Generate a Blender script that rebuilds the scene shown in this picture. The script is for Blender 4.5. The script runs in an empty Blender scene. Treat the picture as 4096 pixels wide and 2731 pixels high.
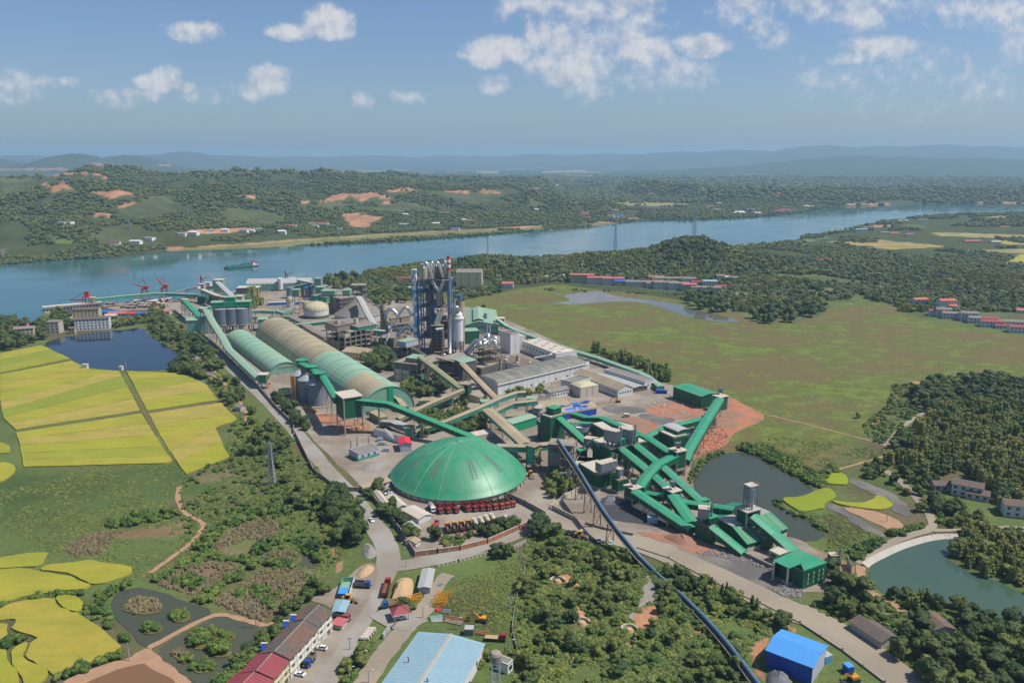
import bpy,math,random
BD=bpy.data
enum=enumerate
from math import cos,sin,pi
import numpy as np
ary=np.array
from mathutils import Vector as V3,geometry
# camera, sky, sun, exposure
H=180.0
F=3186.0                       # focal length in photo pixels (4096 wide)
PIT=math.atan((1365.5-640)/F)
S,C=sin(PIT),cos(PIT)
sc=bpy.context.scene
col=sc.collection
cam=BD.cameras.new('camera')
cam.sensor_width=36.0
cam.lens=28.0
cam.clip_start=1.0
cam.clip_end=120000.0
camo=BD.objects.new('camera',cam)
camo.location=(0,0,H)
camo.rotation_euler=(pi/2-PIT,0,0)
col.objects.link(camo)
sc.camera=camo
SUN_EL,SUN_AZ=math.radians(57),math.radians(-4)      # azimuth from +X towards +Y
sun=BD.lights.new('sun','SUN')
sun.energy=4.9
sun.angle=math.radians(.55)
sun.color=(1.,.94,.84)
suno=BD.objects.new('sun',sun)
sd=V3((cos(SUN_EL)*cos(SUN_AZ),cos(SUN_EL)*sin(SUN_AZ),sin(SUN_EL)))
suno.rotation_euler=sd.to_track_quat('Z','Y').to_euler()
suno.location=(500,0,900)
col.objects.link(suno)
sc.view_settings.view_transform='Standard'
sc.view_settings.look='None'
sc.view_settings.exposure=.18
sc.view_settings.gamma=1.0
sc.view_settings.use_curve_mapping=False
sc.cycles.use_denoising=True
sc.cycles.max_bounces=6
sc.cycles.volume_bounces=0
sc.cycles.transparent_max_bounces=6
def xy(*a):return list(zip(a[::2],a[1::2]))
class NT:
 """small helper for node trees"""
 def __init__(s,tree):
  s.t=tree
 def n(s,kind,**kw):
  nd=s.t.nodes.new(kind)
  for k,v in kw.items():
   setattr(nd,k,v)
  return nd
 def put(s,sock,v):
  if hasattr(v,'links') or hasattr(v,'is_linked'):
   s.t.links.new(v,sock)
  else:
   if sock.type=='VECTOR' and isinstance(v,tuple):v=v[:3]
   sock.default_value=v
 def m(s,op,a,b=None,c=None,clamp=False):
  nd=s.n('ShaderNodeMath',operation=op,use_clamp=clamp)
  s.put(nd.inputs[0],a)
  if b is not None:s.put(nd.inputs[1],b)
  if c is not None:s.put(nd.inputs[2],c)
  return nd.outputs[0]
 def mix(s,f,a,b,mode='MIX'):
  nd=s.n('ShaderNodeMix',data_type='RGBA',blend_type=mode)
  s.put(nd.inputs[0],f)
  s.put(nd.inputs[6],a if not isinstance(a,tuple) else (*a[:3],1))
  s.put(nd.inputs[7],b if not isinstance(b,tuple) else (*b[:3],1))
  return nd.outputs[2]
 def noise(s,vec,scale,detail=4,rough=.55,out=0):
  nd=s.n('ShaderNodeTexNoise')
  if vec is not None:s.put(nd.inputs['Vector'],vec)
  nd.inputs['Scale'].default_value=scale
  nd.inputs['Detail'].default_value=detail
  nd.inputs['Roughness'].default_value=rough
  return nd.outputs[out]
 def ramp(s,f,stops):
  nd=s.n('ShaderNodeValToRGB')
  cr=nd.color_ramp
  while len(cr.elements)<len(stops):cr.elements.new(.5)
  for e,(p,c) in zip(cr.elements,stops):
   e.position=p
   e.color=(*c[:3],1) if isinstance(c,tuple) else (c,c,c,1)
  s.put(nd.inputs[0],f)
  return nd.outputs[0]
 def smooth(s,v,a,b):
  nd=s.n('ShaderNodeMapRange',interpolation_type='SMOOTHSTEP')
  s.put(nd.inputs[0],v)
  nd.inputs[1].default_value=a;nd.inputs[2].default_value=b
  return nd.outputs[0]
world=BD.worlds.new('World')
sc.world=world
world.use_nodes=True
w=NT(world.node_tree)
world.node_tree.nodes.clear()
sky=w.n('ShaderNodeTexSky')
sky.sky_type='NISHITA'
sky.sun_disc=False
sky.sun_elevation=SUN_EL
sky.sun_rotation=pi/2-SUN_AZ
sky.altitude=200
sky.air_density=1.0
sky.dust_density=1.2
sky.ozone_density=2.0
tc=w.n('ShaderNodeTexCoord')
sep=w.n('ShaderNodeSeparateXYZ')
w.put(sep.inputs[0],tc.outputs['Generated'])
dx,dy,dz=sep.outputs
den=w.m('MAXIMUM',w.m('ADD',w.m('ABSOLUTE',dy),.0),.08)
U=w.m('DIVIDE',dx,den)
Wv=w.m('DIVIDE',dz,den)
comb=w.n('ShaderNodeCombineXYZ')
w.put(comb.inputs[0],U);w.put(comb.inputs[1],Wv);w.put(comb.inputs[2],w.m('MULTIPLY',w.m('SIGN',dy),3.))
def dirUW(x,y):
 k=4096/2352
 a,b=(x*k-2048)/F,(y*k-1365.5)/F
 f,d=C-b*S,S+b*C
 return a/f,-d/f
warp=w.n('ShaderNodeVectorMath',operation='MULTIPLY_ADD')
nz=w.noise(comb.outputs[0],14,3,.6,out=1)
sub=w.n('ShaderNodeVectorMath',operation='SUBTRACT')
w.put(sub.inputs[0],nz);sub.inputs[1].default_value=(.5,.5,.5)
w.put(warp.inputs[0],sub.outputs[0]);warp.inputs[1].default_value=(.035,.02,0)
w.put(warp.inputs[2],comb.outputs[0])
wp=warp.outputs[0]
sp2=w.n('ShaderNodeSeparateXYZ');w.put(sp2.inputs[0],wp)
WU,WW=sp2.outputs[0],sp2.outputs[1]
CL=[(755,52,62,34,1.15),(680,70,55,20,1.),(443,74,62,24,1.15),(622,180,50,32,1.1),(378,188,36,26,.9),(330,185,22,16,.8),
 (470,218,60,24,.72),(560,205,70,24,.62),(118,190,56,15,.75),(40,205,70,34,.66),
 (280,225,70,22,.55),(835,232,34,22,.6),(945,222,46,18,.6),
 (1150,115,80,30,1.1),(1260,85,60,45,1.1),(1300,140,120,60,.95),(1420,70,110,80,.85),(1370,25,190,45,.75),(1240,10,90,40,.8),
 (1600,108,75,22,1.),(1480,110,90,30,.95),(1130,190,40,22,.75),(1540,170,180,50,.4),
 (1770,75,50,36,.85),(2020,105,90,24,1.),(1960,130,60,18,.8),(1920,180,60,26,.6),(2050,20,300,40,.6),
 (2230,15,160,34,.75),(2340,110,50,50,.75),(1800,10,200,36,.6),(2150,190,260,70,.3),(1350,200,90,30,.5)]
acc=None
for (x,y,rx,ry,st) in CL:
 if x>1200:st*=.88
 u0,w0=dirUW(x,y)
 kk=4096/2352/F
 a=w.m('DIVIDE',w.m('SUBTRACT',WU,u0),rx*kk*1.25)
 b=w.m('DIVIDE',w.m('SUBTRACT',WW,w0),ry*kk*1.3)
 d2=w.m('ADD',w.m('MULTIPLY',a,a),w.m('MULTIPLY',b,b))
 v=w.m('MULTIPLY',w.m('SUBTRACT',1.,d2),st)
 acc=v if acc is None else w.m('MAXIMUM',acc,v)
cellsrc=w.noise(comb.outputs[0],3.2,2,.5)
els=w.m('MULTIPLY',w.m('SUBTRACT',cellsrc,.55),3.)
inview=w.m('MULTIPLY',w.smooth(w.m('ABSOLUTE',U),.74,.66),w.smooth(Wv,.27,.23))
inview=w.m('MULTIPLY',inview,w.m('GREATER_THAN',dy,.0))
base=w.m('MAXIMUM',acc,w.m('SUBTRACT',els,w.m('MULTIPLY',inview,10.)))
def detail(vec):
 a=w.noise(vec,15,7,.58)
 b=w.noise(vec,60,4,.6)
 return w.m('ADD',w.m('MULTIPLY',w.m('SUBTRACT',a,.5),2.3),w.m('MULTIPLY',w.m('SUBTRACT',b,.5),.65))
dens=w.m('ADD',base,detail(comb.outputs[0]))
off=w.n('ShaderNodeVectorMath',operation='ADD')
w.put(off.inputs[0],comb.outputs[0]);off.inputs[1].default_value=(.005,.011,0)
d2=detail(off.outputs[0])
d1=detail(comb.outputs[0])
lit=w.smooth(w.m('SUBTRACT',d1,d2),-.6,.35)
alpha=w.m('MULTIPLY',w.smooth(dens,.08,1.),w.smooth(dz,.005,.07))
alpha=w.m('MULTIPLY',alpha,.93)
ccol=w.mix(lit,(4.4,4.8,5.9),(7.3,7.25,7.4))
skyc=w.mix(1.,sky.outputs[0],(.78,.88,1.06),'MULTIPLY')
out=w.mix(alpha,skyc,ccol)
bg=w.n('ShaderNodeBackground')
w.put(bg.inputs[0],out)
bg.inputs[1].default_value=.09
wo=w.n('ShaderNodeOutputWorld')
w.put(wo.inputs[0],bg.outputs[0])
# photo geometry -> places on the ground
OR=dict(A=(900,950),B=(1400,1300),D=(2000,1300),E=(2100,1650),L=(0,1000),K=(0,1947),M=(900,1947),N=(2000,1947),
 Q=(2920,1947),R=(2920,1300),T=(0,560),U=(1000,560),X=(2000,560),Y=(2920,560))
K=4096/2352
def PX(o,x,y):
 if o=='V':return x*K,y*K
 if o=='P':return x,y
 a=OR[o]
 return a[0]+x/2,a[1]+y/2
def G(o,x,y,z=.0):
 u,v=PX(o,x,y)
 a,b=(u-2048)/F,(v-1365.5)/F
 t=(H-z)/max(S+b*C,1e-4)
 return V3((a*t,(C-b*S)*t,z))
def GP(o,pts,z=.0):
 return [G(o,x,y,z) for x,y in pts]
def at_dist(o,x,y,Y):
 u,v=PX(o,x,y)
 a,b=(u-2048)/F,(v-1365.5)/F
 t=Y/(C-b*S)
 return V3((a*t,Y,H-(S+b*C)*t))
def proj(x,y,z):
 fw=y*C-(z-H)*S
 dw=-(z-H)*C-y*S
 return 2048+F*x/fw,1365.5+F*dw/fw
# materials
MATS={}
def rgb(*c):return (c[0],c[1],c[2],1)
def mat(name,c,rough=.8,metal=.0,var=.12,scale=.25,dust=.0,dustcol=(.36,.30,.21),streak=.0,bump=.0,spec=.35,c2=None,s2=.05):
 m=BD.materials.new(name)
 m.use_nodes=True
 t=NT(m.node_tree)
 bs=m.node_tree.nodes['Principled BSDF']
 tc=t.n('ShaderNodeNewGeometry')
 pos=tc.outputs['Position']
 n1=t.noise(pos,scale,5,.6)
 n2=t.noise(pos,scale*9,3,.6)
 f=t.m('ADD',t.m('MULTIPLY',t.m('SUBTRACT',n1,.5),2*var*1.6),t.m('MULTIPLY',t.m('SUBTRACT',n2,.5),var*1.4))
 base=rgb(*c)
 if c2 is not None:
  base=t.mix(t.smooth(t.noise(pos,s2,4,.6),.42,.6),rgb(*c),rgb(*c2))
 k=t.m('ADD',1.,f)
 hs=t.n('ShaderNodeVectorMath',operation='SCALE')
 t.put(hs.inputs[0],base);t.put(hs.inputs[3],k)
 out=hs.outputs[0]
 if streak:
  mp=t.n('ShaderNodeMapping');t.put(mp.inputs[0],pos);mp.inputs[3].default_value=(1.2,1.2,.07)
  sn=t.noise(mp.outputs[0],1.,3,.6)
  out=t.mix(t.m('MULTIPLY',t.smooth(sn,.5,.75),streak),out,(c[0]*.45+.05,c[1]*.42+.04,c[2]*.4+.03))
 if dust:
  sx=t.n('ShaderNodeSeparateXYZ');t.put(sx.inputs[0],tc.outputs['Normal'])
  up=t.smooth(sx.outputs[2],.2,.9)
  dn=t.smooth(t.noise(pos,.12,4,.65),.3,.62)
  out=t.mix(t.m('MULTIPLY',t.m('MULTIPLY',up,dn),dust),out,dustcol)
 t.put(bs.inputs['Base Color'],out)
 bs.inputs['Roughness'].default_value=rough
 bs.inputs['Metallic'].default_value=metal
 bs.inputs['Specular IOR Level'].default_value=spec
 if bump:
  bp=t.n('ShaderNodeBump');bp.inputs['Strength'].default_value=bump;bp.inputs['Distance'].default_value=.5
  t.put(bp.inputs['Height'],n2);t.put(bs.inputs['Normal'],bp.outputs[0])
 MATS[name]=m
 return m
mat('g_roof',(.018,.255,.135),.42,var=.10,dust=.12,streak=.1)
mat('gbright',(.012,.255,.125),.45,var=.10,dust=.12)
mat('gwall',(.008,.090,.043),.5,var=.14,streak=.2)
mat('pg_roof',(.19,.36,.26),.55,var=.14,dust=.4)
mat('pg_wall',(.17,.345,.255),.55,var=.14,streak=.35)
mat('roof_stripe',(.12,.20,.165),.5)
mat('teal',(.045,.26,.185),.5,var=.15,streak=.3)
mat('dome_green',(.016,.235,.118),.45,var=.10,scale=.05,dust=.14,spec=.5)
mat('skylight',(.11,.17,.12),.2,var=.15,spec=.8)
mat('beige',(.35,.28,.185),.8,var=.14,scale=.12,c2=(.29,.235,.155),s2=.06)
mat('beige_vault',(.37,.31,.20),.75,var=.10,scale=.05,c2=(.30,.255,.165),s2=.02)
mat('green_vault',(.225,.385,.275),.6,var=.08,scale=.06,c2=(.27,.39,.27),s2=.025)
mat('vault_rib',(.12,.17,.11),.8)
mat('olroof',(.20,.22,.115),.75,var=.12,dust=.35)
mat('olwall',(.16,.19,.10),.7,var=.15,streak=.2)
mat('cream',(.46,.42,.28),.8,var=.08,streak=.3)
mat('conc',(.40,.37,.32),.9,var=.14,scale=.2,streak=.3)
mat('pale_con',(.47,.42,.35),.9,var=.10,scale=.3)
mat('dark_con',(.235,.21,.18),.9,var=.25,scale=.3,streak=.4,dust=.4)
mat('white',(.58,.58,.58),.75,var=.06,streak=.3)
mat('wclean',(.68,.68,.66),.6,var=.05)
mat('grey_roof',(.15,.155,.14),.7,var=.14,scale=.12,dust=.3)
mat('gsheet',(.36,.375,.375),.6,var=.1,dust=.2)
mat('grey_slab',(.20,.18,.155),.9,var=.15,scale=.3)
mat('tile',(.115,.095,.085),.85,var=.22,scale=.5,c2=(.15,.092,.068),s2=.12)
mat('maroon',(.25,.055,.065),.6,var=.1)
mat('pink',(.45,.12,.13),.6,var=.1)
mat('red_roof',(.55,.035,.055),.5,var=.06)
mat('orange_roof',(.50,.12,.06),.6,var=.1)
mat('brown_roof',(.16,.12,.09),.85,var=.2)
mat('steel',(.42,.44,.45),.38,metal=.75,var=.10,scale=.4)
mat('ductm',(.66,.66,.64),.32,metal=.85,var=.12,scale=.3)
mat('galv',(.20,.235,.27),.5,metal=.35,var=.12,scale=.3)
mat('galv_pale',(.34,.365,.39),.5,metal=.3,var=.12,scale=.3)
mat('dsteel',(.10,.094,.088),.7,var=.3,dust=.3)
mat('bsteel',(.20,.15,.115),.85,var=.35,scale=.5,dust=.4)
mat('rust',(.20,.085,.04),.85,var=.3)
mat('blue_steel',(.03,.19,.48),.5,var=.15)
mat('blue_roof_bright',(.07,.27,.62),.45,var=.05)
mat('bwall',(.012,.065,.36),.5,var=.1)
mat('bpatch',(.03,.12,.42),.5,var=.1)
mat('skyroof',(.23,.37,.44),.5,var=.08,scale=.15,dust=.1)
mat('pipe_blue',(.07,.145,.22),.5,var=.1,dust=.15)
mat('blue_pale',(.10,.30,.50),.5)
mat('lilac',(.36,.39,.47),.7,var=.06)
mat('red_paint',(.27,.022,.024),.4,var=.08,spec=.5)
mat('red_orange',(.38,.055,.03),.4,var=.08,spec=.5)
mat('crane_red',(.42,.05,.03),.5,var=.1)
mat('yellow',(.55,.25,.02),.5,var=.12)
mat('blue_paint',(.02,.07,.26),.4,var=.1)
mat('wpaint',(.70,.70,.70),.3,var=.03,spec=.6)
mat('silver_paint',(.42,.45,.46),.3,var=.03)
mat('black_paint',(.02,.022,.025),.3,var=.1,spec=.6)
mat('brown_bed',(.14,.085,.05),.8,var=.2)
mat('grey_bed',(.16,.16,.16),.7,var=.15)
mat('rubber',(.02,.02,.02),.85)
mat('glass_dark',(.02,.03,.035),.12,var=.1,spec=.8)
mat('window_glass',(.05,.065,.07),.2,var=.2,spec=.7)
mat('sand',(.42,.29,.16),.95,var=.12,scale=.3,bump=.3)
mat('gravel',(.17,.17,.18),.95,var=.2,scale=.3,bump=.5)
mat('rubble',(.26,.24,.22),.95,var=.3,scale=.6,bump=.6)
mat('red_soil',(.36,.15,.085),.95,var=.22,scale=.09,bump=.6,c2=(.25,.145,.10),s2=.05)
mat('wpole',(.35,.33,.30),.9)
mat('trunk',(.10,.08,.06),.95)
mat('yard',(.27,.232,.19),.95,var=.22,scale=.035,c2=(.20,.16,.125),s2=.03)
mat('yard_dark',(.115,.11,.105),.95,var=.18,scale=.06,c2=(.17,.15,.13),s2=.03)
mat('road',(.275,.258,.232),.9,var=.10,scale=.08,c2=(.235,.205,.165),s2=.03)
mat('dirt_road',(.29,.245,.185),.95,var=.13,scale=.06,c2=(.24,.20,.155),s2=.03)
mat('track_soil',(.33,.20,.12),.95,var=.2,scale=.2)
mat('net_blue',(.03,.10,.30),.8)
mat('coal',(.05,.052,.06),.95,var=.2,bump=.4)
mat('tarp_green',(.015,.12,.09),.8,var=.2)
mat('barge_hull',(.03,.05,.055),.7)
def water_mat(name,c,rough=.08,bump=.12,scale=.35):
 m=BD.materials.new(name);m.use_nodes=True
 t=NT(m.node_tree);bs=m.node_tree.nodes['Principled BSDF']
 g=t.n('ShaderNodeNewGeometry')
 n0=t.noise(g.outputs['Position'],.004,4,.6)
 base=t.mix(t.smooth(n0,.35,.65),rgb(*c),(c[0]*1.35+.004,c[1]*1.22,c[2]*1.15))
 t.put(bs.inputs['Base Color'],base)
 n1=t.noise(g.outputs['Position'],scale,3,.55)
 bp=t.n('ShaderNodeBump');bp.inputs['Strength'].default_value=bump;bp.inputs['Distance'].default_value=.25
 t.put(bp.inputs['Height'],n1);t.put(bs.inputs['Normal'],bp.outputs[0])
 bs.inputs['IOR'].default_value=1.33
 n2=t.noise(g.outputs['Position'],.012,4,.6)
 r=t.m('ADD',rough,t.m('MULTIPLY',t.smooth(n2,.45,.62),rough*1.2))
 t.put(bs.inputs['Roughness'],r)
 MATS[name]=m
water_mat('river_water',(.024,.098,.112),.06,.035,.3)
water_mat('pond_blue',(.007,.024,.045),.035,.03,.4)
water_mat('pond_grey',(.046,.058,.038),.05,.03,.4)
water_mat('pond_jade',(.045,.085,.060),.07,.04,.4)
water_mat('pond_mud',(.060,.070,.045),.06,.03,.4)
water_mat('pond_brown',(.14,.085,.045),.10,.03,.4)
water_mat('pond_pale',(.11,.11,.09),.06,.03,.4)
def attr_mat(name,attr='cover',var=.8,s1=.02,s2=.35,bump=.5,green=None):
 """ground cover colour comes from the mesh, grain and tufts from noise"""
 m=BD.materials.new(name);m.use_nodes=True
 t=NT(m.node_tree);bs=m.node_tree.nodes['Principled BSDF']
 a=t.n('ShaderNodeAttribute',attribute_name=attr)
 g=t.n('ShaderNodeNewGeometry');pos=g.outputs['Position']
 n1=t.noise(pos,s1,5,.62);n2=t.noise(pos,s2,4,.65)
 k=t.m('ADD',1.,t.m('ADD',t.m('MULTIPLY',t.m('SUBTRACT',n1,.5),var*1.5),t.m('MULTIPLY',t.m('SUBTRACT',t.m('ADD',n2,t.noise(pos,s2*4,3,.7)),1),var*1.2)))
 hs=t.n('ShaderNodeVectorMath',operation='SCALE')
 t.put(hs.inputs[0],a.outputs['Color']);t.put(hs.inputs[3],k)
 out=hs.outputs[0]
 if green:
  mp=t.n('ShaderNodeMapping');t.put(mp.inputs[0],pos);mp.inputs[2].default_value=(0,0,-.18);mp.inputs[3].default_value=(.25,1,1)
  out=t.mix(t.m('MULTIPLY',t.smooth(t.noise(mp.outputs[0],.07,5,.7),.42,.68),.6),out,green)
 t.put(bs.inputs['Base Color'],out)
 bs.inputs['Roughness'].default_value=.95
 bs.inputs['Specular IOR Level'].default_value=.15
 if bump:
  bp=t.n('ShaderNodeBump');bp.inputs['Strength'].default_value=bump;bp.inputs['Distance'].default_value=.6
  t.put(bp.inputs['Height'],n2);t.put(bs.inputs['Normal'],bp.outputs[0])
 MATS[name]=m
attr_mat('terrain')
attr_mat('rice',var=.3,s1=.05,s2=.6,bump=.3,green=(.185,.205,.03))
def meadow_mat():
 m=BD.materials.new('meadow');m.use_nodes=True
 t=NT(m.node_tree);bs=m.node_tree.nodes['Principled BSDF']
 g=t.n('ShaderNodeNewGeometry');pos=g.outputs['Position']
 mp=t.n('ShaderNodeMapping');t.put(mp.inputs[0],pos)
 mp.inputs[2].default_value=(0,0,.3);mp.inputs[3].default_value=(.8,1.,1)
 n1=t.noise(mp.outputs[0],.012,5,.65);n2=t.noise(mp.outputs[0],.07,6,.74);n3=t.noise(pos,.35,4,.75)
 base=t.mix(t.smooth(n1,.40,.60),(.130,.106,.044),(.100,.118,.030))
 f=t.smooth(t.m('ADD',n2,t.m('MULTIPLY',t.m('SUBTRACT',n1,.5),.5)),.50,.62)
 base=t.mix(t.m('MULTIPLY',f,.65),base,(.15,.195,.04))
 f2=t.smooth(t.noise(mp.outputs[0],.028,4,.6),.60,.72)
 base=t.mix(t.m('MULTIPLY',f2,.6),base,(.125,.088,.055))
 k=t.m('ADD',.45,t.m('MULTIPLY',n3,1.1))
 hs=t.n('ShaderNodeVectorMath',operation='SCALE');t.put(hs.inputs[0],base);t.put(hs.inputs[3],k)
 t.put(bs.inputs['Base Color'],hs.outputs[0]);bs.inputs['Roughness'].default_value=.95;bs.inputs['Specular IOR Level'].default_value=.15
 bp=t.n('ShaderNodeBump');bp.inputs['Strength'].default_value=.6;bp.inputs['Distance'].default_value=.7
 t.put(bp.inputs['Height'],n3);t.put(bs.inputs['Normal'],bp.outputs[0])
 MATS['meadow']=m
meadow_mat()
def leaf_mat(name,ca,cb,cc=None):
 m=BD.materials.new(name);m.use_nodes=True
 t=NT(m.node_tree);bs=m.node_tree.nodes['Principled BSDF']
 oi=t.n('ShaderNodeObjectInfo');g=t.n('ShaderNodeNewGeometry');pos=g.outputs['Position']
 f=t.m('ADD',oi.outputs['Random'],t.m('MULTIPLY',t.m('SUBTRACT',t.noise(pos,.012,3,.6),.5),1.6))
 base=t.ramp(f,[(.05,ca),(.5,tuple((a+b)/2 for a,b in zip(ca,cb))),(.95,cb)])
 n=t.noise(pos,.55,3,.7)
 k=t.m('ADD',.55,t.m('MULTIPLY',n,.9))
 hs=t.n('ShaderNodeVectorMath',operation='SCALE');t.put(hs.inputs[0],base);t.put(hs.inputs[3],k)
 t.put(bs.inputs['Base Color'],hs.outputs[0]);bs.inputs['Roughness'].default_value=.75;bs.inputs['Specular IOR Level'].default_value=.25
 MATS[name]=m
leaf_mat('leaf_dark',(.037,.064,.020),(.092,.118,.031))
leaf_mat('leaf_mid',(.080,.112,.026),(.170,.180,.044))
leaf_mat('leaf_bamboo',(.115,.150,.036),(.23,.225,.065))
leaf_mat('leaf_bush',(.052,.105,.024),(.135,.185,.038))
leaf_mat('leaf_far',(.055,.082,.030),(.120,.135,.046))
leaf_mat('reed',(.20,.165,.085),(.30,.25,.14))
leaf_mat('leaf_grass',(.082,.125,.034),(.155,.185,.046))
# mesh helpers
def Zv(z):return V3((0,0,z))
class MB:
 def __init__(s):s.v=[];s.f=[]
 def quad(s,a,b,c,d):
  i=len(s.v);s.v+=[tuple(a),tuple(b),tuple(c),tuple(d)];s.f.append((i,i+1,i+2,i+3));return s
 def poly(s,pts):
  i=len(s.v);s.v+=[tuple(p) for p in pts];s.f.append(tuple(range(i,i+len(pts))));return s
 def hexa(s,b,t):
  i=len(s.v);s.v+=[tuple(p) for p in b]+[tuple(p) for p in t]
  for q in ((3,2,1,0),(4,5,6,7),(0,1,5,4),(1,2,6,5),(2,3,7,6),(3,0,4,7)):s.f.append(tuple(i+k for k in q))
  return s
 def box(s,x0,y0,z0,x1,y1,z1):
  return s.hexa([(x0,y0,z0),(x1,y0,z0),(x1,y1,z0),(x0,y1,z0)],[(x0,y0,z1),(x1,y0,z1),(x1,y1,z1),(x0,y1,z1)])
 def prism(s,poly,z0,z1):
  n=len(poly);i=len(s.v)
  s.v+=[(p[0],p[1],z0) for p in poly]+[(p[0],p[1],z1) for p in poly]
  s.f.append(tuple(i+n+k for k in range(n)))
  s.f.append(tuple(i+n-1-k for k in range(n)))
  for k in range(n):s.f.append((i+k,i+(k+1) % n,i+n+(k+1) % n,i+n+k))
  return s
 def beam(s,p0,p1,w,h=None):
  h=h or w
  p0,p1=V3(p0),V3(p1);d=p1-p0
  if d.length<1e-4:return s
  d.normalize()
  up=Zv(1) if abs(d.z)<.95 else V3((1,0,0))
  sx=d.cross(up).normalized()*w/2;sy=sx.cross(d).normalized()*h/2
  return s.hexa([p0-sx-sy,p0+sx-sy,p0+sx+sy,p0-sx+sy],[p1-sx-sy,p1+sx-sy,p1+sx+sy,p1-sx+sy])
 def tube(s,pts,r,n=10,cap=True):
  pts=[V3(p) for p in pts];i0=len(s.v);m=len(pts)
  rr=r if isinstance(r,(list,tuple)) else [r]*m
  for k,p in enum(pts):
   d=(pts[min(k+1,m-1)]-pts[max(k-1,0)]).normalized()
   up=Zv(1) if abs(d.z)<.9 else V3((0,1,0))
   a=d.cross(up).normalized();b=a.cross(d).normalized()
   for j in range(n):
    t=2*pi*j/n
    s.v.append(tuple(p+(a*cos(t)+b*sin(t))*rr[k]))
  for k in range(m-1):
   for j in range(n):
    s.f.append((i0+k*n+j,i0+k*n+(j+1) % n,i0+(k+1)*n+(j+1) % n,i0+(k+1)*n+j))
  if cap:
   s.f.append(tuple(i0+j for j in range(n)));s.f.append(tuple(i0+(m-1)*n+j for j in range(n)))
  return s
 def lathe(s,c,prof,n=28,a0=0,a1=2*pi):
  i0=len(s.v);full=abs(a1-a0-2*pi)<1e-6;cols=n if full else n+1
  for (r,z) in prof:
   for j in range(cols):
    t=a0+(a1-a0)*j/n
    s.v.append((c[0]+r*cos(t),c[1]+r*sin(t),z))
  for k in range(len(prof)-1):
   for j in range(n):
    j2=(j+1) % cols
    s.f.append((i0+k*cols+j,i0+k*cols+j2,i0+(k+1)*cols+j2,i0+(k+1)*cols+j))
  return s
 def mk(s,name,m,parent=None,smooth=False,label=None):
  org=V3(parent.matrix_basis.translation) if parent is not None and parent.parent is None else (Zv(0) if parent is None else V3(parent['_w']))
  me=BD.meshes.new(name)
  if parent is None:
   a=ary(s.v);org=V3((float((a[:,0].min()+a[:,0].max())/2),float((a[:,1].min()+a[:,1].max())/2),float(a[:,2].min())))
  me.from_pydata([(x-org.x,y-org.y,z-org.z) for x,y,z in s.v],[],s.f)
  me.materials.append(MATS[m] if isinstance(m,str) else m)
  if smooth:
   me.shade_smooth()
  o=BD.objects.new(name,me);col.objects.link(o)
  if parent is not None:o.parent=parent
  else:o.location=org
  o['_w']=list(org)
  if label:o['label']=label
  return o
def tag(o,label=None,cat=None,group=None,kind=None):
 if label:o['label']=label
 if cat:o['category']=cat
 if group:o['group']=group
 if kind:o['kind']=kind
 return o
def empty(name,loc,label,cat,group=None):
 o=BD.objects.new(name,None);col.objects.link(o)
 o.location=loc;o.empty_display_size=1
 return tag(o,label,cat,group)
def copy_tree(o,loc,rz,label,group=None):
 c=o.copy();col.objects.link(c);c.location=loc;c.rotation_euler=(0,0,rz)
 if label:c['label']=label
 if group:c['group']=group
 for ch in list(o.children):
  d=ch.copy();col.objects.link(d);d.parent=c
  for g in list(ch.children):
   e=g.copy();col.objects.link(e);e.parent=d
 return c
def spoly(pts,it=1,closed=True):
 pts=[V3((p[0],p[1])) for p in pts]
 for _ in range(it):
  q=[];n=len(pts)
  for i in range(n if closed else n-1):
   a,b=pts[i],pts[(i+1) % n]
   q+=[a*.75+b*.25,a*.25+b*.75]
  if not closed:q=[pts[0]]+q+[pts[-1]]
  pts=q
 return pts
def jag_poly(pts,step,amp,seed=1):
 rnd=random.Random(seed);out=[]
 n=len(pts)
 for i in range(n):
  a,b=V3(pts[i][:2]),V3(pts[(i+1) % n][:2]);L=(b-a).length
  k=max(1,min(int(L/step),60));nn=V3((-(b-a).y,(b-a).x)).normalized() if L>1e-6 else V3((0,0))
  for j in range(k):
   out.append(a.lerp(b,j/k)+nn*rnd.uniform(-amp,amp))
 return out
def sheet(name,pts,z,m,label=None,it=1,step=8,amp=.6,depth=.0,colattr=None,seed=1,parent=None,kind='structure'):
 p=spoly(pts,it) if it else [V3(q[:2]) for q in pts]
 if amp:p=jag_poly(p,step,amp,seed)
 p3=[V3((q.x,q.y,0)) for q in p]
 tris=geometry.tessellate_polygon([p3])
 b=MB();b.v=[(q.x,q.y,z) for q in p];b.f=[tuple(t) for t in tris]
 if depth:
  n=len(p);b.v+=[(q.x,q.y,z-depth) for q in p]
  for k in range(n):b.f.append((k,(k+1) % n,n+(k+1) % n,n+k))
 o=b.mk(name,m,parent)
 if colattr is not None:
  ca=o.data.color_attributes.new('cover','FLOAT_COLOR','POINT')
  arr=np.tile(ary([*colattr,1.0],dtype=np.float32),(len(o.data.vertices),1));ca.data.foreach_set('color',arr.ravel())
 if kind:o['kind']=kind
 if label:o['label']=label
 return o
def ribbon(pts,wd,it=2):
 p=spoly(pts,it,False);L,R_=[],[]
 for i,q in enum(p):
  d=(p[min(i+1,len(p)-1)]-p[max(i-1,0)]).normalized();n=V3((-d.y,d.x))
  w_=wd if not callable(wd) else wd(i/(len(p)-1))
  L.append(q+n*w_/2);R_.append(q-n*w_/2)
 return L+R_[::-1]
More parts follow.
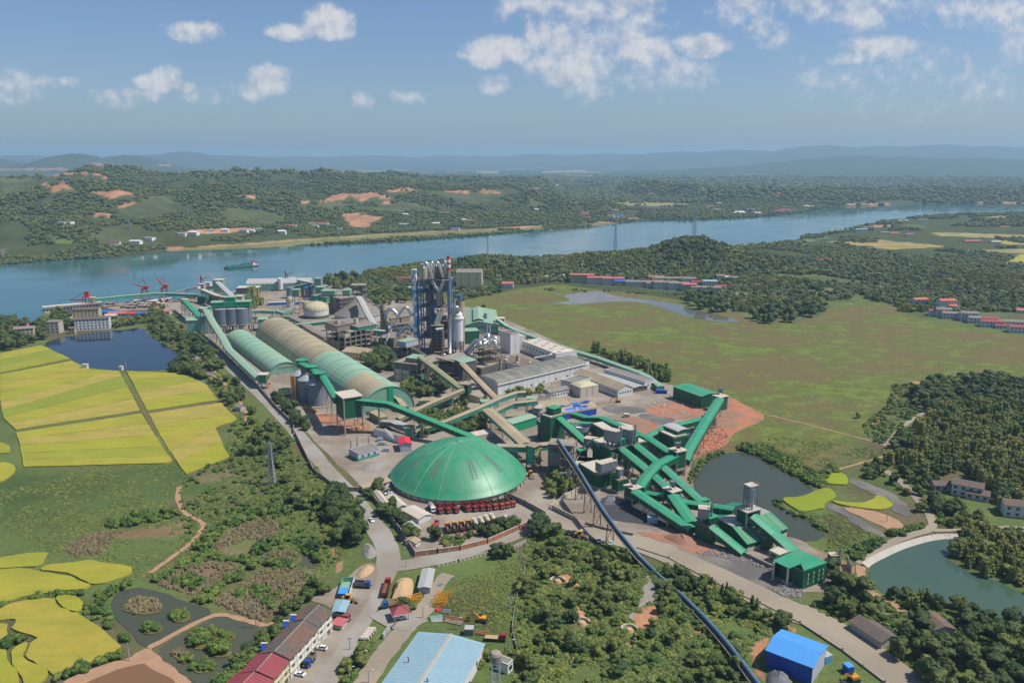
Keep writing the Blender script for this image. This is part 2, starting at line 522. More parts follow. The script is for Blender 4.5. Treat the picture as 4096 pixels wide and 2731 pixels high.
# land: outlines measured in the photograph
river_far=[(-260,640),(0,609),(100,600),(250,592),(360,581),(385,577),(560,571),(800,560),(1000,549),(1200,534),(1350,521),(1405,515),(1464,506),
 (1608,504),(1720,499),(1823,491),(1849,488),(1892,478),(1964,474),(2107,469),(2352,468),(2700,467)]
river_near=[(2700,489),(2352,491),(2165,495),(2044,505),(1987,520),(1958,528),(1849,544),(1829,551),(1763,561),(1600,573),(1400,586),(1200,594),(1000,604),
 (812,633),(760,640),(700,652),(632,660),(545,668),(474,673),(402,689),(300,695),(244,700),(200,708),(100,718),(95,731),(60,745),(0,731),(-260,740)]
RIVER=GP('V',river_far+river_near)
def in_poly(px,py,poly):
 """vectorised point in polygon"""
 poly=[(p[0],p[1]) for p in poly]
 xs=[p[0] for p in poly];ys=[p[1] for p in poly]
 idx=np.nonzero((px>=min(xs))& (px<=max(xs))& (py>=min(ys))& (py<=max(ys)))[0]
 out=np.zeros(px.shape,bool)
 if len(idx)==0:return out
 x,y=px[idx],py[idx];c=np.zeros(x.shape,bool);n=len(poly)
 for i in range(n):
  x0,y0=poly[i];x1,y1=poly[(i+1) % n]
  if y0==y1:continue
  cond=((y0>y) != (y1>y))& (x<(x1-x0)*(y-y0)/(y1-y0)+x0)
  c ^= cond
 out[idx]=c
 return out
def poly_dist(x,y,poly):
 d=np.full(x.shape,1e9)
 poly=[(p[0],p[1]) for p in poly];n=len(poly)
 for i in range(n):
  ax,ay=poly[i];bx,by=poly[(i+1) % n];vx,vy=bx-ax,by-ay;L=vx*vx+vy*vy+1e-9
  t=np.clip(((x-ax)*vx+(y-ay)*vy)/L,0,1)
  d=np.minimum(d,np.hypot(x-ax-t*vx,y-ay-t*vy))
 return d
_rng=np.random.default_rng(7)
_GR=_rng.random((256,256))
def vnoise(x,y):
 xi=np.floor(x).astype(int);yi=np.floor(y).astype(int);fx=x-xi;fy=y-yi
 fx=fx*fx*(3-2*fx);fy=fy*fy*(3-2*fy)
 g=lambda a,b:_GR[a % 256,b % 256]
 return (g(xi,yi)*(1-fx)+g(xi+1,yi)*fx)*(1-fy)+(g(xi,yi+1)*(1-fx)+g(xi+1,yi+1)*fx)*fy
def fbm(x,y,wl,oct=4,ridged=False):
 s=0;a=1;t=0
 for k in range(oct):
  n=vnoise(x/wl+17.3*k,y/wl+5.1*k)
  if ridged:n=1-np.abs(2*n-1)
  s=s+a*n;t+=a;a*=.5;wl /= 2.1
 return s/t
HB=[(190,2950,399,430,300),(60,2700,434,330,260),(300,2450,455,300,230),(180,2150,440,230,170),(474,2350,446,280,230),(238,1760,512,170,100),
 (60,1760,520,190,110),(-150,2000,470,250,250),(646,3500,402,600,350),(560,3300,415,300,250),(812,2900,427,300,220),(930,3050,434,260,180),(1120,3200,430,260,180),(1205,2800,452,230,180),
 (640,2450,470,260,180),(760,2650,465,240,150),(1050,2500,482,250,150),(430,1900,512,200,90),(330,2000,492,180,120),(560,2100,503,220,100),
 (900,4300,410,700,300),(1250,4600,412,600,300),
 (1500,4000,430,300,170),(1640,3900,437,300,170),(1780,3500,442,350,170),(1560,3700,447,250,120),(2000,3900,436,400,200),(2200,3800,440,400,200),
 (1000,1290,606,65,45),(1120,1310,582,75,55),(1250,1360,590,90,60),(1400,1400,578,90,60),(1500,1400,572,70,60),(1590,1405,543,62,70),(1680,1400,572,70,60),(1760,1420,583,70,50),
 (1870,15500,340,900,1500),(2010,15500,344,1000,1500),(2140,15500,338,900,1500),(2270,16000,344,1000,1500),(2420,15500,340,1200,1500),(1700,17000,350,1100,1500),(1560,17000,355,1200,1500),(1400,19000,359,1500,1500),
 (2600,15500,338,1200,1500),(1250,19000,361,1400,1500),(1050,19500,362,1400,1500),(850,19000,362,1500,1500),(640,18000,363,1500,1400),(430,14500,356,600,1000),(340,14500,362,700,1000),(540,15500,362,800,1000),
 (170,8600,363,420,450),(300,9200,364,420,400),(40,14500,360,900,1000),(-120,9000,360,700,700),(2000,10500,362,1300,700),(2250,10000,366,1300,700)]
HILLS=[]
for (x,Y,yt,sx,sy) in HB:
 p=at_dist('V',x,yt,Y)
 HILLS.append((p.x,p.y,max(p.z-(8 if Y<5000 else 0),4),sx,sy))
flat_px=[('X',xy(440,450,560,380,1250,345,1250,372,900,400,920,450,1300,470,1620,530,1500,570,1220,565,740,560,600,505)),
 ('Y',xy(-600,375,-500,350,0,345,350,325,1050,340,1350,355,1300,375,700,385,0,380))]
FLAT=[GP(o,p) for o,p in flat_px]
MEADOW_V=[(780,700),(830,680),(900,672),(1000,664),(1060,690),(1110,680),(1200,662),(1280,652),(1330,660),(1420,668),(1540,685),(1660,700),(1735,745),(1880,735),(1900,705),(1990,690),(2060,700),(2060,716),
   (2200,750),(2352,775),(2700,800),(2700,900),(2352,872),(2130,868),(2050,878),(2060,905),(1980,1000),(1950,1030),(1900,1060),(1860,1090),(1800,1060),(1700,1035),(1640,1040),(1560,1000),(1400,900),(1200,800),(1000,740)]
MEADOW=GP('V',MEADOW_V)
def height(x,y):
 h=np.zeros_like(x)
 near=np.clip((y-950)/200,0,1)
 for (cx,cy,z,sx,sy) in HILLS:
  e=((x-cx)/sx)**2+((y-cy)/sy)**2
  g=z*np.exp(-e*.5)
  h=np.maximum(h,g)+.10*np.minimum(h,g)
 big=y>1500
 rid=np.where(y>6000,.62+.35*(fbm(x,y,2600,4)-.5),fbm(x,y,420,4,True));rid2=fbm(x+900,y,110,3,True)
 h=h*(1+(rid-.62)*np.where(big,.7,.25))+np.clip(h/30,0,1)*(rid2-.5)*np.where(big,26,4)
 roll=fbm(x,y,1300,5,True)
 amp=np.interp(y,[1500,2400,4500,8000,14000,30000],[0,12,24,26,40,90])
 h=h+amp*np.clip(roll-.42,0,1)*1.6
 h=np.maximum(h,0)
 m=near.copy()
 sel=y<8000
 dr=np.full(x.shape,1e9);dr[sel]=poly_dist(x[sel],y[sel],RIVER)
 ins=in_poly(x,y,RIVER)
 m*=np.where(ins,0,np.clip((dr-8)/110,0,1)**.8)
 for P_ in FLAT+[MEADOW]:
  s2=y<9000
  d=np.full(x.shape,1e9);d[s2]=poly_dist(x[s2],y[s2],P_)
  m*=np.where(in_poly(x,y,P_),0,np.clip(d/120,0,1))
 return h*m
RR=120*1.0052**np.arange(0,1092)
AA=np.radians(np.linspace(-50,50,420))
TX=(RR[:,None]*np.sin(AA)[None,:]).ravel();TY=(RR[:,None]*np.cos(AA)[None,:]).ravel()
TZ=height(TX,TY)
nr,na=len(RR),len(AA)
cov=np.zeros((len(TX),3))
base_near=ary([.092,.125,.038]);forest=ary([.055,.072,.028]);fgrass=ary([.075,.088,.030])
nA=fbm(TX,TY,260,4);nB=fbm(TX+400,TY,60,4)
cov[:]=base_near
nearmix=np.clip((nB-.46)*4,0,1)[:,None]
cov[:]=cov*(1-nearmix)+ary([.105,.090,.048])*nearmix
farm=TY>950
fm=np.clip((nA-.45)*7,0,1)[:,None]
cov[farm]=(forest*(1-fm)+fgrass*.75*fm)[farm]
veryfar=np.clip((TY-4500)/3000,0,1)[:,None]
nC=fbm(TX,TY,900,5)[:,None]
farpal=np.where(nC>.62,ary([[.16,.15,.07]]),ary([[.035,.052,.024]]));farpal=np.where(nC>.67,ary([[.26,.19,.12]]),farpal)
flatty=(TZ<25)[:,None]
cov=cov*(1-veryfar)+np.where(flatty,farpal,ary([[.045,.062,.030]]))*veryfar
PXx,PXy=proj(TX,TY,TZ);nJ=fbm(TX,TY,35,3)
def paint(o,pts,c,mixn=.0,ymin=0,ymax=1e9,amt=1.,jit=1.):
 pp=[PX(o,x,y) for x,y in pts]
 msk=in_poly(PXx+(nB-.5)*14*jit,PXy+(nJ-.5)*8*jit,pp)& (TY>ymin)& (TY<ymax)
 cc=ary(c)[None,:]*(1+(nB[:,None]-.5)*mixn)
 cov[msk]=(cov*(1-amt)+cc*amt)[msk]
 return msk
noforest=np.zeros(len(TX),bool)
RED=(.36,.185,.105);TAN=(.26,.22,.10);YEL=(.30,.27,.05);GRN=(.09,.14,.04)
for o,pts in [('T',xy(0,300,360,300,880,320,1150,400,1250,450,1000,470,700,400,300,440,0,470)),
 ('T',xy(920,550,1250,440,1700,420,2000,520,2300,620,2200,680,1500,700,1100,640)),
 ('T',xy(700,700,880,620,1250,780,1300,850,900,850,700,780)),
 ('U',xy(400,560,560,500,700,350,950,350,1200,480,1500,560,1500,620,1100,600,780,580,500,580)),
 ('U',xy(1060,400,1500,400,2050,430,1900,500,1600,520,1300,480)),('X',xy(210,460,270,460,370,540,240,540))]:
 noforest|=paint(o,pts,(.080,.094,.040),.9,1500,5000,.7)
redlist=[('T',xy(360,297,460,278,560,262,700,262,800,270,860,295,880,318,860,318,790,286,690,276,560,274,440,290,370,302)),('T',xy(318,348,370,348,410,372,495,350,620,390,510,386,440,425,400,385)),
 ('T',xy(710,405,850,410,960,398,1110,436,980,442,910,475,820,435)),('T',xy(1910,440,2030,445,2090,475,2000,468)),('T',xy(720,620,780,575,880,590,880,615,800,600,760,640)),
 ('T',xy(930,545,1000,505,1080,495,1030,525,960,550)),('T',xy(0,232,540,224,540,238,0,245)),('T',xy(740,180,800,190,850,214,790,215)),('T',xy(1270,196,1380,196,1375,209,1280,209)),
 ('U',xy(550,500,640,455,740,423,790,430,900,430,970,418,1060,440,1185,482,1000,460,950,462,900,497,850,460,800,440,760,475,650,492)),
 ('U',xy(735,600,760,588,860,584,900,610,935,593,960,615,1085,612,970,662,965,692,880,702,800,682,780,650)),
 ('U',xy(1065,405,1200,393,1280,383,1390,401,1250,401,1130,420)),('U',xy(1510,410,1700,403,1755,415,1720,432)),('U',xy(1810,415,1870,393,1960,410,2060,435,1900,420,1890,442,1860,420)),
 ('U',xy(360,489,492,493,450,512)),('U',xy(1070,490,1115,490,1115,513,1075,513)),('T',xy(1450,750,1520,722,1650,712,1960,700,2080,712,1800,745,1530,755)),
 ('T',xy(1320,848,1480,852,1450,888,1330,884)),('Y',xy(920,510,1280,505,1280,516,950,522)),('Y',xy(1100,680,1300,680,1270,695,1150,700)),('Y',xy(2000,494,2352,496,2352,506,2000,504)),
 ('X',xy(310,415,375,415,370,428,315,428))]
for o,pts in redlist:
 noforest|=paint(o,pts,RED,.5,1500,20000,1,.3)
for o,pts,c in [('X',xy(440,450,620,425,900,420,900,450,1050,462,1300,478,1600,530,1400,532,900,520,600,500),TAN),('X',xy(500,478,1200,490,1280,510,900,510,560,492),(.24,.25,.06)),
 ('X',xy(740,530,970,538,930,556,800,552),YEL),('X',xy(520,385,1050,372,1220,350,1230,362,900,402,520,408),TAN),
 ('X',xy(1650,380,1760,355,2352,332,2500,352,2352,380,1700,382),TAN),('Y',xy(0,355,350,328,1050,342,1340,358,1200,366,700,382,0,375),TAN),
 ('X',xy(320,250,700,238,700,260,350,263),TAN),('X',xy(500,272,600,278,560,292),(.15,.2,.06)),('U',xy(1760,248,1990,244,1980,268,1900,270),TAN),('U',xy(1150,236,1270,236,1260,245,1160,245),TAN),
 ('Y',xy(780,815,1000,785,1700,845,1680,858,1250,862,900,835),(.28,.21,.09)),('Y',xy(1100,862,1700,845,1720,856,1300,876),YEL),('Y',xy(1750,880,2352,870,2500,880,2500,905,2200,905),TAN),
 ('Y',xy(2170,995,2300,930,2352,880,2800,860,2800,1020,2352,1015),YEL),('Y',xy(2100,800,2500,800,2500,840,2200,835),YEL),('Y',xy(1390,675,1540,680,1540,712,1390,710),GRN),('Y',xy(590,780,740,755,800,785,590,810),GRN),
 ('Y',xy(2050,610,2352,592,2500,592,2500,625,2100,632),TAN),('Y',xy(1600,740,2000,750,2352,760,2352,790,1700,770),TAN),('Y',xy(600,1195,1000,1205,1250,1350,700,1340,560,1260),(.09,.115,.035)),('Y',xy(180,1070,700,1080,1150,1140,1000,1160,500,1120),(.10,.115,.045)),
 ('Y',xy(1280,1460,1330,1402,1450,1420,1555,1477,1370,1497),(.24,.25,.03)),('Y',xy(560,1150,640,1155,1010,1188,1000,1204,700,1200,560,1165),(.14,.13,.07)),
 ('X',xy(0,700,900,660,1100,622,1100,640,900,690,0,740),(.17,.15,.07)),('U',xy(0,818,1000,752,2352,682,2352,716,1000,800,0,862),(.15,.155,.06)),('T',xy(1440,862,2000,820,2352,800,2352,850,1430,893),(.17,.17,.06)),
 ('T',xy(390,760,450,780,600,800,590,835,450,820),(.10,.15,.04)),('T',xy(0,850,30,890,70,945,0,945),(.15,.13,.12))]:
 noforest|=paint(o,pts,c,.5,900,30000)
for o,pts in [('U',xy(0,824,1000,758,2352,688,2352,693,1000,764,0,832)),('X',xy(0,702,900,650,1100,618,1100,624,900,660,0,708)),('T',xy(1440,860,2000,824,2352,808,2352,814,2000,832,1440,866))]:
 paint(o,pts,(.36,.22,.12),.3,900,6000)
meadow_m=in_poly(TX,TY,MEADOW);noforest|=meadow_m
riv_m=in_poly(TX,TY,RIVER);cov[riv_m]=(.03,.05,.04)
SOIL=[]
for o,pts,c in [('V',xy(0,1090,200,1090,400,1060,545,1010,560,1080,480,1130,300,1160,100,1190,0,1200),(.070,.105,.032)),
 ('K',xy(470,500,700,360,1000,350,1500,270,1540,320,1400,390,900,420,820,540,600,560),(.16,.115,.06)),
 ('K',xy(1700,480,1850,330,2150,230,2250,330,2000,520,1850,560),(.145,.12,.065)),('K',xy(1780,470,1900,370,2100,320,2150,380,1950,520),(.115,.13,.045)),
 ('K',xy(1250,770,1500,620,1800,600,1980,650,1800,760,1600,880,1300,800),(.16,.10,.06)),('K',xy(1700,920,2100,680,2352,650,2500,700,2300,950,2100,1080,1800,960),(.15,.095,.06)),
 ('V',xy(415,1060,520,1045,560,1060,560,1100,450,1110),(.135,.115,.06)),('R',xy(1060,810,1190,740,1240,655,1245,710,1190,780,1080,815),RED),('R',xy(1420,445,1700,458,1720,468,1640,478,1480,462),RED),('R',xy(1290,535,1340,560,1330,585,1290,570),RED),
 ('N',xy(480,690,560,700,680,790,600,790,520,760),RED),('N',xy(600,940,660,950,720,1110,640,1080),RED),('N',xy(1050,1050,1150,960,1280,940,1230,1090,1190,1150,1100,1120),RED),('N',xy(990,1230,1080,1200,1050,1290,1000,1290),RED),
 ('N',xy(1470,1070,1600,1170,1560,1170,1480,1110),RED),('N',xy(2000,1270,2130,1200,2150,1240,2040,1400,2150,1568,2050,1500,2010,1380),RED),('N',xy(2140,1010,2352,1130,2352,1160,2140,1060),RED),('N',xy(1090,960,1180,700,1250,800,1260,910,1130,950,1010,1110,1020,1030),(.26,.24,.21)),
 ('M',xy(1700,900,2000,780,2200,650,2352,600,2352,1200,2000,1130,1700,1020),(.085,.085,.034)),('M',xy(2100,600,2352,480,2352,1568,2250,1568,2180,1200),(.09,.125,.034)),
 ('M',xy(780,250,840,260,830,400,760,400),RED),('M',xy(815,470,880,450,950,640,900,690,860,560),(.28,.17,.10)),('M',xy(740,900,800,750,820,750,800,860,760,920),RED),('M',xy(690,60,860,0,860,100,800,130,730,110),(.25,.18,.12)),
 ('Q',xy(450,400,600,450,900,590,1000,640,960,720,800,660,640,560,460,480),(.28,.16,.10)),('Q',xy(740,240,860,210,1100,300,1000,400,900,500,780,420),(.075,.07,.035)),('D',xy(1400,440,1500,450,1850,560,2150,720,2150,740,1900,640,1780,560),RED),
 ('E',xy(260,690,360,640,600,600,800,650,780,700,620,690,460,640,300,780),(.30,.19,.12))]:
 paint(o,pts,c,.5,100,950)
 if o=='N':SOIL.append(GP(o,pts))
def grid_mesh(name,m):
 me=BD.meshes.new(name)
 nv=nr*na
 co=np.stack([TX,TY,TZ],1).astype(np.float32)
 i=(np.arange(nr-1)[:,None]*na+np.arange(na-1)[None,:]).ravel()
 fa=np.stack([i,i+1,i+na+1,i+na],1).astype(np.int32)
 me.vertices.add(nv);me.vertices.foreach_set('co',co.ravel())
 me.loops.add(fa.size);me.loops.foreach_set('vertex_index',fa.ravel())
 me.polygons.add(len(fa));me.polygons.foreach_set('loop_start',np.arange(0,fa.size,4,dtype=np.int32));me.polygons.foreach_set('loop_total',np.full(len(fa),4,dtype=np.int32))
 me.update(calc_edges=True)
 ca=me.color_attributes.new('cover','FLOAT_COLOR','POINT')
 ca.data.foreach_set('color',np.concatenate([cov,np.ones((nv,1))],1).astype(np.float32).ravel())
 me.materials.append(MATS[m]);me.shade_smooth()
 o=BD.objects.new(name,me);col.objects.link(o)
 return o
terrain=grid_mesh('terrain','terrain')
tag(terrain,'rolling green land with wooded hills and distant mountains round the cement works',kind='structure')
b=MB().quad((-45000,-6000,-1.),(45000,-6000,-1.),(45000,34000,-1.),(-45000,34000,-1.))
gr=b.mk('ground','meadow');tag(gr,'flat green country carrying on past the hills',kind='structure')
sheet('river',RIVER,.12,'river_water','wide blue green river bending round the works',it=0,step=60,amp=2.5)
sheet('meadow',MEADOW,.06,'meadow','broad olive brown meadow right of the works with bright green patches',it=1,step=15,amp=3)
def pond(o,pts,m,label,z=.16,it=2):return sheet('pond',GP(o,pts),z,m,label,it=it,step=5,amp=.7)
pond('L',xy(335,750,480,700,640,680,760,650,900,645,1000,640,1130,615,1200,685,1330,760,1440,840,1450,880,1370,960,1000,966,720,945,560,872,430,800),'pond_blue','dark blue pond between the rice fields and the white apartment houses',it=1)
pond('K',xy(870,920,950,840,1080,800,1200,820,1500,910,1710,995,1640,1050,1500,1120,1200,1285,1080,1230,1020,1150,900,1010),'pond_grey','small dark pond with three grassy islands above the clay bank',it=1)
pond('K',xy(1220,1310,1450,1185,1700,1045,1760,1028,2040,1110,2115,1170,2060,1260,1990,1340,1800,1500,1700,1600,1560,1600,1400,1440),'pond_mud','muddy green pond with seven bushy islands behind the terrace houses',it=1)
pond('K',xy(560,1640,720,1560,900,1470,1100,1420,1170,1420,1320,1500,1480,1640,1480,1800,500,1800),'pond_brown','brown puddle pond inside bare orange banks',z=.24,it=1)
sheet('clay_bank',GP('K',xy(380,1640,600,1510,850,1410,1050,1370,1100,1320,1180,1280,1240,1330,1400,1450,1560,1600,1600,1800,300,1800)),.18,'track_soil','bare orange clay bank round the brown pond',step=3,amp=.5)
pond('P',xy(2768,1955,2780,1910,2820,1855,2860,1825,2925,1808,2995,1812,3050,1830,3125,1875,3190,1915,3270,1958,3240,1985,3180,1990,3125,2005,3112,2022,3180,2058,3240,2082,3292,2112,3310,2135,3250,2170,3145,2145,3100,2130,3000,2080,2890,2030,2820,1995),'pond_grey','dark grey green pond behind the faceted green halls',it=1)
pond('Q',xy(1108,650,1140,615,1250,560,1400,490,1600,432,1720,415,1840,425,1800,500,1730,560,1760,600,1900,665,2100,745,2352,855,2800,1020,2800,1300,2352,1110,2200,1080,1950,960,1600,900,1350,870,1220,860,1130,760),'pond_jade','large jade green pond at the right edge',it=1)
pond('X',xy(370,1308,500,1300,575,1280,490,1245,640,1222,780,1202,900,1240,1000,1262,1200,1278,1500,1330,1600,1368,1750,1398,1900,1440,1915,1457,1700,1452,1450,1402,1350,1362,1250,1330,1150,1302,950,1290,800,1302,600,1317),'pond_pale','long pale pond at the meadow edge below the village terrace',it=1)
pond('X',xy(1210,528,1500,540,1480,556,1250,562,900,530,600,510,600,503,900,518),'pond_pale','narrow pale creek by the far yellow fields',z=.3,it=1)
pond('Y',xy(2200,1022,2352,1030,2600,1040,2600,1062,2352,1050,2240,1040),'pond_pale','thin strip of water by the yellow field at the right edge',z=.3,it=1)
pond('M',xy(200,570,340,575,480,610,700,655,740,650,640,520,590,480,640,590,560,620,420,590,330,560),'pond_mud','thin muddy ditch pool round a clump of reeds',it=1)
sheet('works_yard',GP('V',[(392,705),(470,672),(540,664),(640,656),(760,650),(830,668),(860,690),(930,690),(1060,700),(1150,728),(1300,795),(1480,870),(1560,888),(1640,905),(1665,925),(1655,960),(1610,1000),(1588,1060),(1582,1100),(1640,1165),(1760,1180),(1850,1250),(1920,1290),
 (1950,1330),(1870,1370),(1750,1320),(1600,1290),(1500,1260),(1440,1250),(1300,1205),(1240,1195),(1180,1225),(1050,1265),(955,1285),(935,1270),(890,1170),(800,1090),(720,1010),(640,930),(560,850),(470,765)]),.07,'yard','dusty concrete ground of the cement works',step=10,amp=.8)
def patch(name,o,pts,m,label,z=.11,it=1,amp=.8):return sheet(name,GP(o,pts),z,m,label,it=it,step=3,amp=amp)
patch('gravel_yard','E',xy(600,690,700,650,830,700,1100,740,1330,900,1200,930,900,890,640,860,560,760),'coal','dark grey crushed stone yard under the conveyors',it=2)
patch('gravel_yard','E',xy(1330,1120,1640,1080,1980,1240,1990,1380,2200,1390,2200,1480,2000,1430,1700,1330,1500,1220),'yard_dark','blue grey gravel yard before the canopy hall',it=2)
patch('soil_bank','E',xy(860,940,1080,970,1330,960,1420,1050,1600,1110,1640,1080,1600,1130,1400,1140,1200,1060,1000,1010),'red_soil','red earth bank by the crusher hall',z=.15,it=2)
patch('soil_bank','D',xy(1820,560,1960,640,2150,730,2040,800,1880,850,1840,940,1720,1010,1600,1050,1500,1100,1480,1250,1440,1180,1500,1000,1600,880,1720,760,1760,690),'red_soil','red earth slope between the long conveyor and the meadow',z=.15,it=2)
patch('soil_bank','D',xy(1130,690,1200,640,1500,600,1660,660,1640,720,1500,760,1320,740),'red_soil','bare red building plot by the big green shed',z=.15,it=2)
patch('soil_bank','D',xy(960,740,1060,720,1280,800,1260,850,1160,880,1080,820),'red_soil','bare red plot behind the crusher block',z=.15,it=2)
patch('dark_plot','D',xy(790,660,900,640,1130,660,1250,690,1000,715,900,712),'yard_dark','dark heap ground behind the blue patched hall',z=.13,it=2)
patch('dark_plot','D',xy(1060,725,1180,705,1420,750,1380,790,1290,805),'yard_dark','dark purple grey plot among the red earth',z=.13,it=2)
patch('soil_bank','A',xy(700,1440,800,1400,1000,1420,1180,1500,1150,1560,900,1560),'red_soil','orange soil ground under the tall transfer tower',z=.15)
patch('truck_yard','M',xy(1420,160,1640,140,1900,100,2320,50,2352,80,2480,180,2300,260,1700,420,1560,360,1560,260),'yard','truck park below the green dome',z=.11)
sheet('quay',GP('L',xy(345,492,620,462,820,440,1250,400,1400,398,1480,420,1480,470,1300,480,1130,480,960,490,820,455,620,478,370,508)),.20,'yard','concrete quay and lorry park on the river bank',it=0,step=10,amp=.2)
patch('sand_ground','L',xy(520,530,620,530,700,545,650,585,520,580),'sand','pale sand ground by the yellow house')
mainroad=xy(395,700,430,738,470,782,520,838,600,908,655,965,705,1022,760,1090,815,1145,852,1195,880,1235,893,1270,892,1300,872,1335,838,1400,800,1462,765,1520,720,1600)
RC=GP('V',mainroad)
sheet('road',ribbon(RC,lambda t:9.5 if t<.55 else 11),.22,'road','long pale concrete road running past the works wall',it=0,step=12,amp=.25)
sheet('road',ribbon(GP('M',xy(1330,640,1500,620,1700,582,2000,500,2200,430,2352,370,2480,290,2600,210,2700,190)),9.5),.26,'road','side road branching right along the orange wall',it=0,step=12,amp=.3)
sheet('road',ribbon(GP('E',xy(140,870,300,870,500,940,720,1000,900,1050,1100,1120,1300,1200,1600,1335,1900,1480,2100,1580))+GP('Q',xy(620,1035,900,1190,1200,1400,1450,1600,1600,1760)),15),.33,'dirt_road','wide dusty haul road leading to the lower right corner',it=0,step=12,amp=.5)
sheet('road',ribbon(GP('M',xy(1620,960,1560,1020,1490,1080,1420,1160,1300,1300,1180,1470,1100,1600,1050,1700)),8),.30,'dirt_road','factory lane passing the red roofed gatehouse',it=0,step=12,amp=.3)
sheet('road',ribbon(GP('M',xy(1220,1000,1330,1075,1450,1110,1560,1040)),9),.38,'road','concrete mouth of the factory lane at the gatehouse',it=0,step=12,amp=.3)
sheet('road',ribbon(GP('M',xy(1480,1060,1560,1010,1650,880,1740,740,1790,700)),6.5),.34,'dirt_road','short lane between the steel sections and the gatehouse',it=0,step=12,amp=.4)
sheet('forecourt',GP('M',xy(640,900,900,820,1060,640,1200,600,1230,700,1180,860,1080,1020,960,1200,800,1430,650,1640,430,1640,520,1500,760,1230,870,1060,850,960)),.24,'yard','concrete forecourt between the terrace houses and the road',step=6,amp=.4)
sheet('path',ribbon(GP('K',xy(1430,0,1420,100,1450,200,1560,250,1640,300,1590,370,1540,440,1440,520,1300,620,1200,690)),2.5),.24,'track_soil','narrow red footpath winding through the reeds',it=0,step=3,amp=.4)
sheet('path',ribbon(GP('K',xy(1190,1290,1450,1150,1700,1020,1850,1030,2060,1100,2180,1110,2260,1040)),2.6),.28,'track_soil','red earth causeway between the two island ponds',it=0,step=3,amp=.4)
sheet('path',ribbon(GP('L',xy(1640,800,1600,900,1760,1000,1800,1080,1880,1170,1975,1290,1970,1400)),2.5),.24,'track_soil','thin footpath under the roadside trees',it=0,step=3,amp=.4)
sheet('path',ribbon(GP('Q',xy(1040,620,1150,540,1300,440,1450,385,1620,340,1620,260,1580,200,1500,100,1350,-60,1240,-130)),4.5),.26,'dirt_road','pale lane along the dyke of the jade pond',it=0,step=6,amp=.3)
sheet('path',ribbon(GP('Q',xy(1620,350,1900,345,2200,320,2352,330,2500,340)),3),.28,'dirt_road','lane from the dyke to the farmhouses at the right',it=0,step=6,amp=.3)
sheet('path',ribbon(GP('R',xy(860,1160,1020,1110,1180,1070,1330,1015,1250,965,1060,910,860,860,640,800,400,745,300,720)),1.9),.24,'track_soil','dirt track from the crops across the meadow',it=0,step=6,amp=.4)
sheet('path',ribbon(GP('R',xy(1250,965,1320,880,1420,780,1560,700,1620,640)),3.5),.28,'dirt_road','grey track climbing to the bamboo wood',it=0,step=6,amp=.4)
sheet('path',ribbon(GP('Q',xy(1050,630,1040,720,1110,850,1200,880,1330,940,1380,1000)),4),.27,'track_soil','red earth track by the big dark trees',it=0,step=5,amp=.4)
sheet('path',ribbon(GP('Y',xy(330,838,530,822,800,795,960,758,1170,705,1290,695,1400,655,1480,645)),6),.3,'road','pale riverside lane near the far right shore',it=0,step=20,amp=.4)
dyke=MB();dl=spoly(GP('Q',xy(1108,650,1140,618,1250,562,1400,492,1600,434,1720,416,1840,420)),2,False)
for i in range(len(dl)-1):
 a,c=dl[i],dl[i+1];n=V3((-(c-a).y,(c-a).x)).normalized()
 dyke.hexa([(a.x,a.y,0),(c.x,c.y,0),(c.x+n.x*3,c.y+n.y*3,0),(a.x+n.x*3,a.y+n.y*3,0)],[(a.x,a.y,.2),(c.x,c.y,.2),(c.x+n.x*3,c.y+n.y*3,1.6),(a.x+n.x*3,a.y+n.y*3,1.6)])
tag(dyke.mk('dyke','conc'),'pale stone lined dyke slope on the left shore of the jade pond',kind='structure')
rr=random.Random(5)
RICE=[(.29,.27,.035),(.31,.26,.042),(.25,.255,.032),(.20,.23,.032),(.32,.26,.06),(.275,.27,.03)]
def rice(o,pts,c,label,it=1,raw=None,amp=.5):
 return sheet('rice_field',raw if raw is not None else GP(o,pts),.75,'rice',label,it=it,step=5,amp=amp,depth=.75,colattr=c,seed=rr.randint(0,999))
def strips(L,R_,cols,o,lab):
 def at(pl,t):
  seg=[(V3(pl[i]),V3(pl[i+1])) for i in range(len(pl)-1)];T=sum((b-a).length for a,b in seg)*t
  for a,b in seg:
   l=(b-a).length
   if T<=l or (a,b)==seg[-1]:return a.lerp(b,T/l)
   T-=l
 n=len(cols);cuts=[0];
 for k in range(n):cuts.append(cuts[-1]+cols[k][0])
 tot=cuts[-1]
 for k in range(n):
  a,b=cuts[k]/tot+.002,cuts[k+1]/tot-.002
  pl=[at(L,a),at(R_,a),at(R_,(a+b)/2),at(R_,b),at(L,b),at(L,(a+b)/2)]
  rice(o,[(p.x,p.y) for p in pl],RICE[cols[k][1]],lab[k] if k<len(lab) else None,it=0,amp=.3)
ordn=['topmost','second','third','fourth','fifth','sixth','seventh','eighth','ninth']
strips([(0,830),(0,985)],xy(330,765,430,810,560,870),[(1,0),(1.1,3),(1,2)],'L',[f'{q} golden green rice strip left of the dark blue pond' for q in ordn])
strips(xy(0,1000,0,1180,10,1260,30,1350,130,1440),xy(575,890,700,955,955,972,1000,1060,1060,1170,1120,1290),[(1.1,0),(1,1),(1.1,5),(.9,4),(.9,3),(1,0),(1,4)],'L',[f'{q} rice strip between the pond and the long bund, left of the ditch' for q in ordn])
strips(xy(1010,972,1060,1060,1120,1180,1178,1290),xy(1400,990,1500,1012,1640,1068,1745,1205),[(1,0),(1,2),(1.1,4),(1,5)],'L',[f'{q} rice strip right of the straight ditch, above the cross bund' for q in ordn])
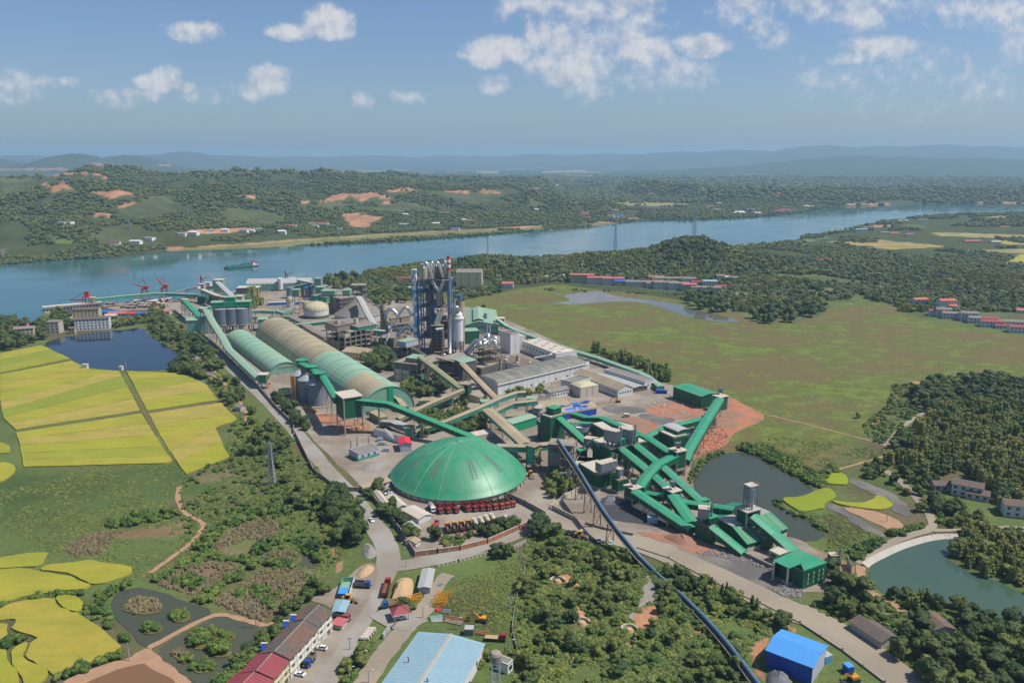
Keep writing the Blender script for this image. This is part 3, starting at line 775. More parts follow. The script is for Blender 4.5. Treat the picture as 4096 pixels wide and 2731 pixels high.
strips(xy(1190,1312,1250,1430,1330,1570,1420,1700,1490,1800),xy(1765,1225,1850,1310,1910,1365,1720,1420,1760,1500,1800,1600,1840,1660),[(1,4),(1,0),(1.2,1),(1,4),(1.1,5)],'L',[f'{q} rice strip right of the straight ditch, below the cross bund' for q in ordn])
strips(xy(130,1465,160,1560,175,1660,190,1740),xy(1135,1312,1200,1420,1290,1570,1380,1690,1330,1710),[(1,0),(1,4),(1.1,5),(1,2),(1,0)],'L',[f'{q} rice strip left of the straight ditch, below the cross bund' for q in ordn])
rice('V',xy(-120,1015,-20,1014,20,1022,26,1042,0,1042,-120,1050),RICE[2],'small green rice corner at the left edge above the grassy bund')
rice('V',xy(-120,1066,10,1062,40,1072,30,1092,0,1110,-120,1125),RICE[0],'lowest yellow rice field of the upper group at the left edge')
rice('K',xy(-300,600,0,575,200,540,395,528,370,560,345,600,330,640,180,645,0,658,-300,690),RICE[2],'narrow green rice field above the ripe yellow ones at lower left')
rice('K',xy(310,668,380,630,560,614,700,590,850,612,1040,638,1078,682,1000,725,880,765,780,782,700,776,640,735,560,700,440,682),RICE[0],'ripe yellow rice field ending in a blunt tongue toward the reeds')
rice('K',xy(-300,690,0,668,200,655,340,690,540,715,640,765,750,795,650,832,430,845,200,880,60,930,-300,990),RICE[0],'curved ripe rice field between two green bunds at lower left')
rice('K',xy(-300,1010,0,975,130,922,425,888,470,960,560,1005,630,1015,700,1080,820,1140,900,1220,985,1300,880,1345,640,1450,420,1530,395,1470,280,1410,210,1380,230,1280,320,1200,80,1160,150,1070,60,1060,-300,1120),RICE[1],'largest ripe yellow rice field at the lower left')
rice('K',xy(440,885,520,870,620,888,680,948,640,1000,580,1000,490,955),RICE[5],'small light green rice corner by the willow bushes')
rice('K',xy(-300,1140,50,1085,70,1170,0,1240,-300,1300),RICE[1],'rice parcel cut off by the left edge by the shrub patch')
rice('K',xy(90,1300,230,1235,190,1330,200,1390,370,1450,400,1540,200,1640,170,1500,80,1400),RICE[0],'winding rice parcel at the bottom left corner')
rice('K',xy(-300,1310,0,1275,60,1310,60,1400,150,1500,160,1700,-300,1700),RICE[5],'corner rice parcel at the bottom left')
rice('R',xy(725,1240,840,1165,945,1215,945,1282,850,1280,760,1270),(.22,.26,.02),'small bright green rice square at the pond corner')
rice('R',xy(400,1388,560,1385,640,1345,780,1300,850,1345,835,1400,760,1430,770,1470,680,1480,565,1505,470,1440),(.20,.25,.02),'bright green rice field on the tongue of land in the pond')
rice('R',xy(800,1402,900,1420,1050,1432,1150,1400,1165,1365,1250,1385,1305,1440,1270,1475,1180,1485,1000,1460,860,1440),(.26,.27,.03),'crescent of yellow rice round the weedy plot')
patch('ploughed_plot','R',xy(880,1452,1000,1465,1190,1490,1400,1590,1390,1650,1320,1660,1100,1560),'track_soil','tan stubble plot below the rice crescent',z=.2)
patch('ploughed_plot','R',xy(950,1215,1150,1285,1300,1340,1440,1460,1450,1540,1300,1500,1310,1440,1250,1380,1150,1355,1000,1290,945,1260),'yard_dark','fallow grey brown plot by the farm lane',z=.21)
patch('ploughed_plot','R',xy(755,1425,850,1440,1060,1560,1250,1680,1230,1710,1020,1610,900,1520,780,1470),'yard_dark','narrow dark ditch plot under the stubble',z=.22)
sheet('ditch',ribbon(GP('V',xy(274,849,300,890,345,960,402,1058)),5.5),.3,'meadow','straight overgrown ditch dividing the rice fields',it=0,step=3,amp=.6)
for (o,x,y,rx,ry,lab) in [('K',1140,960,170,75,'largest reedy island of the dark pond'),('K',1435,1035,100,55,'round grassy island at the right of the dark pond'),('K',1208,1135,100,52,'round grassy island at the foot of the dark pond'),
 ('K',1600,1250,95,60,'biggest bushy island of the muddy pond'),('K',1720,1165,60,30,'small island at the top of the muddy pond'),('K',1820,1205,65,32,'bright island near the far corner of the muddy pond'),('K',1765,1320,105,55,'island with a round bush in the muddy pond'),
 ('K',1440,1340,80,38,'left brown island of the muddy pond'),('K',1490,1390,65,30,'light green islet joined to the brown island'),('K',1620,1445,110,52,'long bright island at the bottom of the muddy pond')]:
 pts=[(x+rx*cos(t*pi/6)*rr.uniform(.85,1.1),y+ry*sin(t*pi/6)*rr.uniform(.85,1.1)) for t in range(12)]
 sheet('island',GP(o,pts),.5,'meadow',lab,it=1,step=3,amp=.3,depth=.4)
# building blocks
class Fr:
 def __init__(s,o,u,v,Lu,Lv):s.o=V3((o[0],o[1],0));s.u=u;s.v=v;s.Lu=Lu;s.Lv=Lv
 def P(s,a,b,z):return s.o+s.u*a+s.v*b+Zv(z)
 def box(s,mb,a0,b0,z0,a1,b1,z1):
  mb.hexa([s.P(a0,b0,z0),s.P(a1,b0,z0),s.P(a1,b1,z0),s.P(a0,b1,z0)],[s.P(a0,b0,z1),s.P(a1,b0,z1),s.P(a1,b1,z1),s.P(a0,b1,z1)]);return mb
 def ang(s):return math.atan2(s.u.y,s.u.x)
def frame(o,n,r,l,z=.0,Lv=None,Lu=None):
 """n: near corner, r: the next corner along the right hand wall, l: along the left hand wall; measured at height z"""
 N,R_,Lf=G(o,*n,z),G(o,*r,z),G(o,*l,z)
 u=V3((R_.x-N.x,R_.y-N.y,0));lu=u.length;u.normalize()
 v=V3((Lf.x-N.x,Lf.y-N.y,0));perp=V3((-u.y,u.x,0));d=v.dot(perp)
 if d<0:perp=-perp;d=-d
 return Fr(N,u,perp,Lu or lu,Lv or d)
def frm2(o,a,b,dep,z=.0):
 A_,B_=G(o,*a,z),G(o,*b,z);u=V3((B_.x-A_.x,B_.y-A_.y,0));L=u.length;u.normalize();perp=V3((-u.y,u.x,0))
 if perp.y<0:perp=-perp
 return Fr(A_,u,perp,L,dep)
WM={}
def win_mesh(w_,h_,m='window_glass'):
 k=(round(w_,2),round(h_,2),m)
 if k not in WM:
  b=MB().box(-w_/2,-.06,0,w_/2,.06,h_);me=BD.meshes.new('window');me.from_pydata(b.v,[],b.f);me.materials.append(MATS[m]);WM[k]=me
 return WM[k]
def put_win(root,p,ang,w_,h_,m='window_glass',name='window'):
 o=BD.objects.new(name,win_mesh(w_,h_,m));col.objects.link(o);o.parent=root
 o.location=V3(p)-V3(root.location);o.rotation_euler=(0,0,ang);return o
def wins(root,fr,sides,rows,n,w_=1.4,h_=1.5,m='window_glass',margin=1.2,name='window'):
 for sd_ in sides:
  a,b_,L,nn,ang=dict(f=(0,0,fr.Lu,-fr.v,fr.ang()),r=(fr.Lu,0,fr.Lv,fr.u,fr.ang()+pi/2),l=(0,0,fr.Lv,-fr.u,fr.ang()+pi/2),b=(0,fr.Lv,fr.Lu,fr.v,fr.ang()))[sd_]
  k=n if isinstance(n,int) else max(1,int(L/n))
  for z in rows:
   for i in range(k):
    t=margin+(L-2*margin)*(i+.5)/k
    p=(fr.P(t,b_,z) if sd_ in 'fb' else fr.P(a,t,z))+nn*.02
    put_win(root,p,ang,w_,h_,m,name)
def FD(p,x,y,Lu,Lv):
 u=V3((x,y,0)).normalized();return Fr(p,u,V3((-u.y,u.x,0)),Lu,Lv)
def FE(a,b_,Lu,Lv):
 return FD(a,b_.x-a.x,b_.y-a.y,Lu,Lv)
def bxp(fr,r,nm,m,*c):      # one box in a local frame as a part
 mb=MB();fr.box(mb,*c);return mb.mk(nm,m,r)
def root_at(name,fr,label,cat,group=None):
 return empty(name,fr.P(fr.Lu/2,fr.Lv/2,0),label,cat,group)
def ribs(fr,root,h,step,m,sides='fr',name='wall_rib',w_=.18,z0=0):
 mb=MB()
 for sd_ in sides:
  L=fr.Lu if sd_ in 'fb' else fr.Lv
  for i in range(1,max(2,int(L/step))):
   t=L*i/max(2,int(L/step))
   if sd_=='f':fr.box(mb,t-w_,-.08,z0,t+w_,.03,h-.02)
   if sd_=='r':fr.box(mb,fr.Lu-.03,t-w_,z0,fr.Lu+.08,t+w_,h-.02)
   if sd_=='l':fr.box(mb,-.08,t-w_,z0,.03,t+w_,h-.02)
   if sd_=='b':fr.box(mb,t-w_,fr.Lv-.03,z0,t+w_,fr.Lv+.08,h-.02)
 o=mb.mk(name,m,root);o['kind']='stuff';return o
def block(name,label,cat,fr,h,wall,roof,base=None,par=.6,ribstep=0,ribmat=None,z0=0,rows=(),nwin=6,sides='fr',wmat='window_glass',group=None,roofthick=.35,over=.0,ww=1.4,wh=1.5):
 r=root_at(name,fr,label,cat,group)
 bxp(fr,r,'wall',wall,0,0,z0+(1.6 if base else 0),fr.Lu,fr.Lv,h)
 if base:
  bxp(fr,r,'plinth',base,-.05,-.05,0,fr.Lu+.05,fr.Lv+.05,1.6)
 bxp(fr,r,'roof',roof,-over-.06,-over-.06,h,fr.Lu+over+.06,fr.Lv+over+.06,h+roofthick)
 if par:
  q=h+roofthick;mb=MB();o_=over+.06;t=.3
  fr.box(mb,-o_,-o_,q,fr.Lu+o_,-o_+t,q+par);fr.box(mb,-o_,fr.Lv+o_-t,q,fr.Lu+o_,fr.Lv+o_,q+par)
  fr.box(mb,-o_,-o_+t,q,-o_+t,fr.Lv+o_-t,q+par);fr.box(mb,fr.Lu+o_-t,-o_+t,q,fr.Lu+o_,fr.Lv+o_-t,q+par)
  mb.mk('parapet',wall,r)
 if ribstep:ribs(fr,r,h,ribstep,ribmat or wall,sides)
 if rows:wins(r,fr,sides,rows,nwin,ww,wh,wmat)
 return r
def gable(name,label,cat,fr,h,rise,wall,roof,along='u',over=.5,rows=(),nwin=5.,sides='fr',group=None,seams=0,wmat='window_glass',ww=1.3,wh=1.3,ribstep=0,ridge=.5,seam_m=None):
 """pitched hall; ridge runs along u or v"""
 r=root_at(name,fr,label,cat,group)
 mb=MB();fr.box(mb,0,0,0,fr.Lu,fr.Lv,h)
 if along=='u':
  for a in (0,fr.Lu):mb.poly([fr.P(a,0,h),fr.P(a,fr.Lv,h),fr.P(a,fr.Lv*ridge,h+rise)])
 else:
  for b_ in (0,fr.Lv):mb.poly([fr.P(0,b_,h),fr.P(fr.Lu,b_,h),fr.P(fr.Lu*ridge,b_,h+rise)])
 mb.mk('wall',wall,r)
 th=.22
 half=[('a',0),('b',1)]
 for _,sgn in half:
  mb=MB()
  if along=='u':
   e=-over if sgn==0 else fr.Lv+over;mid=fr.Lv*ridge;ze=h-rise*over/(abs(mid-(0 if sgn==0 else fr.Lv))+1e-6)
   q=[fr.P(-over,e,ze),fr.P(fr.Lu+over,e,ze),fr.P(fr.Lu+over,mid,h+rise),fr.P(-over,mid,h+rise)]
  else:
   e=-over if sgn==0 else fr.Lu+over;mid=fr.Lu*ridge;ze=h-rise*over/(abs(mid-(0 if sgn==0 else fr.Lu))+1e-6)
   q=[fr.P(e,-over,ze),fr.P(e,fr.Lv+over,ze),fr.P(mid,fr.Lv+over,h+rise),fr.P(mid,-over,h+rise)]
  up=Zv(th);mb.hexa([p+Zv(.02) for p in q],[p+up for p in q]);mb.mk('roof',roof,r)
  if seams:
   mb=MB();n=max(2,int((q[1]-q[0]).length/seams))
   for i in range(1,n):
    a0=q[0].lerp(q[1],i/n)+Zv(th+.04);a1=q[3].lerp(q[2],i/n)+Zv(th+.04);mb.beam(a0,a1,.14,.1)
   mb.mk('roof_seam',seam_m or roof,r)
 if ribstep:ribs(fr,r,h,ribstep,wall,sides)
 if rows:wins(r,fr,sides,rows,nwin,ww,wh,wmat)
 return r
def arch_hall(name,label,fr,h,rise,wall,roof,cat='hall',along='u',n=12,seams=8,parts=None,end_m=None,over=.6,ribm=None):
 """barrel roof on low walls"""
 r=root_at(name,fr,label,cat)
 W_=fr.Lv if along=='u' else fr.Lu;Lg=fr.Lu if along=='u' else fr.Lv
 def Pt(a,s,z):return fr.P(a,s,z) if along=='u' else fr.P(s,a,z)
 def prof(o_=.0):
  out=[]
  for i in range(n+1):
   t=pi*i/n;out.append((W_/2-(W_/2+o_)*cos(t),h+(rise+o_)*sin(t)))
  return out
 pr=prof()
 if h>.1:
  bxp(fr,r,'wall',wall,0,0,0,fr.Lu,fr.Lv,h)
 for a in (0,Lg):
  MB().poly([Pt(a,s,z) for s,z in pr]).mk('end_wall',end_m or wall,r)
 p2=prof(.18)
 segs=parts or [(0,1,roof)]
 for (t0,t1,m) in segs:
  mb=MB();a0,a1=Lg*t0-(over if t0==0 else 0),Lg*t1+(over if t1==1 else 0);k=max(1,int((a1-a0)/12))
  for j in range(k):
   for i in range(n):
    b0,b1=a0+(a1-a0)*j/k,a0+(a1-a0)*(j+1)/k
    mb.quad(Pt(b0,*p2[i]),Pt(b1,*p2[i]),Pt(b1,*p2[i+1]),Pt(b0,*p2[i+1]))
  mb.mk('roof',m,r,smooth=True)
 if seams:
  k=int(Lg/seams);pp=prof(.30)
  for j in range(0,k+1):
   a=Lg*j/k;MB().tube([Pt(a,s,z) for s,z in pp],.12,4).mk('roof_rib',ribm or roof,r)
 return r
def trestle(root,p,d,m='dsteel',wd=3.2,zt=None,brace=True,r=.22,name='trestle'):
 """an A frame under the gallery at p, d: direction of the gallery"""
 z=zt if zt is not None else p.z;n=V3((-d.y,d.x,0)).normalized();mb=MB();sp=wd/2
 b0=V3((p.x,p.y,0))+n*(sp*1.35);b1=V3((p.x,p.y,0))-n*(sp*1.35);t0=V3((p.x,p.y,z))+n*sp;t1=V3((p.x,p.y,z))-n*sp
 mb.beam(b0,t0,r*2);mb.beam(b1,t1,r*2)
 if brace:
  k=max(1,int(z/5))
  for i in range(k):
   a,c=i/k,(i+1)/k
   mb.beam(b0.lerp(t0,a),b1.lerp(t1,c),.2);mb.beam(b1.lerp(t1,a),b0.lerp(t0,c),.2);mb.beam(b0.lerp(t0,c),b1.lerp(t1,c),.24)
 mb.mk(name,m,root)['kind']='stuff'
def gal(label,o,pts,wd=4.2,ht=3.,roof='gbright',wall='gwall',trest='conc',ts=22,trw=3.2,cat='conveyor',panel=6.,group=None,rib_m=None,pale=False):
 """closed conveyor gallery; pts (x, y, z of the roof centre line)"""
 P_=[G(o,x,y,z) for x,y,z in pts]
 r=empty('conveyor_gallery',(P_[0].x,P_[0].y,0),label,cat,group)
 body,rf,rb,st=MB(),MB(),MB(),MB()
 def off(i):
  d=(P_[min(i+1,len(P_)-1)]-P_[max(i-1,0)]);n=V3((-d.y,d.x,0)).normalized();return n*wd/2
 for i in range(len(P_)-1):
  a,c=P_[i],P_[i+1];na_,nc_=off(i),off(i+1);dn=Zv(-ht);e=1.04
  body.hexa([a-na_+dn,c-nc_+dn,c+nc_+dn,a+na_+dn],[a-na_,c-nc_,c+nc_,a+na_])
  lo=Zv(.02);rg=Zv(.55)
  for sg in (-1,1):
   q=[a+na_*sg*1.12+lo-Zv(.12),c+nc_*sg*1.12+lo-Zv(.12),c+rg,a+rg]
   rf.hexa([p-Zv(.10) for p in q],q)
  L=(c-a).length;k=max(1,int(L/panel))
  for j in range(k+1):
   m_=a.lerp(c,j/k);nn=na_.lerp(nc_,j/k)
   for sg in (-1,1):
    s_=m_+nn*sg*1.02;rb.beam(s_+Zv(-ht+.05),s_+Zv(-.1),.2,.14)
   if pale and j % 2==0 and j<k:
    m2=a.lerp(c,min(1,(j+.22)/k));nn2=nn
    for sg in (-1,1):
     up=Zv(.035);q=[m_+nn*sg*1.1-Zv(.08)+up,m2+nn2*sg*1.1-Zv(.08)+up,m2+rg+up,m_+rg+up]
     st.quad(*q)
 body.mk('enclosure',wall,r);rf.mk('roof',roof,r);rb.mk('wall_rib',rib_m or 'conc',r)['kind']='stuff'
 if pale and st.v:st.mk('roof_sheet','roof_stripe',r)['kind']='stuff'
 if ts:
  tot=0;acc_=ts*.5
  for i in range(len(P_)-1):
   a,c=P_[i],P_[i+1];L=(c-a).length;d=(c-a)
   while acc_<tot+L:
    p=a.lerp(c,(acc_-tot)/L)
    if p.z-ht>1.5:trestle(r,p,d,trest,trw,p.z-ht)
    acc_+=ts
   tot+=L
 return r
def bagh(root_name,label,fr,z0,z1,m='galv_pale',cat='dust collector',stack=True,group=None,legs=True):
 """ribbed filter box with hoppers, on legs, and its exhaust stack"""
 r=root_at(root_name,fr,label,cat,group);r.location.z=z0
 zh=z0+(z1-z0)*.38
 bxp(fr,r,'casing',m,0,0,zh,fr.Lu,fr.Lv,z1)
 mb=MB();n=max(3,int(fr.Lu/.9))
 for i in range(n+1):
  a=fr.Lu*i/n;fr.box(mb,a-.09,-.2,zh+.05,a+.09,.03,z1-.05)
 n=max(2,int(fr.Lv/.9))
 for i in range(n+1):
  a=fr.Lv*i/n;fr.box(mb,fr.Lu-.03,a-.09,zh+.05,fr.Lu+.2,a+.09,z1-.05);fr.box(mb,-.2,a-.09,zh+.05,.03,a+.09,z1-.05)
 mb.mk('stiffener','galv',r)
 mb=MB();k=max(1,round(fr.Lu/3.2))
 for i in range(k):
  a0,a1=fr.Lu*i/k,fr.Lu*(i+1)/k;am=(a0+a1)/2;bm=fr.Lv/2;q=.35
  mb.hexa([fr.P(am-q,bm-q,z0+.5),fr.P(am+q,bm-q,z0+.5),fr.P(am+q,bm+q,z0+.5),fr.P(am-q,bm+q,z0+.5)],[fr.P(a0+.05,.05,zh),fr.P(a1-.05,.05,zh),fr.P(a1-.05,fr.Lv-.05,zh),fr.P(a0+.05,fr.Lv-.05,zh)])
 mb.mk('hopper',m,r)
 bxp(fr,r,'top_deck','pale_con',-.25,-.25,z1,fr.Lu+.25,fr.Lv+.25,z1+.25)
 for a,b_ in ((0,0),(fr.Lu,0),(0,fr.Lv),(fr.Lu,fr.Lv)):
  MB().beam(fr.P(a,b_,z0),fr.P(a,b_,z1),.28).mk('leg','dsteel',r)
 mb=MB()
 for s_ in range(5):
  a=fr.Lu*s_/4;mb.beam(fr.P(a,-.2,z1+.25),fr.P(a,-.2,z1+1.3),.08)
 mb.beam(fr.P(-.2,-.2,z1+1.3),fr.P(fr.Lu+.2,-.2,z1+1.3),.09);mb.beam(fr.P(fr.Lu+.2,-.2,z1+1.3),fr.P(fr.Lu+.2,fr.Lv+.2,z1+1.3),.09)
 mb.mk('railing','yellow',r)
 if stack:
  c=fr.P(fr.Lu+1.1,fr.Lv*.3,0);s=MB().lathe((c.x,c.y),[(.5,z0),(.5,z1+2.6),(.62,z1+2.6),(.62,z1+3.),(.4,z1+3.05)],12);s.mk('stack','galv',r,smooth=False)
 return r
def ttw(label,fr,h,zb,wall='gwall',roof='pale_con',colm='conc',cat='transfer tower',over=.8,brace=True,stairs=True,hut=False):
 """closed upper storeys on open concrete columns"""
 r=root_at('transfer_tower',fr,label,cat)
 bxp(fr,r,'enclosure',wall,0,0,zb,fr.Lu,fr.Lv,h)
 bxp(fr,r,'roof',roof,-over,-over,h,fr.Lu+over,fr.Lv+over,h+.45)
 bxp(fr,r,'floor_slab',colm,-.25,-.25,zb-.4,fr.Lu+.25,fr.Lv+.25,zb)
 for a,b_ in ((0,0),(fr.Lu,0),(0,fr.Lv),(fr.Lu,fr.Lv)):
  mb=MB();mb.beam(fr.P(a,b_,0),fr.P(a,b_,h),.75);mb.mk('column',colm,r)
 if zb>4:
  mb=MB();k=max(1,int(zb/5))
  for i in range(1,k+1):
   z=(zb-.4)*i/(k+.0) if i<k else zb-1
   for a,b_,c,d in ((0,0,fr.Lu,0),(fr.Lu,0,fr.Lu,fr.Lv),(fr.Lu,fr.Lv,0,fr.Lv),(0,fr.Lv,0,0)):mb.beam(fr.P(a,b_,z),fr.P(c,d,z),.4)
  mb.mk('cross_beam',colm,r)
 ribs(fr,r,h,2.2,wall,'frl',z0=zb+.1,w_=.07)
 if stairs:
  mb=MB();z=0;k=0;st=2.8
  while z<h-st:
   a0,a1=(.1,.9) if k % 2==0 else (.9,.1)
   mb.beam(fr.P(fr.Lu+1.,fr.Lv*a0,z),fr.P(fr.Lu+1.,fr.Lv*a1,z+st),.7,.15);fr.box(mb,fr.Lu+.3,fr.Lv*a1-.6,z+st-.1,fr.Lu+1.5,fr.Lv*a1+.6,z+st);z+=st;k+=1
  mb.mk('stair','yellow',r)
 if hut:
  bxp(fr,r,'penthouse',wall,fr.Lu*.2,fr.Lv*.2,h+.45,fr.Lu*.8,fr.Lv*.8,h+3.2)
  bxp(fr,r,'penthouse_roof','gbright',fr.Lu*.14,fr.Lv*.14,h+3.2,fr.Lu*.86,fr.Lv*.86,h+3.5)
 return r
def silo(label,c,rad,z0,z1,apex,m='galv',roofm='galv_pale',n=32,ringstep=1.1,legs=0,cat='silo',group=None,cap=True):
 r=empty('silo',(c.x,c.y,0),label,cat,group);zb=z0
 MB().lathe(c,[(rad,zb),(rad,z1)],n).mk('shell',m,r,smooth=True)
 MB().lathe(c,[(rad+.25,z1),(rad+.1,z1+.12),(rad*.18,apex),(.01,apex+.05)],n).mk('roof',roofm,r)
 mb=MB();k=int((z1-zb)/ringstep)
 for i in range(k+1):
  z=zb+(z1-zb)*i/k;mb.lathe(c,[(rad+.02,z-.07),(rad+.11,z),(rad+.02,z+.07)],n)
 mb.mk('hoop',m,r)
 mb=MB()
 for i in range(n // 2):
  t=2*pi*i/(n // 2);a=V3((c.x+rad*cos(t),c.y+rad*sin(t),z1+.25));b_=V3((c.x+.18*rad*cos(t),c.y+.18*rad*sin(t),apex+.06));mb.beam(a,b_,.12)
 mb.mk('roof_rib',roofm,r)
 if cap:MB().lathe(c,[(rad*.16,apex-.1),(rad*.16,apex+.9),(.01,apex+1.2)],12).mk('cap','steel',r)
 if legs:
  MB().lathe(c,[(.5,z0-4.5),(rad*.95,z0)],n).mk('hopper',m,r)
  MB().lathe(c,[(rad+.3,z0-.6),(rad+.3,z0),(rad,z0+.01)],n).mk('ring_beam','conc',r)
  for i in range(legs):
   t=2*pi*(i+.5)/legs;x,y=c.x+(rad-.3)*cos(t),c.y+(rad-.3)*sin(t);MB().beam((x,y,0),(x,y,z0-.5),.8).mk('leg','conc',r)
 return r
def ofr(label,fr,floors,colm='dark_con',slabm='dark_con',nx=3,ny=2,walls=(),cat='process building',bw=.55,name='process_building',brace=0,bm=None,rail=True):
 """open storeys: columns, beams and slabs, some bays closed"""
 r=root_at(name,fr,label,cat);top=floors[-1]
 for i in range(nx+1):
  for j in range(ny+1):
   if 0<i<nx and 0<j<ny:continue
   MB().beam(fr.P(fr.Lu*i/nx,fr.Lv*j/ny,0),fr.P(fr.Lu*i/nx,fr.Lv*j/ny,top),bw).mk('column',colm,r)
 for z in floors:
  bxp(fr,r,'floor_slab',slabm,-.3,-.3,z-.35,fr.Lu+.3,fr.Lv+.3,z)
 if rail:
  mb=MB()
  for z in floors:
   for k in (.5,1.05):
    mb.beam(fr.P(-.2,-.2,z+k),fr.P(fr.Lu+.2,-.2,z+k),.08);mb.beam(fr.P(fr.Lu+.2,-.2,z+k),fr.P(fr.Lu+.2,fr.Lv+.2,z+k),.08);mb.beam(fr.P(-.2,-.2,z+k),fr.P(-.2,fr.Lv+.2,z+k),.08)
  mb.mk('railing','bsteel',r)
 if brace:
  mb=MB();zs=[0]+list(floors)
  for k in range(len(zs)-1):
   for i in range(nx):
    a0,a1=fr.Lu*i/nx,fr.Lu*(i+1)/nx;mb.beam(fr.P(a0,-.05,zs[k]),fr.P(a1,-.05,zs[k+1]),brace);mb.beam(fr.P(a1,-.05,zs[k]),fr.P(a0,-.05,zs[k+1]),brace)
   for a in (0,fr.Lu):
    for j in range(ny):
     b0,b1=fr.Lv*j/ny,fr.Lv*(j+1)/ny;mb.beam(fr.P(a,b0,zs[k]),fr.P(a,b1,zs[k+1]),brace);mb.beam(fr.P(a,b1,zs[k]),fr.P(a,b0,zs[k+1]),brace)
  mb.mk('brace',bm or colm,r)
 for (i0,i1,j0,j1,z0,z1,m) in walls:
  bxp(fr,r,'infill_wall',m,fr.Lu*i0/nx,fr.Lv*j0/ny,z0,fr.Lu*i1/nx,fr.Lv*j1/ny,z1)
 return r
def duct(label,pts,rad,m='ductm',cat='duct',n=14,rings=True,bend=3,group=None,name='duct'):
 P_=[V3(p) for p in pts];q=[P_[0]]
 for i in range(1,len(P_)-1):
  a,b_,c=P_[i-1],P_[i],P_[i+1];k=min((b_-a).length,(c-b_).length,rad*5)*.48;s0=b_+(a-b_).normalized()*k;s1=b_+(c-b_).normalized()*k
  for j in range(bend+1):
   t=j/bend;q.append(s0.lerp(b_,t).lerp(b_.lerp(s1,t),t))
 q.append(P_[-1])
 r=empty(name,P_[0],label,cat,group)
 MB().tube(q,rad,n).mk('pipe',m,r,smooth=True)
 if rings:
  mb=MB()
  for i in range(len(P_)-1):
   a,c=P_[i],P_[i+1];L=(c-a).length;k=int(L/(rad*3.2));d=(c-a).normalized()*.12
   for j in range(1,k):
    p=a.lerp(c,j/k);mb.tube([p-d,p+d],rad*1.06,n)
  if mb.v:mb.mk('flange','steel',r)
 return r
def wline(label,pts,h=2.6,th=.3,m='conc',post=4.5,cat='wall',postm=None,name='boundary_wall',coping=True):
 r=empty(name,(pts[0].x,pts[0].y,0),label,cat);mb,pm,cp=MB(),MB(),MB()
 for i in range(len(pts)-1):
  a,c=V3((pts[i].x,pts[i].y,0)),V3((pts[i+1].x,pts[i+1].y,0));up=Zv(h/2);mb.beam(a+up,c+up,th,h)
  if coping:cp.beam(a+Zv(h+.08),c+Zv(h+.08),th+.14,.16)
  L=(c-a).length;k=max(1,int(L/post))
  for j in range(k+1):p=a.lerp(c,j/k);pm.box(p.x-.28,p.y-.28,0,p.x+.28,p.y+.28,h+.2)
 mb.mk('panel',m,r);pm.mk('pier',postm or m,r)
 if coping:cp.mk('coping',postm or m,r)
 return r
# the green dome
def dome():
 Lp,Rp=G('B',325,1215,3.2),G('B',1395,1190,3.2)
 front=G('B',870,1396,3.2);R=39.0
 cx,cy=(Lp.x+Rp.x)/2,front.y+R
 c=V3((cx,cy));Ht=18.4
 r=empty('storage_dome',(cx,cy,0),'huge shallow green dome on a low concrete ring wall','storage dome')
 Rs=(R*R+Ht*Ht)/(2*Ht);prof=[]
 for i in range(19):
  rr_=R*(1-i/18);z=3.2+math.sqrt(Rs*Rs-rr_*rr_)-(Rs-Ht);prof.append((max(rr_,.02),z))
 def zat(q):return 3.2+math.sqrt(Rs*Rs-q*q)-(Rs-Ht)
 MB().lathe(c,[(R+.5,2.95)]+prof,96).mk('shell','dome_green',r,smooth=True)
 for k in range(16):
  t=2*pi*(k+.45)/16
  MB().tube([(cx+q*cos(t),cy+q*sin(t),zat(q)+.05) for q in [R*.999*(1-i/12) for i in range(13)]],.13,4).mk('seam','pg_wall',r)
 for q in (R*.25,R*.5,R*.75):
  MB().lathe(c,[(q+.15,zat(q+.15)+.05),(q-.15,zat(q-.15)+.05)],96).mk('ring_seam','dome_green',r)
 for t0 in (-2.62,-2.,-1.2,-.62):
  for dt in (-.04,.04):
   mb=MB()
   for i in range(8):
    q0,q1=R*(.50+.30*i/8),R*(.50+.30*(i+1)/8);w_=.55
    def pp(q,sgn):
     t=t0+dt;x=q*cos(t)-sgn*w_*sin(t);y=q*sin(t)+sgn*w_*cos(t);return (cx+x,cy+y,zat(math.hypot(x,y))+.09)
    mb.quad(pp(q0,-1),pp(q0,1),pp(q1,1),pp(q1,-1))
   mb.mk('skylight','skylight',r)
 MB().lathe(c,[(R-.3,0),(R-.3,2.9)],72).mk('ring_wall','red_soil' if False else 'conc',r)
 for k in range(48):
  t=2*pi*k/48
  if -2.9<(t if t<pi else t-2*pi)<.3:x,y=cx+(R-.1)*cos(t),cy+(R-.1)*sin(t);MB().box(x-.35,y-.35,0,x+.35,y+.35,3.1).mk('pier','dark_con',r)
 t=-.62;p=V3((cx+(R-.2)*cos(t),cy+(R-.2)*sin(t),0));fr=Fr(p,V3((-sin(t),cos(t),0)),V3((-cos(t),-sin(t),0)),6,1.2)
 bxp(fr,r,'door','dsteel',-3,-.3,0,3,.5,2.9)
 MB().lathe(c,[(1.6,zat(1.6)+.02),(1.3,zat(0)+.35),(.01,zat(0)+.6)],20).mk('cap','dome_green',r)
dome()
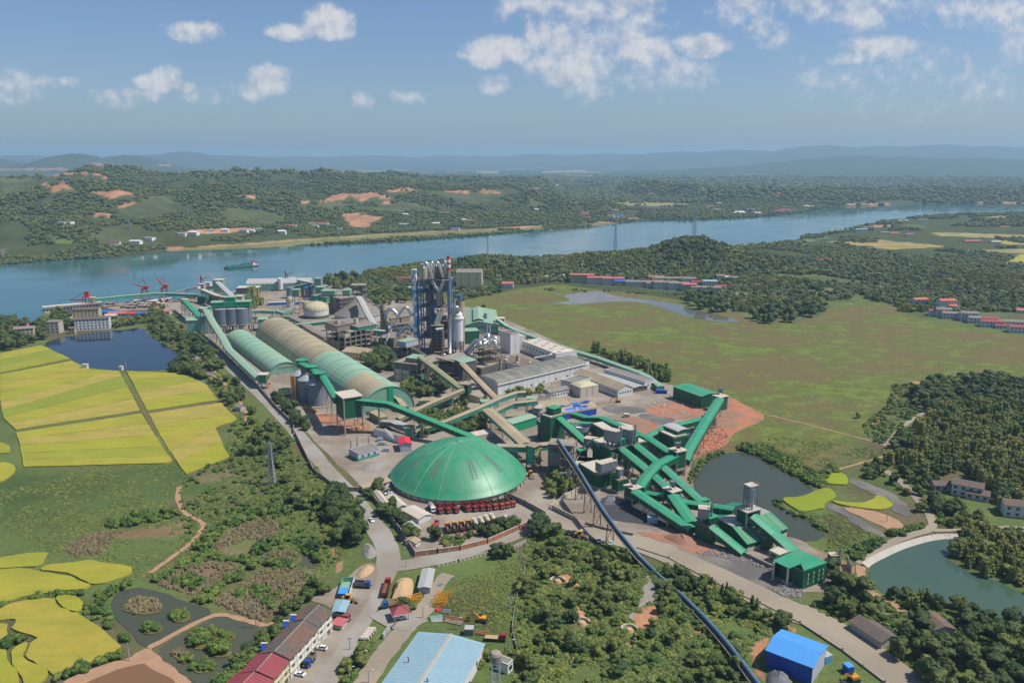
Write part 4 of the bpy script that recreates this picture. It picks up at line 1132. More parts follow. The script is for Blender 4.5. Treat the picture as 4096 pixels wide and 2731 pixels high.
# vaults
def vault(label,o,PL,PR,far,top,seams,parts,m_end,rise_h,ribm='vault_rib'):
 a,b_=G(o,*PL),G(o,*PR);u=V3((b_.x-a.x,b_.y-a.y,0));W_=u.length;u.normalize()
 f=G(o,*far);v=V3((f.x-a.x,f.y-a.y,0));L=v.length;v.normalize()
 perp=V3((-v.y,v.x,0));perp=-perp if perp.dot(u)<0 else perp
 fr=Fr(a,v,perp,L,W_*abs(perp.dot(u)))
 return arch_hall('storage_vault',label,fr,1.2,rise_h,'conc',parts[0][2],cat='storage hall',along='u',n=18,seams=seams,parts=parts,end_m=m_end,ribm=ribm),fr
v1,f1=vault('longest barrel vault store, beige at the far end and pale green at the near end','A',(1100,1430),(1515,1362),(248,800),None,19.,[(0,.42,'green_vault'),(.42,1,'beige_vault')],'pg_wall',18.)
mb=MB();W1=f1.Lv
for i in range(8):
 for j in range(2):
  t0,t1=pi*(.16+.36*i/8),pi*(.16+.36*(i+1)/8);a0,a1=4+21*j,4+21*(j+1)-.3
  q=[(W1/2-(W1/2+.27)*cos(t),1.2+18.27*sin(t)) for t in (t0,t1)]
  mb.quad(f1.P(a0,q[0][0],q[0][1]),f1.P(a1,q[0][0],q[0][1]),f1.P(a1,q[1][0],q[1][1]),f1.P(a0,q[1][0],q[1][1]))
mb.mk('beige_sheet','beige_vault',v1)
bxp(f1,v1,'shaft','gbright',-.6,W1*.5,7,.1,W1*.5+4,19)
bxp(f1,v1,'door','dsteel',-.25,3,0,.1,8,3.4)
v2,f2=vault('shorter pale green barrel vault store by the wall road','A',(362,1112),(575,1062),(8,830),None,16.,[(0,1,'green_vault')],'pg_wall',9.5)
bxp(f2,v2,'door','galv_pale',-.2,f2.Lv*.25,0,.1,f2.Lv*.42,3.6)
bxp(f2,v2,'louvre','olroof',-.2,f2.Lv*.3,6,.1,f2.Lv*.85,7.2)
# steel silos and their head gallery
gsil='steel silos by the tall transfer tower'
for k,(x,yb,yt,rad,za) in enum([(582,1275,1092,6.6,0),(642,1318,1150,6.6,0),(725,1350,1190,7.3,0)]):
 b_=G('A',x,yb);c=V3((b_.x,b_.y+7))
 silo(['corrugated steel silo nearest the orange mast','middle corrugated steel silo of the three near the tall tower','corrugated steel silo closest to the tall transfer tower'][k],c,rad,0,16.5,20.,group=gsil)
SIL=[V3((G('A',x,yb).x,G('A',x,yb).y+7,0)) for x,yb in ((582,1275),(642,1318),(725,1350))]
hx=[G('A',618,985,24),G('A',692,1037,24),G('A',755,1088,24)]
hr=gal('green gallery with octagonal caps over the three steel silos','A',[(600,995,23.5),(690,1040,23.5),(770,1095,23.5)],5,3.2,'gbright','gwall',ts=0)
for p in hx:
 q=[(p.x+5.2*cos(pi*(k+.5)/4),p.y+5.2*sin(pi*(k+.5)/4)) for k in range(8)]
 q2=[(p.x+.88*(a-p.x),p.y+.88*(b_-p.y)) for a,b_ in q]
 MB().prism(q,24.7,25.).mk('cap_roof','gbright',hr);MB().prism(q2,21.5,24.7).mk('cap_wall','gwall',hr)
for p in SIL[:3]:
 for dx_ in (-4.5,4.5):MB().beam((p.x+dx_,p.y+4,0),(p.x+dx_,p.y+4,21.5),.5).mk('column','dsteel',hr)
gal('green gallery sloping from the silo caps into the tall tower','A',[(780,1100,23.5),(895,1290,22.)],4.6,3.2,ts=18)
frT=frame('A',(948,1288),(1092,1266),(890,1240),26.)
ttw('tall green transfer tower with white roof, where the long bright conveyor starts',frT,26.,11.5,colm='pale_con',roof='pale_con',hut=False)
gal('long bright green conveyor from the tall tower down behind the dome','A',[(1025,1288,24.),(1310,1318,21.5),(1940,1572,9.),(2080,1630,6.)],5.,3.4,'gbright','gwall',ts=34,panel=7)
def lat(name,label,p,h,w_,m,cat,step=2.5,taper=1.,arms=()):
 r=empty(name,(p.x,p.y,p.z),label,cat);mb=MB();n=max(2,int(h/step))
 cs=xy(-1,-1,1,-1,1,1,-1,1)
 def q(k,i):f_=w_/2*(1+(taper-1)*i/n);return V3((p.x+cs[k][0]*f_,p.y+cs[k][1]*f_,p.z+h*i/n))
 th=max(.12,w_*.06)
 for k in range(4):
  MB().beam(q(k,0),q(k,n),th*1.5).mk('leg',m,r)
  for i in range(n):mb.beam(q(k,i),q((k+1) % 4,i+1),th);mb.beam(q(k,i+1),q((k+1) % 4,i+1),th)
 mb.mk('lattice',m,r)
 for (z,L) in arms:MB().beam((p.x-L,p.y,p.z+z),(p.x+L,p.y,p.z+z),.25,.35).mk('cross_arm',m,r)
 return r
lat('construction_hoist','orange lattice hoist mast standing against the steel silos',G('A',555,1312),20,2.6,'yellow','mast',1.8)
for k,(x,y) in enum([(650,1375),(700,1395)]):
 fr=frm2('A',(x-22,y),(x+22,y+12),3);r=root_at('mast_section',fr,['pile of orange mast sections lying under the silos','second pile of orange mast sections, nearer the tall tower'][k],'steel sections');mb=MB()
 for i in range(9):
  for z in (.2,1.6):mb.beam(fr.P(fr.Lu*i/9,0,z),fr.P(fr.Lu*(i+1)/9,3,1.8-z),.2);mb.beam(fr.P(fr.Lu*i/9,3,z),fr.P(fr.Lu*(i+1)/9,0,z),.2)
 mb.mk('section','yellow',r)
# elevated silos at the far left end
ge='raised blue grey silos under the green head house'
for k,x in enum((1777,1858,1934)):
 b_=G('L',x,664-k*3);c=V3((b_.x,b_.y+5))
 silo(['left raised silo under the green head house','middle raised silo under the green head house','right raised silo under the green head house'][k],c,9.2,9,26,28,legs=8,group=ge,cap=False,ringstep=2.4)
 if k==0:e0=c
 e2=c
d=(e2-e0).normalized();pn=V3((-d.y,d.x));o0=e0-d*10-pn*6
frE=Fr(o0,V3((d.x,d.y,0)),V3((pn.x,pn.y,0)),(e2-e0).length+20,12)
r=root_at('head_house',frE,'dark green head house with stepped roof over the raised silos','head house')
bxp(frE,r,'wall','gbright',0,0,28.1,frE.Lu,12,33)
bxp(frE,r,'raised_bay','gbright',frE.Lu*.38,1,33,frE.Lu*.62,11,38)
mb=MB();frE.box(mb,-.5,-.5,33,frE.Lu*.38,12.5,33.4);frE.box(mb,frE.Lu*.62,-.5,33,frE.Lu+.5,12.5,33.4);frE.box(mb,frE.Lu*.37,.5,38,frE.Lu*.63,11.5,38.4);mb.mk('roof','pg_roof',r)
for a in (0,.33,.67,1):
 for t in (0,12):MB().beam(frE.P(frE.Lu*a,t,0),frE.P(frE.Lu*a,t,28.1),.8).mk('column','conc',r)
fr=Fr(o0-V3((d.x*26,d.y*26)),frE.u,frE.v,25,18);gable('packing_shed','pale green shed left of the raised silos','shed',fr,15,2,'pg_wall','pg_roof')
fr=Fr(e2+d*16-pn*4,frE.u,frE.v,10,14);gable('packing_shed','small pale green shed right of the raised silos','shed',fr,13,1.5,'pg_wall','pg_roof')
def tpx(label,o,x0,x1,yt,yb,frac,wall='pg_wall',roof='pale_con',dep=None,**kw):
 """tower whose front face spans x0..x1 with its roof edge at yt and its foot at yb"""
 a,b_=G(o,x0,yb),G(o,x1,yb);u_,v_=PX(o,x0,yt);bb=(v_-1365.5)/F;h=H-a.y*(S+bb*C)/(C-bb*S)
 fr=frm2(o,(x0,yb),(x1,yb),dep or (b_-a).length)
 return ttw(label,fr,h,h*frac,wall,roof,**kw),fr,h
tpx('slim pale tower at the head of the road side gallery','L',1618,1668,470,665,.88,'pale_con',stairs=False)
tpx('white topped tower by the lorry road','L',1460,1502,398,520,.75,'pg_wall',stairs=False)
tpx('small white frame tower where three river galleries meet','L',1592,1634,275,345,.6,'pale_con',stairs=False)
tpx('white frame tower left of the weedy yard, joined by four galleries','L',1882,1942,372,470,.75,'pale_con',stairs=False)
tpx('pale green tower with blue filters on the river bank','L',1712,1784,242,345,.05,'pg_wall',stairs=False)
tpx('white frame tower by the red ship loader','L',722,756,383,455,.6,'pale_con',stairs=False)
tpx('small green tower with white roof at the foot of the road side gallery','L',2072,2138,1000,1112,.45,'gbright')
gal('pale green road side gallery dropping by the small vault','L',[(1642,462,27),(1700,570,21),(1790,710,12.5),(1832,790,9.5),(1950,905,9),(2066,1012,9)],6.,3.,'pg_roof','pg_wall',ts=16,rib_m='bsteel')
gal('short green gallery from the white topped tower toward the silos','L',[(1480,402,19),(1560,485,15),(1622,560,12)],5.5,3.5,'gbright','pg_wall',ts=18)
gal('long pale green gallery along the quay','L',[(760,388,13),(1000,363,13),(1240,343,13),(1330,343,12),(1592,352,11)],4.5,3.6,'pg_roof','teal',ts=17,rib_m='pale_con',trest='pale_con')
gal('pale white gallery running out to the river tower','L',[(1405,335,12),(1500,308,16),(1592,288,21)],4.5,3.6,'gsheet','white',ts=25,rib_m='steel')
gal('white roofed gallery between the two frame towers','L',[(1620,312,18),(1740,362,16),(1885,388,19)],5.5,3.4,'pale_con','olwall',ts=24)
gal('dusty gallery falling from the river bank tower','L',[(1740,252,27),(1800,312,23),(1868,374,19)],6,3.4,'gsheet','pg_wall',ts=24)
gal('green gallery climbing to the white frame tower','L',[(1595,474,14),(1740,430,16),(1876,388,19)],5,3.6,'pg_roof','gbright',ts=22)
gal('low pale green gallery left of the white tanks','A',[(170,585,9),(300,580,9),(400,585,9)],5,3.4,'pg_roof','pg_wall',ts=20,rib_m='bsteel')
gal('dark pale green gallery before the vault heads','A',[(170,630,8),(290,632,8),(540,628,8)],5,3.2,'grey_roof','pg_wall',ts=20)
gal('folded pale green gallery climbing behind the white tanks','A',[(400,575,8),(480,600,11),(530,570,14)],5,3.2,'pg_roof','pg_wall',ts=20)
gal('dusty low gallery by the beige vault crown','A',[(535,632,8),(600,660,8),(655,690,8)],7,4,'grey_slab','pg_wall',ts=20)
gal('pale green gallery running right past the white tanks','A',[(560,693,9),(720,678,10),(880,655,12)],5,3.2,'pg_roof','teal',ts=22)
gal('brown roofed gallery between the beige vault and the raw mill','A',[(640,690,9),(720,742,8),(820,792,6)],8,4,'grey_slab','dark_con',ts=20)
gal('pale green gallery rising to the mill tower from the left','A',[(516,393,12),(620,375,16),(730,352,20)],5,3.4,'pg_roof','teal',ts=24)
gal('short pale green gallery left of the mill tower, higher one','A',[(590,334,16),(660,350,19),(718,360,21)],6,3.4,'pale_con','pg_wall',ts=24)
tpx('tall pale green mill tower with flat roof','A',722,774,330,500,.2,'pg_wall','pg_roof',stairs=False)
tpx('narrow pale green tower between the white tanks','A',547,600,420,612,.75,'pg_wall','pg_roof')
# tanks, blue silos, conical store
def tank(label,o,x0,x1,yb,yt,ya,wall='white',top='cream',band=None):
 a,b_=G(o,x0,yb),G(o,x1,yb);rad=(b_-a).length/2;m=G(o,(x0+x1)/2,yb);c=V3((m.x,m.y+rad));u,v=PX(o,0,yt);bb=(v-1365.5)/F;h=H-m.y*(S+bb*C)/(C-bb*S)
 u,v=PX(o,0,ya);bb=(v-1365.5)/F;ha=H-c.y*(S+bb*C)/(C-bb*S)
 r=empty('storage_tank',(c.x,c.y,0),label,'tank');MB().lathe(c,[(rad,0),(rad,h)],36).mk('shell',wall,r,smooth=True)
 n=8;MB().lathe(c,[((rad+.3)*cos(pi/2*i/n)+.01,h+(ha-h)*sin(pi/2*i/n)) for i in range(n+1)],36).mk('roof',top,r,smooth=True)
 mb=MB()
 for i in range(18):t=2*pi*i/18;mb.tube([(c.x+(rad+.35)*cos(pi/2*j/6)*cos(t),c.y+(rad+.35)*cos(pi/2*j/6)*sin(t),h+.1+(ha-h)*sin(pi/2*j/6)) for j in range(6)],.14,4)
 mb.mk('roof_rib','bsteel',r)
 if band:MB().lathe(c,[(rad+.12,0),(rad+.12,3.4)],36).mk('grille_band',band,r)
 MB().lathe(c,[(1.4,ha-.2),(1.4,ha+2),(.01,ha+2.3)],12).mk('vent','blue_steel',r)
 return r,c,rad,h,ha
tank('largest white tank with beige domed top','A',608,808,655,590,508,band='dsteel')
tank('white tank with beige domed top, left of the green tower','A',483,552,560,515,465)
tank('half hidden white tank behind the largest one','A',608,725,575,545,495)
for k,(x0,x1,yb,yt) in enum(((485,550,490,405),(600,632,460,398),(636,678,480,402),(680,722,480,402))):
 a,b_=G('A',x0,yb),G('A',x1,yb);rad=(b_-a).length/2;c=V3(((a.x+b_.x)/2,a.y+rad));u,v=PX('A',0,yt);bb=(v-1365.5)/F;h=H-a.y*(S+bb*C)/(C-bb*S)
 silo(['single grey blue silo left of the green mill gallery','narrow dark silo behind the mill','left of two dark blue silos by the mill tower','right of two dark blue silos by the mill tower'][k],c,rad,0,h,h+2,roofm='blue_steel' if k>1 else 'galv',group='dark silos by the cement mill',ringstep=3,cap=False)
cL,cR=G('A',876,660),G('A',1262,655);rad=(cR-cL).length/2;cc=V3(((cL.x+cR.x)/2,G('A',1070,690).y+rad));
r=empty('conical_store',(cc.x,cc.y,0),'wide grey conical stockpile roof on a pale drum wall','storage dome')
MB().lathe(cc,[(rad,0),(rad,7)],48).mk('drum','pale_con',r,smooth=True)
MB().lathe(cc,[(rad+.4,6.2),(rad+.4,7.2),(rad,7.3)],48).mk('blue_rim','blue_pale',r)
pr=[(rad+.3,7.2),(rad*.55,15.5),(rad*.2,22.5),(2,25),(.02,25.3)]
MB().lathe(cc,pr,48).mk('roof','grey_slab',r,smooth=True)
mb=MB()
for i in range(24):
 t=2*pi*i/24;mb.tube([(cc.x+q*cos(t),cc.y+q*sin(t),z+.1) for q,z in pr[:4]],.12,4)
mb.mk('roof_seam','dark_con',r)
gal('steep grey gallery resting on the conical roof','A',[(1068,470,29),(1090,500,26),(1145,610,17),(1212,725,8)],6,3.4,'gsheet','dark_con',ts=0)
tpx('small green cabin at the tip of the conical roof','A',1052,1080,448,505,.02,'gbright','gbright',stairs=False)
fr=frame('A',(815,610),(924,585),(742,578));fr.Lv=24
block('mill_building','grey concrete mill building with pale green upper band','building',fr,19.5,'conc','grey_roof',rows=(7,11),nwin=5,ribstep=6,ribmat='dark_con')
fr2=Fr(fr.P(-.4,-.4,0),fr.u,fr.v,fr.Lu+.8,fr.Lv+.8)
r=root_at('mill_storey',fr2,'pale green sheeted storey crowning the grey mill building','building storey');r.location.z=15
bxp(fr2,r,'cladding','teal',0,0,15,fr2.Lu,fr2.Lv,20);bxp(fr2,r,'roof','grey_roof',-.4,-.4,20,fr2.Lu+.4,fr2.Lv+.4,20.4)
for k,(x0,x1,yt,yb,lab) in enum([(768,880,425,470,'pale green rooftop house with curved top on the mill building'),(725,790,390,440,'pale green rooftop house by the mill tower'),(938,1000,418,465,'small pale green house on the dark kiln frame')]):
 a=G('A',x0,yb,20.4);b_=G('A',x1,yb,20.4);u=(b_-a).normalized();frx=Fr(V3((a.x,a.y,0)),u,V3((-u.y,u.x,0)),(b_-a).length,12);r=root_at('rooftop_house',frx,lab,'rooftop house');r.location.z=20.4
 bxp(frx,r,'wall','pg_wall',0,0,21.4,frx.Lu,12,26.5)
 bxp(frx,r,'roof','pg_roof',-.5,-.5,26.5,frx.Lu+.5,12.5,27)
 mb=MB()
 for a_ in (0,.5,1):
  for t in (0,12):mb.beam(frx.P(frx.Lu*a_,t,0),frx.P(frx.Lu*a_,t,21.4),.8)
 mb.mk('support_frame','dark_con',r)
ofr('dark open mill frame behind the conical roof',frm2('A',(925,620),(1060,600),18),[5,10,15,20],nx=4,brace=.3,walls=[(0,4,1,2,5,15,'dark_con')])
ofr('dark rusty frame with a crown of pipes behind the conical roof',frm2('A',(1010,560),(1125,560),16),[8,15,22,28],nx=4,brace=.25,colm='dsteel')
frA=frame('A',(965,920),(1215,868),(850,800));frA.Lv=30
ofr('large open concrete frame building between the vault and the kiln',frA,[5,9.5,14,19],'conc','dark_con',nx=6,ny=3,walls=[(0,2,1,3,0,9.5,'dark_con'),(3,6,2,3,0,14,'dark_con'),(0,1,0,1,14,19,'conc')],bw=.9)
def rbox(label,fr,z0,z1,wall,roof,cat='rooftop house',rise=0,ribsm=None):
 r=root_at('rooftop_house',fr,label,cat);r.location.z=z0
 bxp(fr,r,'wall',wall,0,0,z0,fr.Lu,fr.Lv,z1);mb=MB()
 if rise:
  mb.hexa([fr.P(-.5,-.5,z1),fr.P(fr.Lu+.5,-.5,z1),fr.P(fr.Lu+.5,fr.Lv+.5,z1+rise),fr.P(-.5,fr.Lv+.5,z1+rise)],[fr.P(-.5,-.5,z1+.3),fr.P(fr.Lu+.5,-.5,z1+.3),fr.P(fr.Lu+.5,fr.Lv+.5,z1+rise+.3),fr.P(-.5,fr.Lv+.5,z1+rise+.3)])
  mb.poly([fr.P(fr.Lu,0,z1),fr.P(fr.Lu,fr.Lv,z1),fr.P(fr.Lu,fr.Lv,z1+rise)]);mb.poly([fr.P(0,0,z1),fr.P(0,fr.Lv,z1),fr.P(0,fr.Lv,z1+rise)])
 else:fr.box(mb,-.4,-.4,z1,fr.Lu+.4,fr.Lv+.4,z1+.4)
 mb.mk('roof',roof,r);ribs(fr,r,z1,1.8,ribsm or wall,'fl',z0=z0)
 return r
def sub(fr,a0,b0,a1,b1):return Fr(fr.P(a0*fr.Lu,b0*fr.Lv,0),fr.u,fr.v,(a1-a0)*fr.Lu,(b1-b0)*fr.Lv)
rbox('rust streaked sheet house on the left end of the concrete frame',sub(frA,-.05,.3,.34,1.),19.05,24.5,'dark_con','brown_roof',rise=1.5)
rbox('brown roofed sheet house on the back of the concrete frame',sub(frA,.38,.55,.80,1.1),19.05,23,'dark_con','grey_slab',rise=2)
rbox('green edged sheet house on the front of the concrete frame',sub(frA,.42,-.02,1.,.42),19.05,22,'teal','grey_slab',rise=1)
gal('grey gallery leaving the concrete frame to the right','A',[(1190,735,19),(1290,745,18)],5,3.2,'gsheet','teal',ts=14)
for k,(x,y,z) in enum([(903,690,25),(1048,680,24.5)]):
 p=G('A',x,y,z);r=empty('vent_pot',p,['left squat concrete vent pot on the frame building','right squat concrete vent pot on the frame building'][k],'vent');MB().lathe(p,[(2.4,23),(2.4,29),(1.9,29.1),(1.9,28)],16).mk('drum','pale_con',r)
for k,(x,yb,yt,rad,lab) in enum([(1268,800,535,2.6,'grey stack with a red band left of the curved ducts'),(1212,875,800,2.,'short concrete chimney by the frame building'),(1445,900,790,1.,'thin steel chimney on the kiln cooler roof')]):
 b_=G('A',x,yb);u,v=PX('A',x,yt);bb=(v-1365.5)/F;h=H-b_.y*(S+bb*C)/(C-bb*S);r=empty('chimney',(b_.x,b_.y,0),lab,'chimney')
 MB().lathe(b_,[(rad,0),(rad,h),(rad*.8,h),(rad*.8,h-2)],18).mk('shaft','dark_con' if k==0 else 'conc',r,smooth=False)
 mb=MB();mb.lathe(b_,[(rad+.1,h-9),(rad+.1,h-6)],18);mb.mk('band','rust' if k==0 else 'dark_con',r)
frB=frame('A',(1335,800),(1510,770),(1285,760));frB.Lv=22
ofr('rusty filter frame under the curved silver ducts',frB,[5,9,13],'bsteel','dark_con',nx=4,ny=2,brace=.25)
for k,(a0,a1) in enum(((.05,.45),(.52,.95))):
 rbox(['left tapered grey filter house under the curved ducts','right tapered grey filter house under the curved ducts'][k],sub(frB,a0,.15,a1,.9),13.05,19,'dark_con','grey_slab',rise=1.5)
gd='large curved silver ducts at the filters'
def gz(o,x,y,z):return G(o,x,y,z)
duct('silver duct arching over the left filter',[gz('A',1285,640,22),gz('A',1290,590,28),gz('A',1325,565,32),gz('A',1380,612,26),gz('A',1385,640,22)],1.9,group=gd)
duct('silver duct arching over the right filter',[gz('A',1380,620,25),gz('A',1435,560,33),gz('A',1460,560,33),gz('A',1495,625,24)],1.7,group=gd)
duct('beige elbow duct left of the filters',[gz('A',1290,650,20),gz('A',1310,700,14),gz('A',1325,760,8)],2.,'cream',group=gd)
duct('thin silver duct slanting down to the left of the filters',[gz('A',1275,905,3),gz('A',1285,840,12),gz('A',1330,712,25),gz('A',1352,700,26),gz('A',1385,745,19)],1.,group=gd)
duct('silver elbow duct below the filters, ending at the preheater',[gz('A',1375,790,14),gz('A',1430,722,22),gz('A',1470,715,23),gz('A',1508,748,19)],2.,group=gd)
duct('silver inverted V duct rising from the filter yard',[gz('A',1345,690,26),gz('A',1358,695,25),gz('A',1395,760,17)],1.1,group=gd)
frC=frame('A',(1330,885),(1455,840),(1250,830));frC.Lv=18
block('fan_house','dusty brown roofed fan house left of the small white cabin','building',frC,9,'bsteel','grey_slab',rows=(4,),nwin=4,par=0)
fr=frame('A',(1460,990),(1560,960),(1425,935));fr.Lv=14
ofr('dark frame carrying the small white cabin',fr,[5,9,13],'dark_con','dark_con',nx=3,walls=[(0,3,0,2,5,9,'dsteel')])
rbox('small white cabin with green roof by the preheater',sub(fr,.0,.1,1,.9),13.05,17.5,'lilac','pg_roof')
crane_p=G('A',1400,960)
lat('mobile_crane','orange lattice crane jib in the kiln yard',crane_p,20,1.2,'yellow','crane',2.2,taper=.5)
frK=frame('A',(1540,1165),(1630,1120),(1430,1110));frK.Lv=22
ofr('tall dark concrete clinker building under the olive conveyor head',frK,[5.5,10.5,16],'dark_con','dark_con',nx=3,ny=3,walls=[(0,3,1,3,0,10.5,'conc'),(1,3,0,1,0,5.5,'teal'),(0,2,0,3,10.6,15.5,'dsteel')],bw=.9)
rbox('rusty sheeted cabin at the head of the olive conveyor',sub(frK,.2,.1,.9,.6),16.05,19.5,'bsteel','pg_roof')
for k,(x,y) in enum(((1410,1130),(1470,1155))):
 fr=frm2('A',(x,y),(x+45,y+8),6);r=root_at('hopper',fr,['left teal hopper at the foot of the clinker building','right teal hopper at the foot of the clinker building'][k],'hopper');bxp(fr,r,'bin','teal',0,0,3,fr.Lu,6,8);mb=MB();
 for a in (0,1):
  for t in (0,6):mb.beam(fr.P(fr.Lu*a,t,0),fr.P(fr.Lu*a,t,3),.4)
 mb.mk('legs_frame','dsteel',r)
# preheater tower
a=G('A',1560,925);u=V3((1,-.10,0)).normalized();v=V3((.10,1,0)).normalized()
depth=a.y
def zat(x,y):u_,v_=PX('A',x,y);bb=(v_-1365.5)/F;return H-depth*(S+bb*C)/(C-bb*S)
def xat(x,y):q=at_dist('A',x,y,depth);return q.x
X0,X1=xat(1550,600),xat(1800,600)
fr=Fr(V3((X0,depth,0)),u,v,X1-X0,22)
fl=[zat(1600,y) for y in (800,665,555,440,338)]
r=root_at('preheater_tower',fr,'tall blue steel preheater tower with stacked open floors','industrial tower')
for i in range(3):
 for j in range(3):
  if i==1 and j==1:continue
  MB().beam(fr.P(fr.Lu*i/2,fr.Lv*j/2,0),fr.P(fr.Lu*i/2,fr.Lv*j/2,fl[-1]),1.).mk('column','blue_steel',r)
for z in fl:
 bxp(fr,r,'floor_slab','bsteel',-.8,-.8,z-.5,fr.Lu+.8,fr.Lv+.8,z)
 mb=MB()
 for kz in (.6,1.2):
  mb.beam(fr.P(-.8,-.8,z+kz),fr.P(fr.Lu+.8,-.8,z+kz),.12);mb.beam(fr.P(-.8,-.8,z+kz),fr.P(-.8,fr.Lv,z+kz),.12);mb.beam(fr.P(fr.Lu+.8,-.8,z+kz),fr.P(fr.Lu+.8,fr.Lv,z+kz),.12)
 mb.mk('railing','blue_steel',r)
zs=[2]+fl
for k in range(len(zs)-1):
 for i in range(2):
  if i==1 and k<2:continue
  a0,a1=fr.Lu*i/2,fr.Lu*(i+1)/2
  MB().beam(fr.P(a0,-.3,zs[k]),fr.P(a1,-.3,zs[k+1]),.55).mk('brace','blue_steel',r);MB().beam(fr.P(a1,-.3,zs[k]),fr.P(a0,-.3,zs[k+1]),.55).mk('brace','blue_steel',r)
 for a_ in (0,fr.Lu):
  mb=MB();mb.beam(fr.P(a_,0,zs[k]),fr.P(a_,fr.Lv,zs[k+1]),.5);mb.beam(fr.P(a_,fr.Lv,zs[k]),fr.P(a_,0,zs[k+1]),.5);mb.mk('brace','blue_steel',r)
def cyl(name,o_r,c,rad,z0,z1,m,cone=0,n=20,top=True):
 pf=([(rad*.25,z0-cone),(rad,z0)] if cone else [(.01,z0),(rad,z0)])+[(rad,z1)]+([(rad*.9,z1+.6),(.01,z1+.8)] if top else [])
 return MB().lathe(c,pf,n).mk(name,m,o_r,smooth=False)
def fp(a_,b_):p=fr.P(fr.Lu*a_,fr.Lv*b_,0);return p
for (a_,b_,rad,z0,z1,cn,m) in [(.14,.35,3.3,fl[4]-5,fl[4]+13.5,6,'conc'),(.30,.75,3.3,fl[4]-5,fl[4]+13.5,6,'conc'),(.62,.35,3.3,fl[4]-5,fl[4]+13.5,6,'bsteel'),(.86,.5,3.3,fl[4]-5,fl[4]+12,6,'conc'),
 (.3,.45,4.,fl[2]+4,fl[3]-2,5,'bsteel'),(.3,.45,4.,fl[1]+2,fl[2]-2.5,4,'dark_con'),(.66,.3,2.9,fl[2]+1,fl[3]+1.5,3,'conc'),(.3,.5,4.2,fl[0]+2,fl[1]-3,4,'dark_con'),(.75,.6,4.,fl[0]+2,fl[1]-2,4,'bsteel')]:
 cyl('cyclone',r,fp(a_,b_),rad,z0,z1,m,cn)
random.seed(3)
for k in range(len(zs)-1):
 for q in range(5):
  a0,b0=random.uniform(.05,.8),random.uniform(.3,.8);w_,h_=random.uniform(2,6),random.uniform(2,5);mb=MB();p=fr.P(fr.Lu*a0,fr.Lv*b0,zs[k]+.2);fr.box(mb,fr.Lu*a0,fr.Lv*b0,zs[k]+.05,min(fr.Lu*a0+w_,fr.Lu-.5),fr.Lv*b0+3,zs[k]+.05+h_)
  mb.mk('machine',random.choice(['dsteel','bsteel','dark_con']),r)
gp='silver riser ducts of the preheater tower'
def pz(x,y,b_=.3):
 p=at_dist('A',x,y,depth+b_*22-4);return V3((p.x,p.y,p.z))
def pduct(label,pts,rad,m='ductm',b_=.1):return duct(label,[pz(x,y,b_) for x,y in pts],rad,m,group=gp)
pduct('first silver duct hooking down from the left tower crown',xy(1590,240,1602,196,1625,225,1662,308,1662,335),1.5)
pduct('second silver duct hooking down by the first',xy(1648,215,1656,190,1668,225,1668,330),1.5,b_=.25)
pduct('third silver duct hooking down right of the brown vessel',xy(1690,225,1700,188,1722,240,1742,320),1.4)
pduct('fourth smoky duct by the striped chimney',xy(1742,225,1757,185,1768,210,1748,325),1.4,'steel',.25)
pduct('upper left arm of the pale Y shaped duct',xy(1662,345,1675,385,1712,430),1.7,'steel',-.05)
pduct('upper right arm of the pale Y shaped duct',xy(1748,345,1735,385,1712,430),1.7,'steel',-.02)
pduct('stem of the Y shaped duct',[(1710,425),(1710,545)],2.6,'steel',-.06)
pduct('bright bulging silver duct halfway down the tower',xy(1718,575,1716,625,1695,690,1695,705),2.8,'ductm',-.08)
a=at_dist('A',1508,800,depth-2);zt_=zat(1520,262);wdt=xat(1537,600)-xat(1508,600)
frS=Fr(V3((a.x,depth-2,0)),u,v,wdt,8);rs=root_at('stair_tower',frS,'narrow lift shaft chequered in sky blue and white by the preheater','stair tower')
n=22
for i in range(n):
 for j in range(2):
  mb=MB();frS.box(mb,wdt*j/2,0,zt_*i/n,wdt*(j+1)/2-.01,8,zt_*(i+1)/n-.02);mb.mk('panel','blue_pale' if random.random()<.55 else 'wclean',rs)
bxp(frS,rs,'roof','pale_con',-.2,-.2,zt_,wdt+.2,8.2,zt_+.7)
cxp=at_dist('A',1796,600,depth+3);zt=zat(1796,152)+.6;c=V3((cxp.x,depth+3));rc=empty('chimney',(c.x,c.y,0),'tall chimney banded red and white at the top, grey below','chimney');rad=(xat(1812,300)-xat(1780,300))/2*.98
bands=[(152,178,'red_roof'),(178,202,'wpaint'),(202,218,'red_roof'),(218,242,'wpaint'),(242,268,'red_roof')]
for y0,y1,m in bands:MB().lathe(c,[(rad,zat(1796,y1)),(rad,zat(1796,y0))],20).mk('band',m,rc,smooth=True)
MB().lathe(c,[(rad,zat(1796,152)),(rad*.8,zat(1796,152)+.05),(rad*.8,zat(1796,152)-3)],20).mk('rim','dsteel',rc)
MB().lathe(c,[(rad,2),(rad,zat(1796,268)-.01)],20).mk('shaft','steel',rc,smooth=True)
for y in (335,435):MB().lathe(c,[(rad+.1,zat(1796,y)),(rad+1.2,zat(1796,y)),(rad+1.2,zat(1796,y)+.3)],16).mk('platform','bsteel',rc)
a=at_dist('A',1652,900,depth-12);b_=at_dist('A',1745,900,depth-12);frD=Fr(V3((a.x,depth-12,0)),u,v,b_.x-a.x,8)
d0=depth-12
def zd(y):u_,v_=PX('A',0,y);bb=(v_-1365.5)/F;return H-d0*(S+bb*C)/(C-bb*S)
ofr('rust brown kiln inlet frame with a dozen narrow landings',frD,[zd(y) for y in (1000,965,930,905,880,855,830,805,780,755,730,705)],'bsteel','bsteel',nx=2,ny=1,walls=[(0,2,.35,1,0,zd(710),'dsteel')])
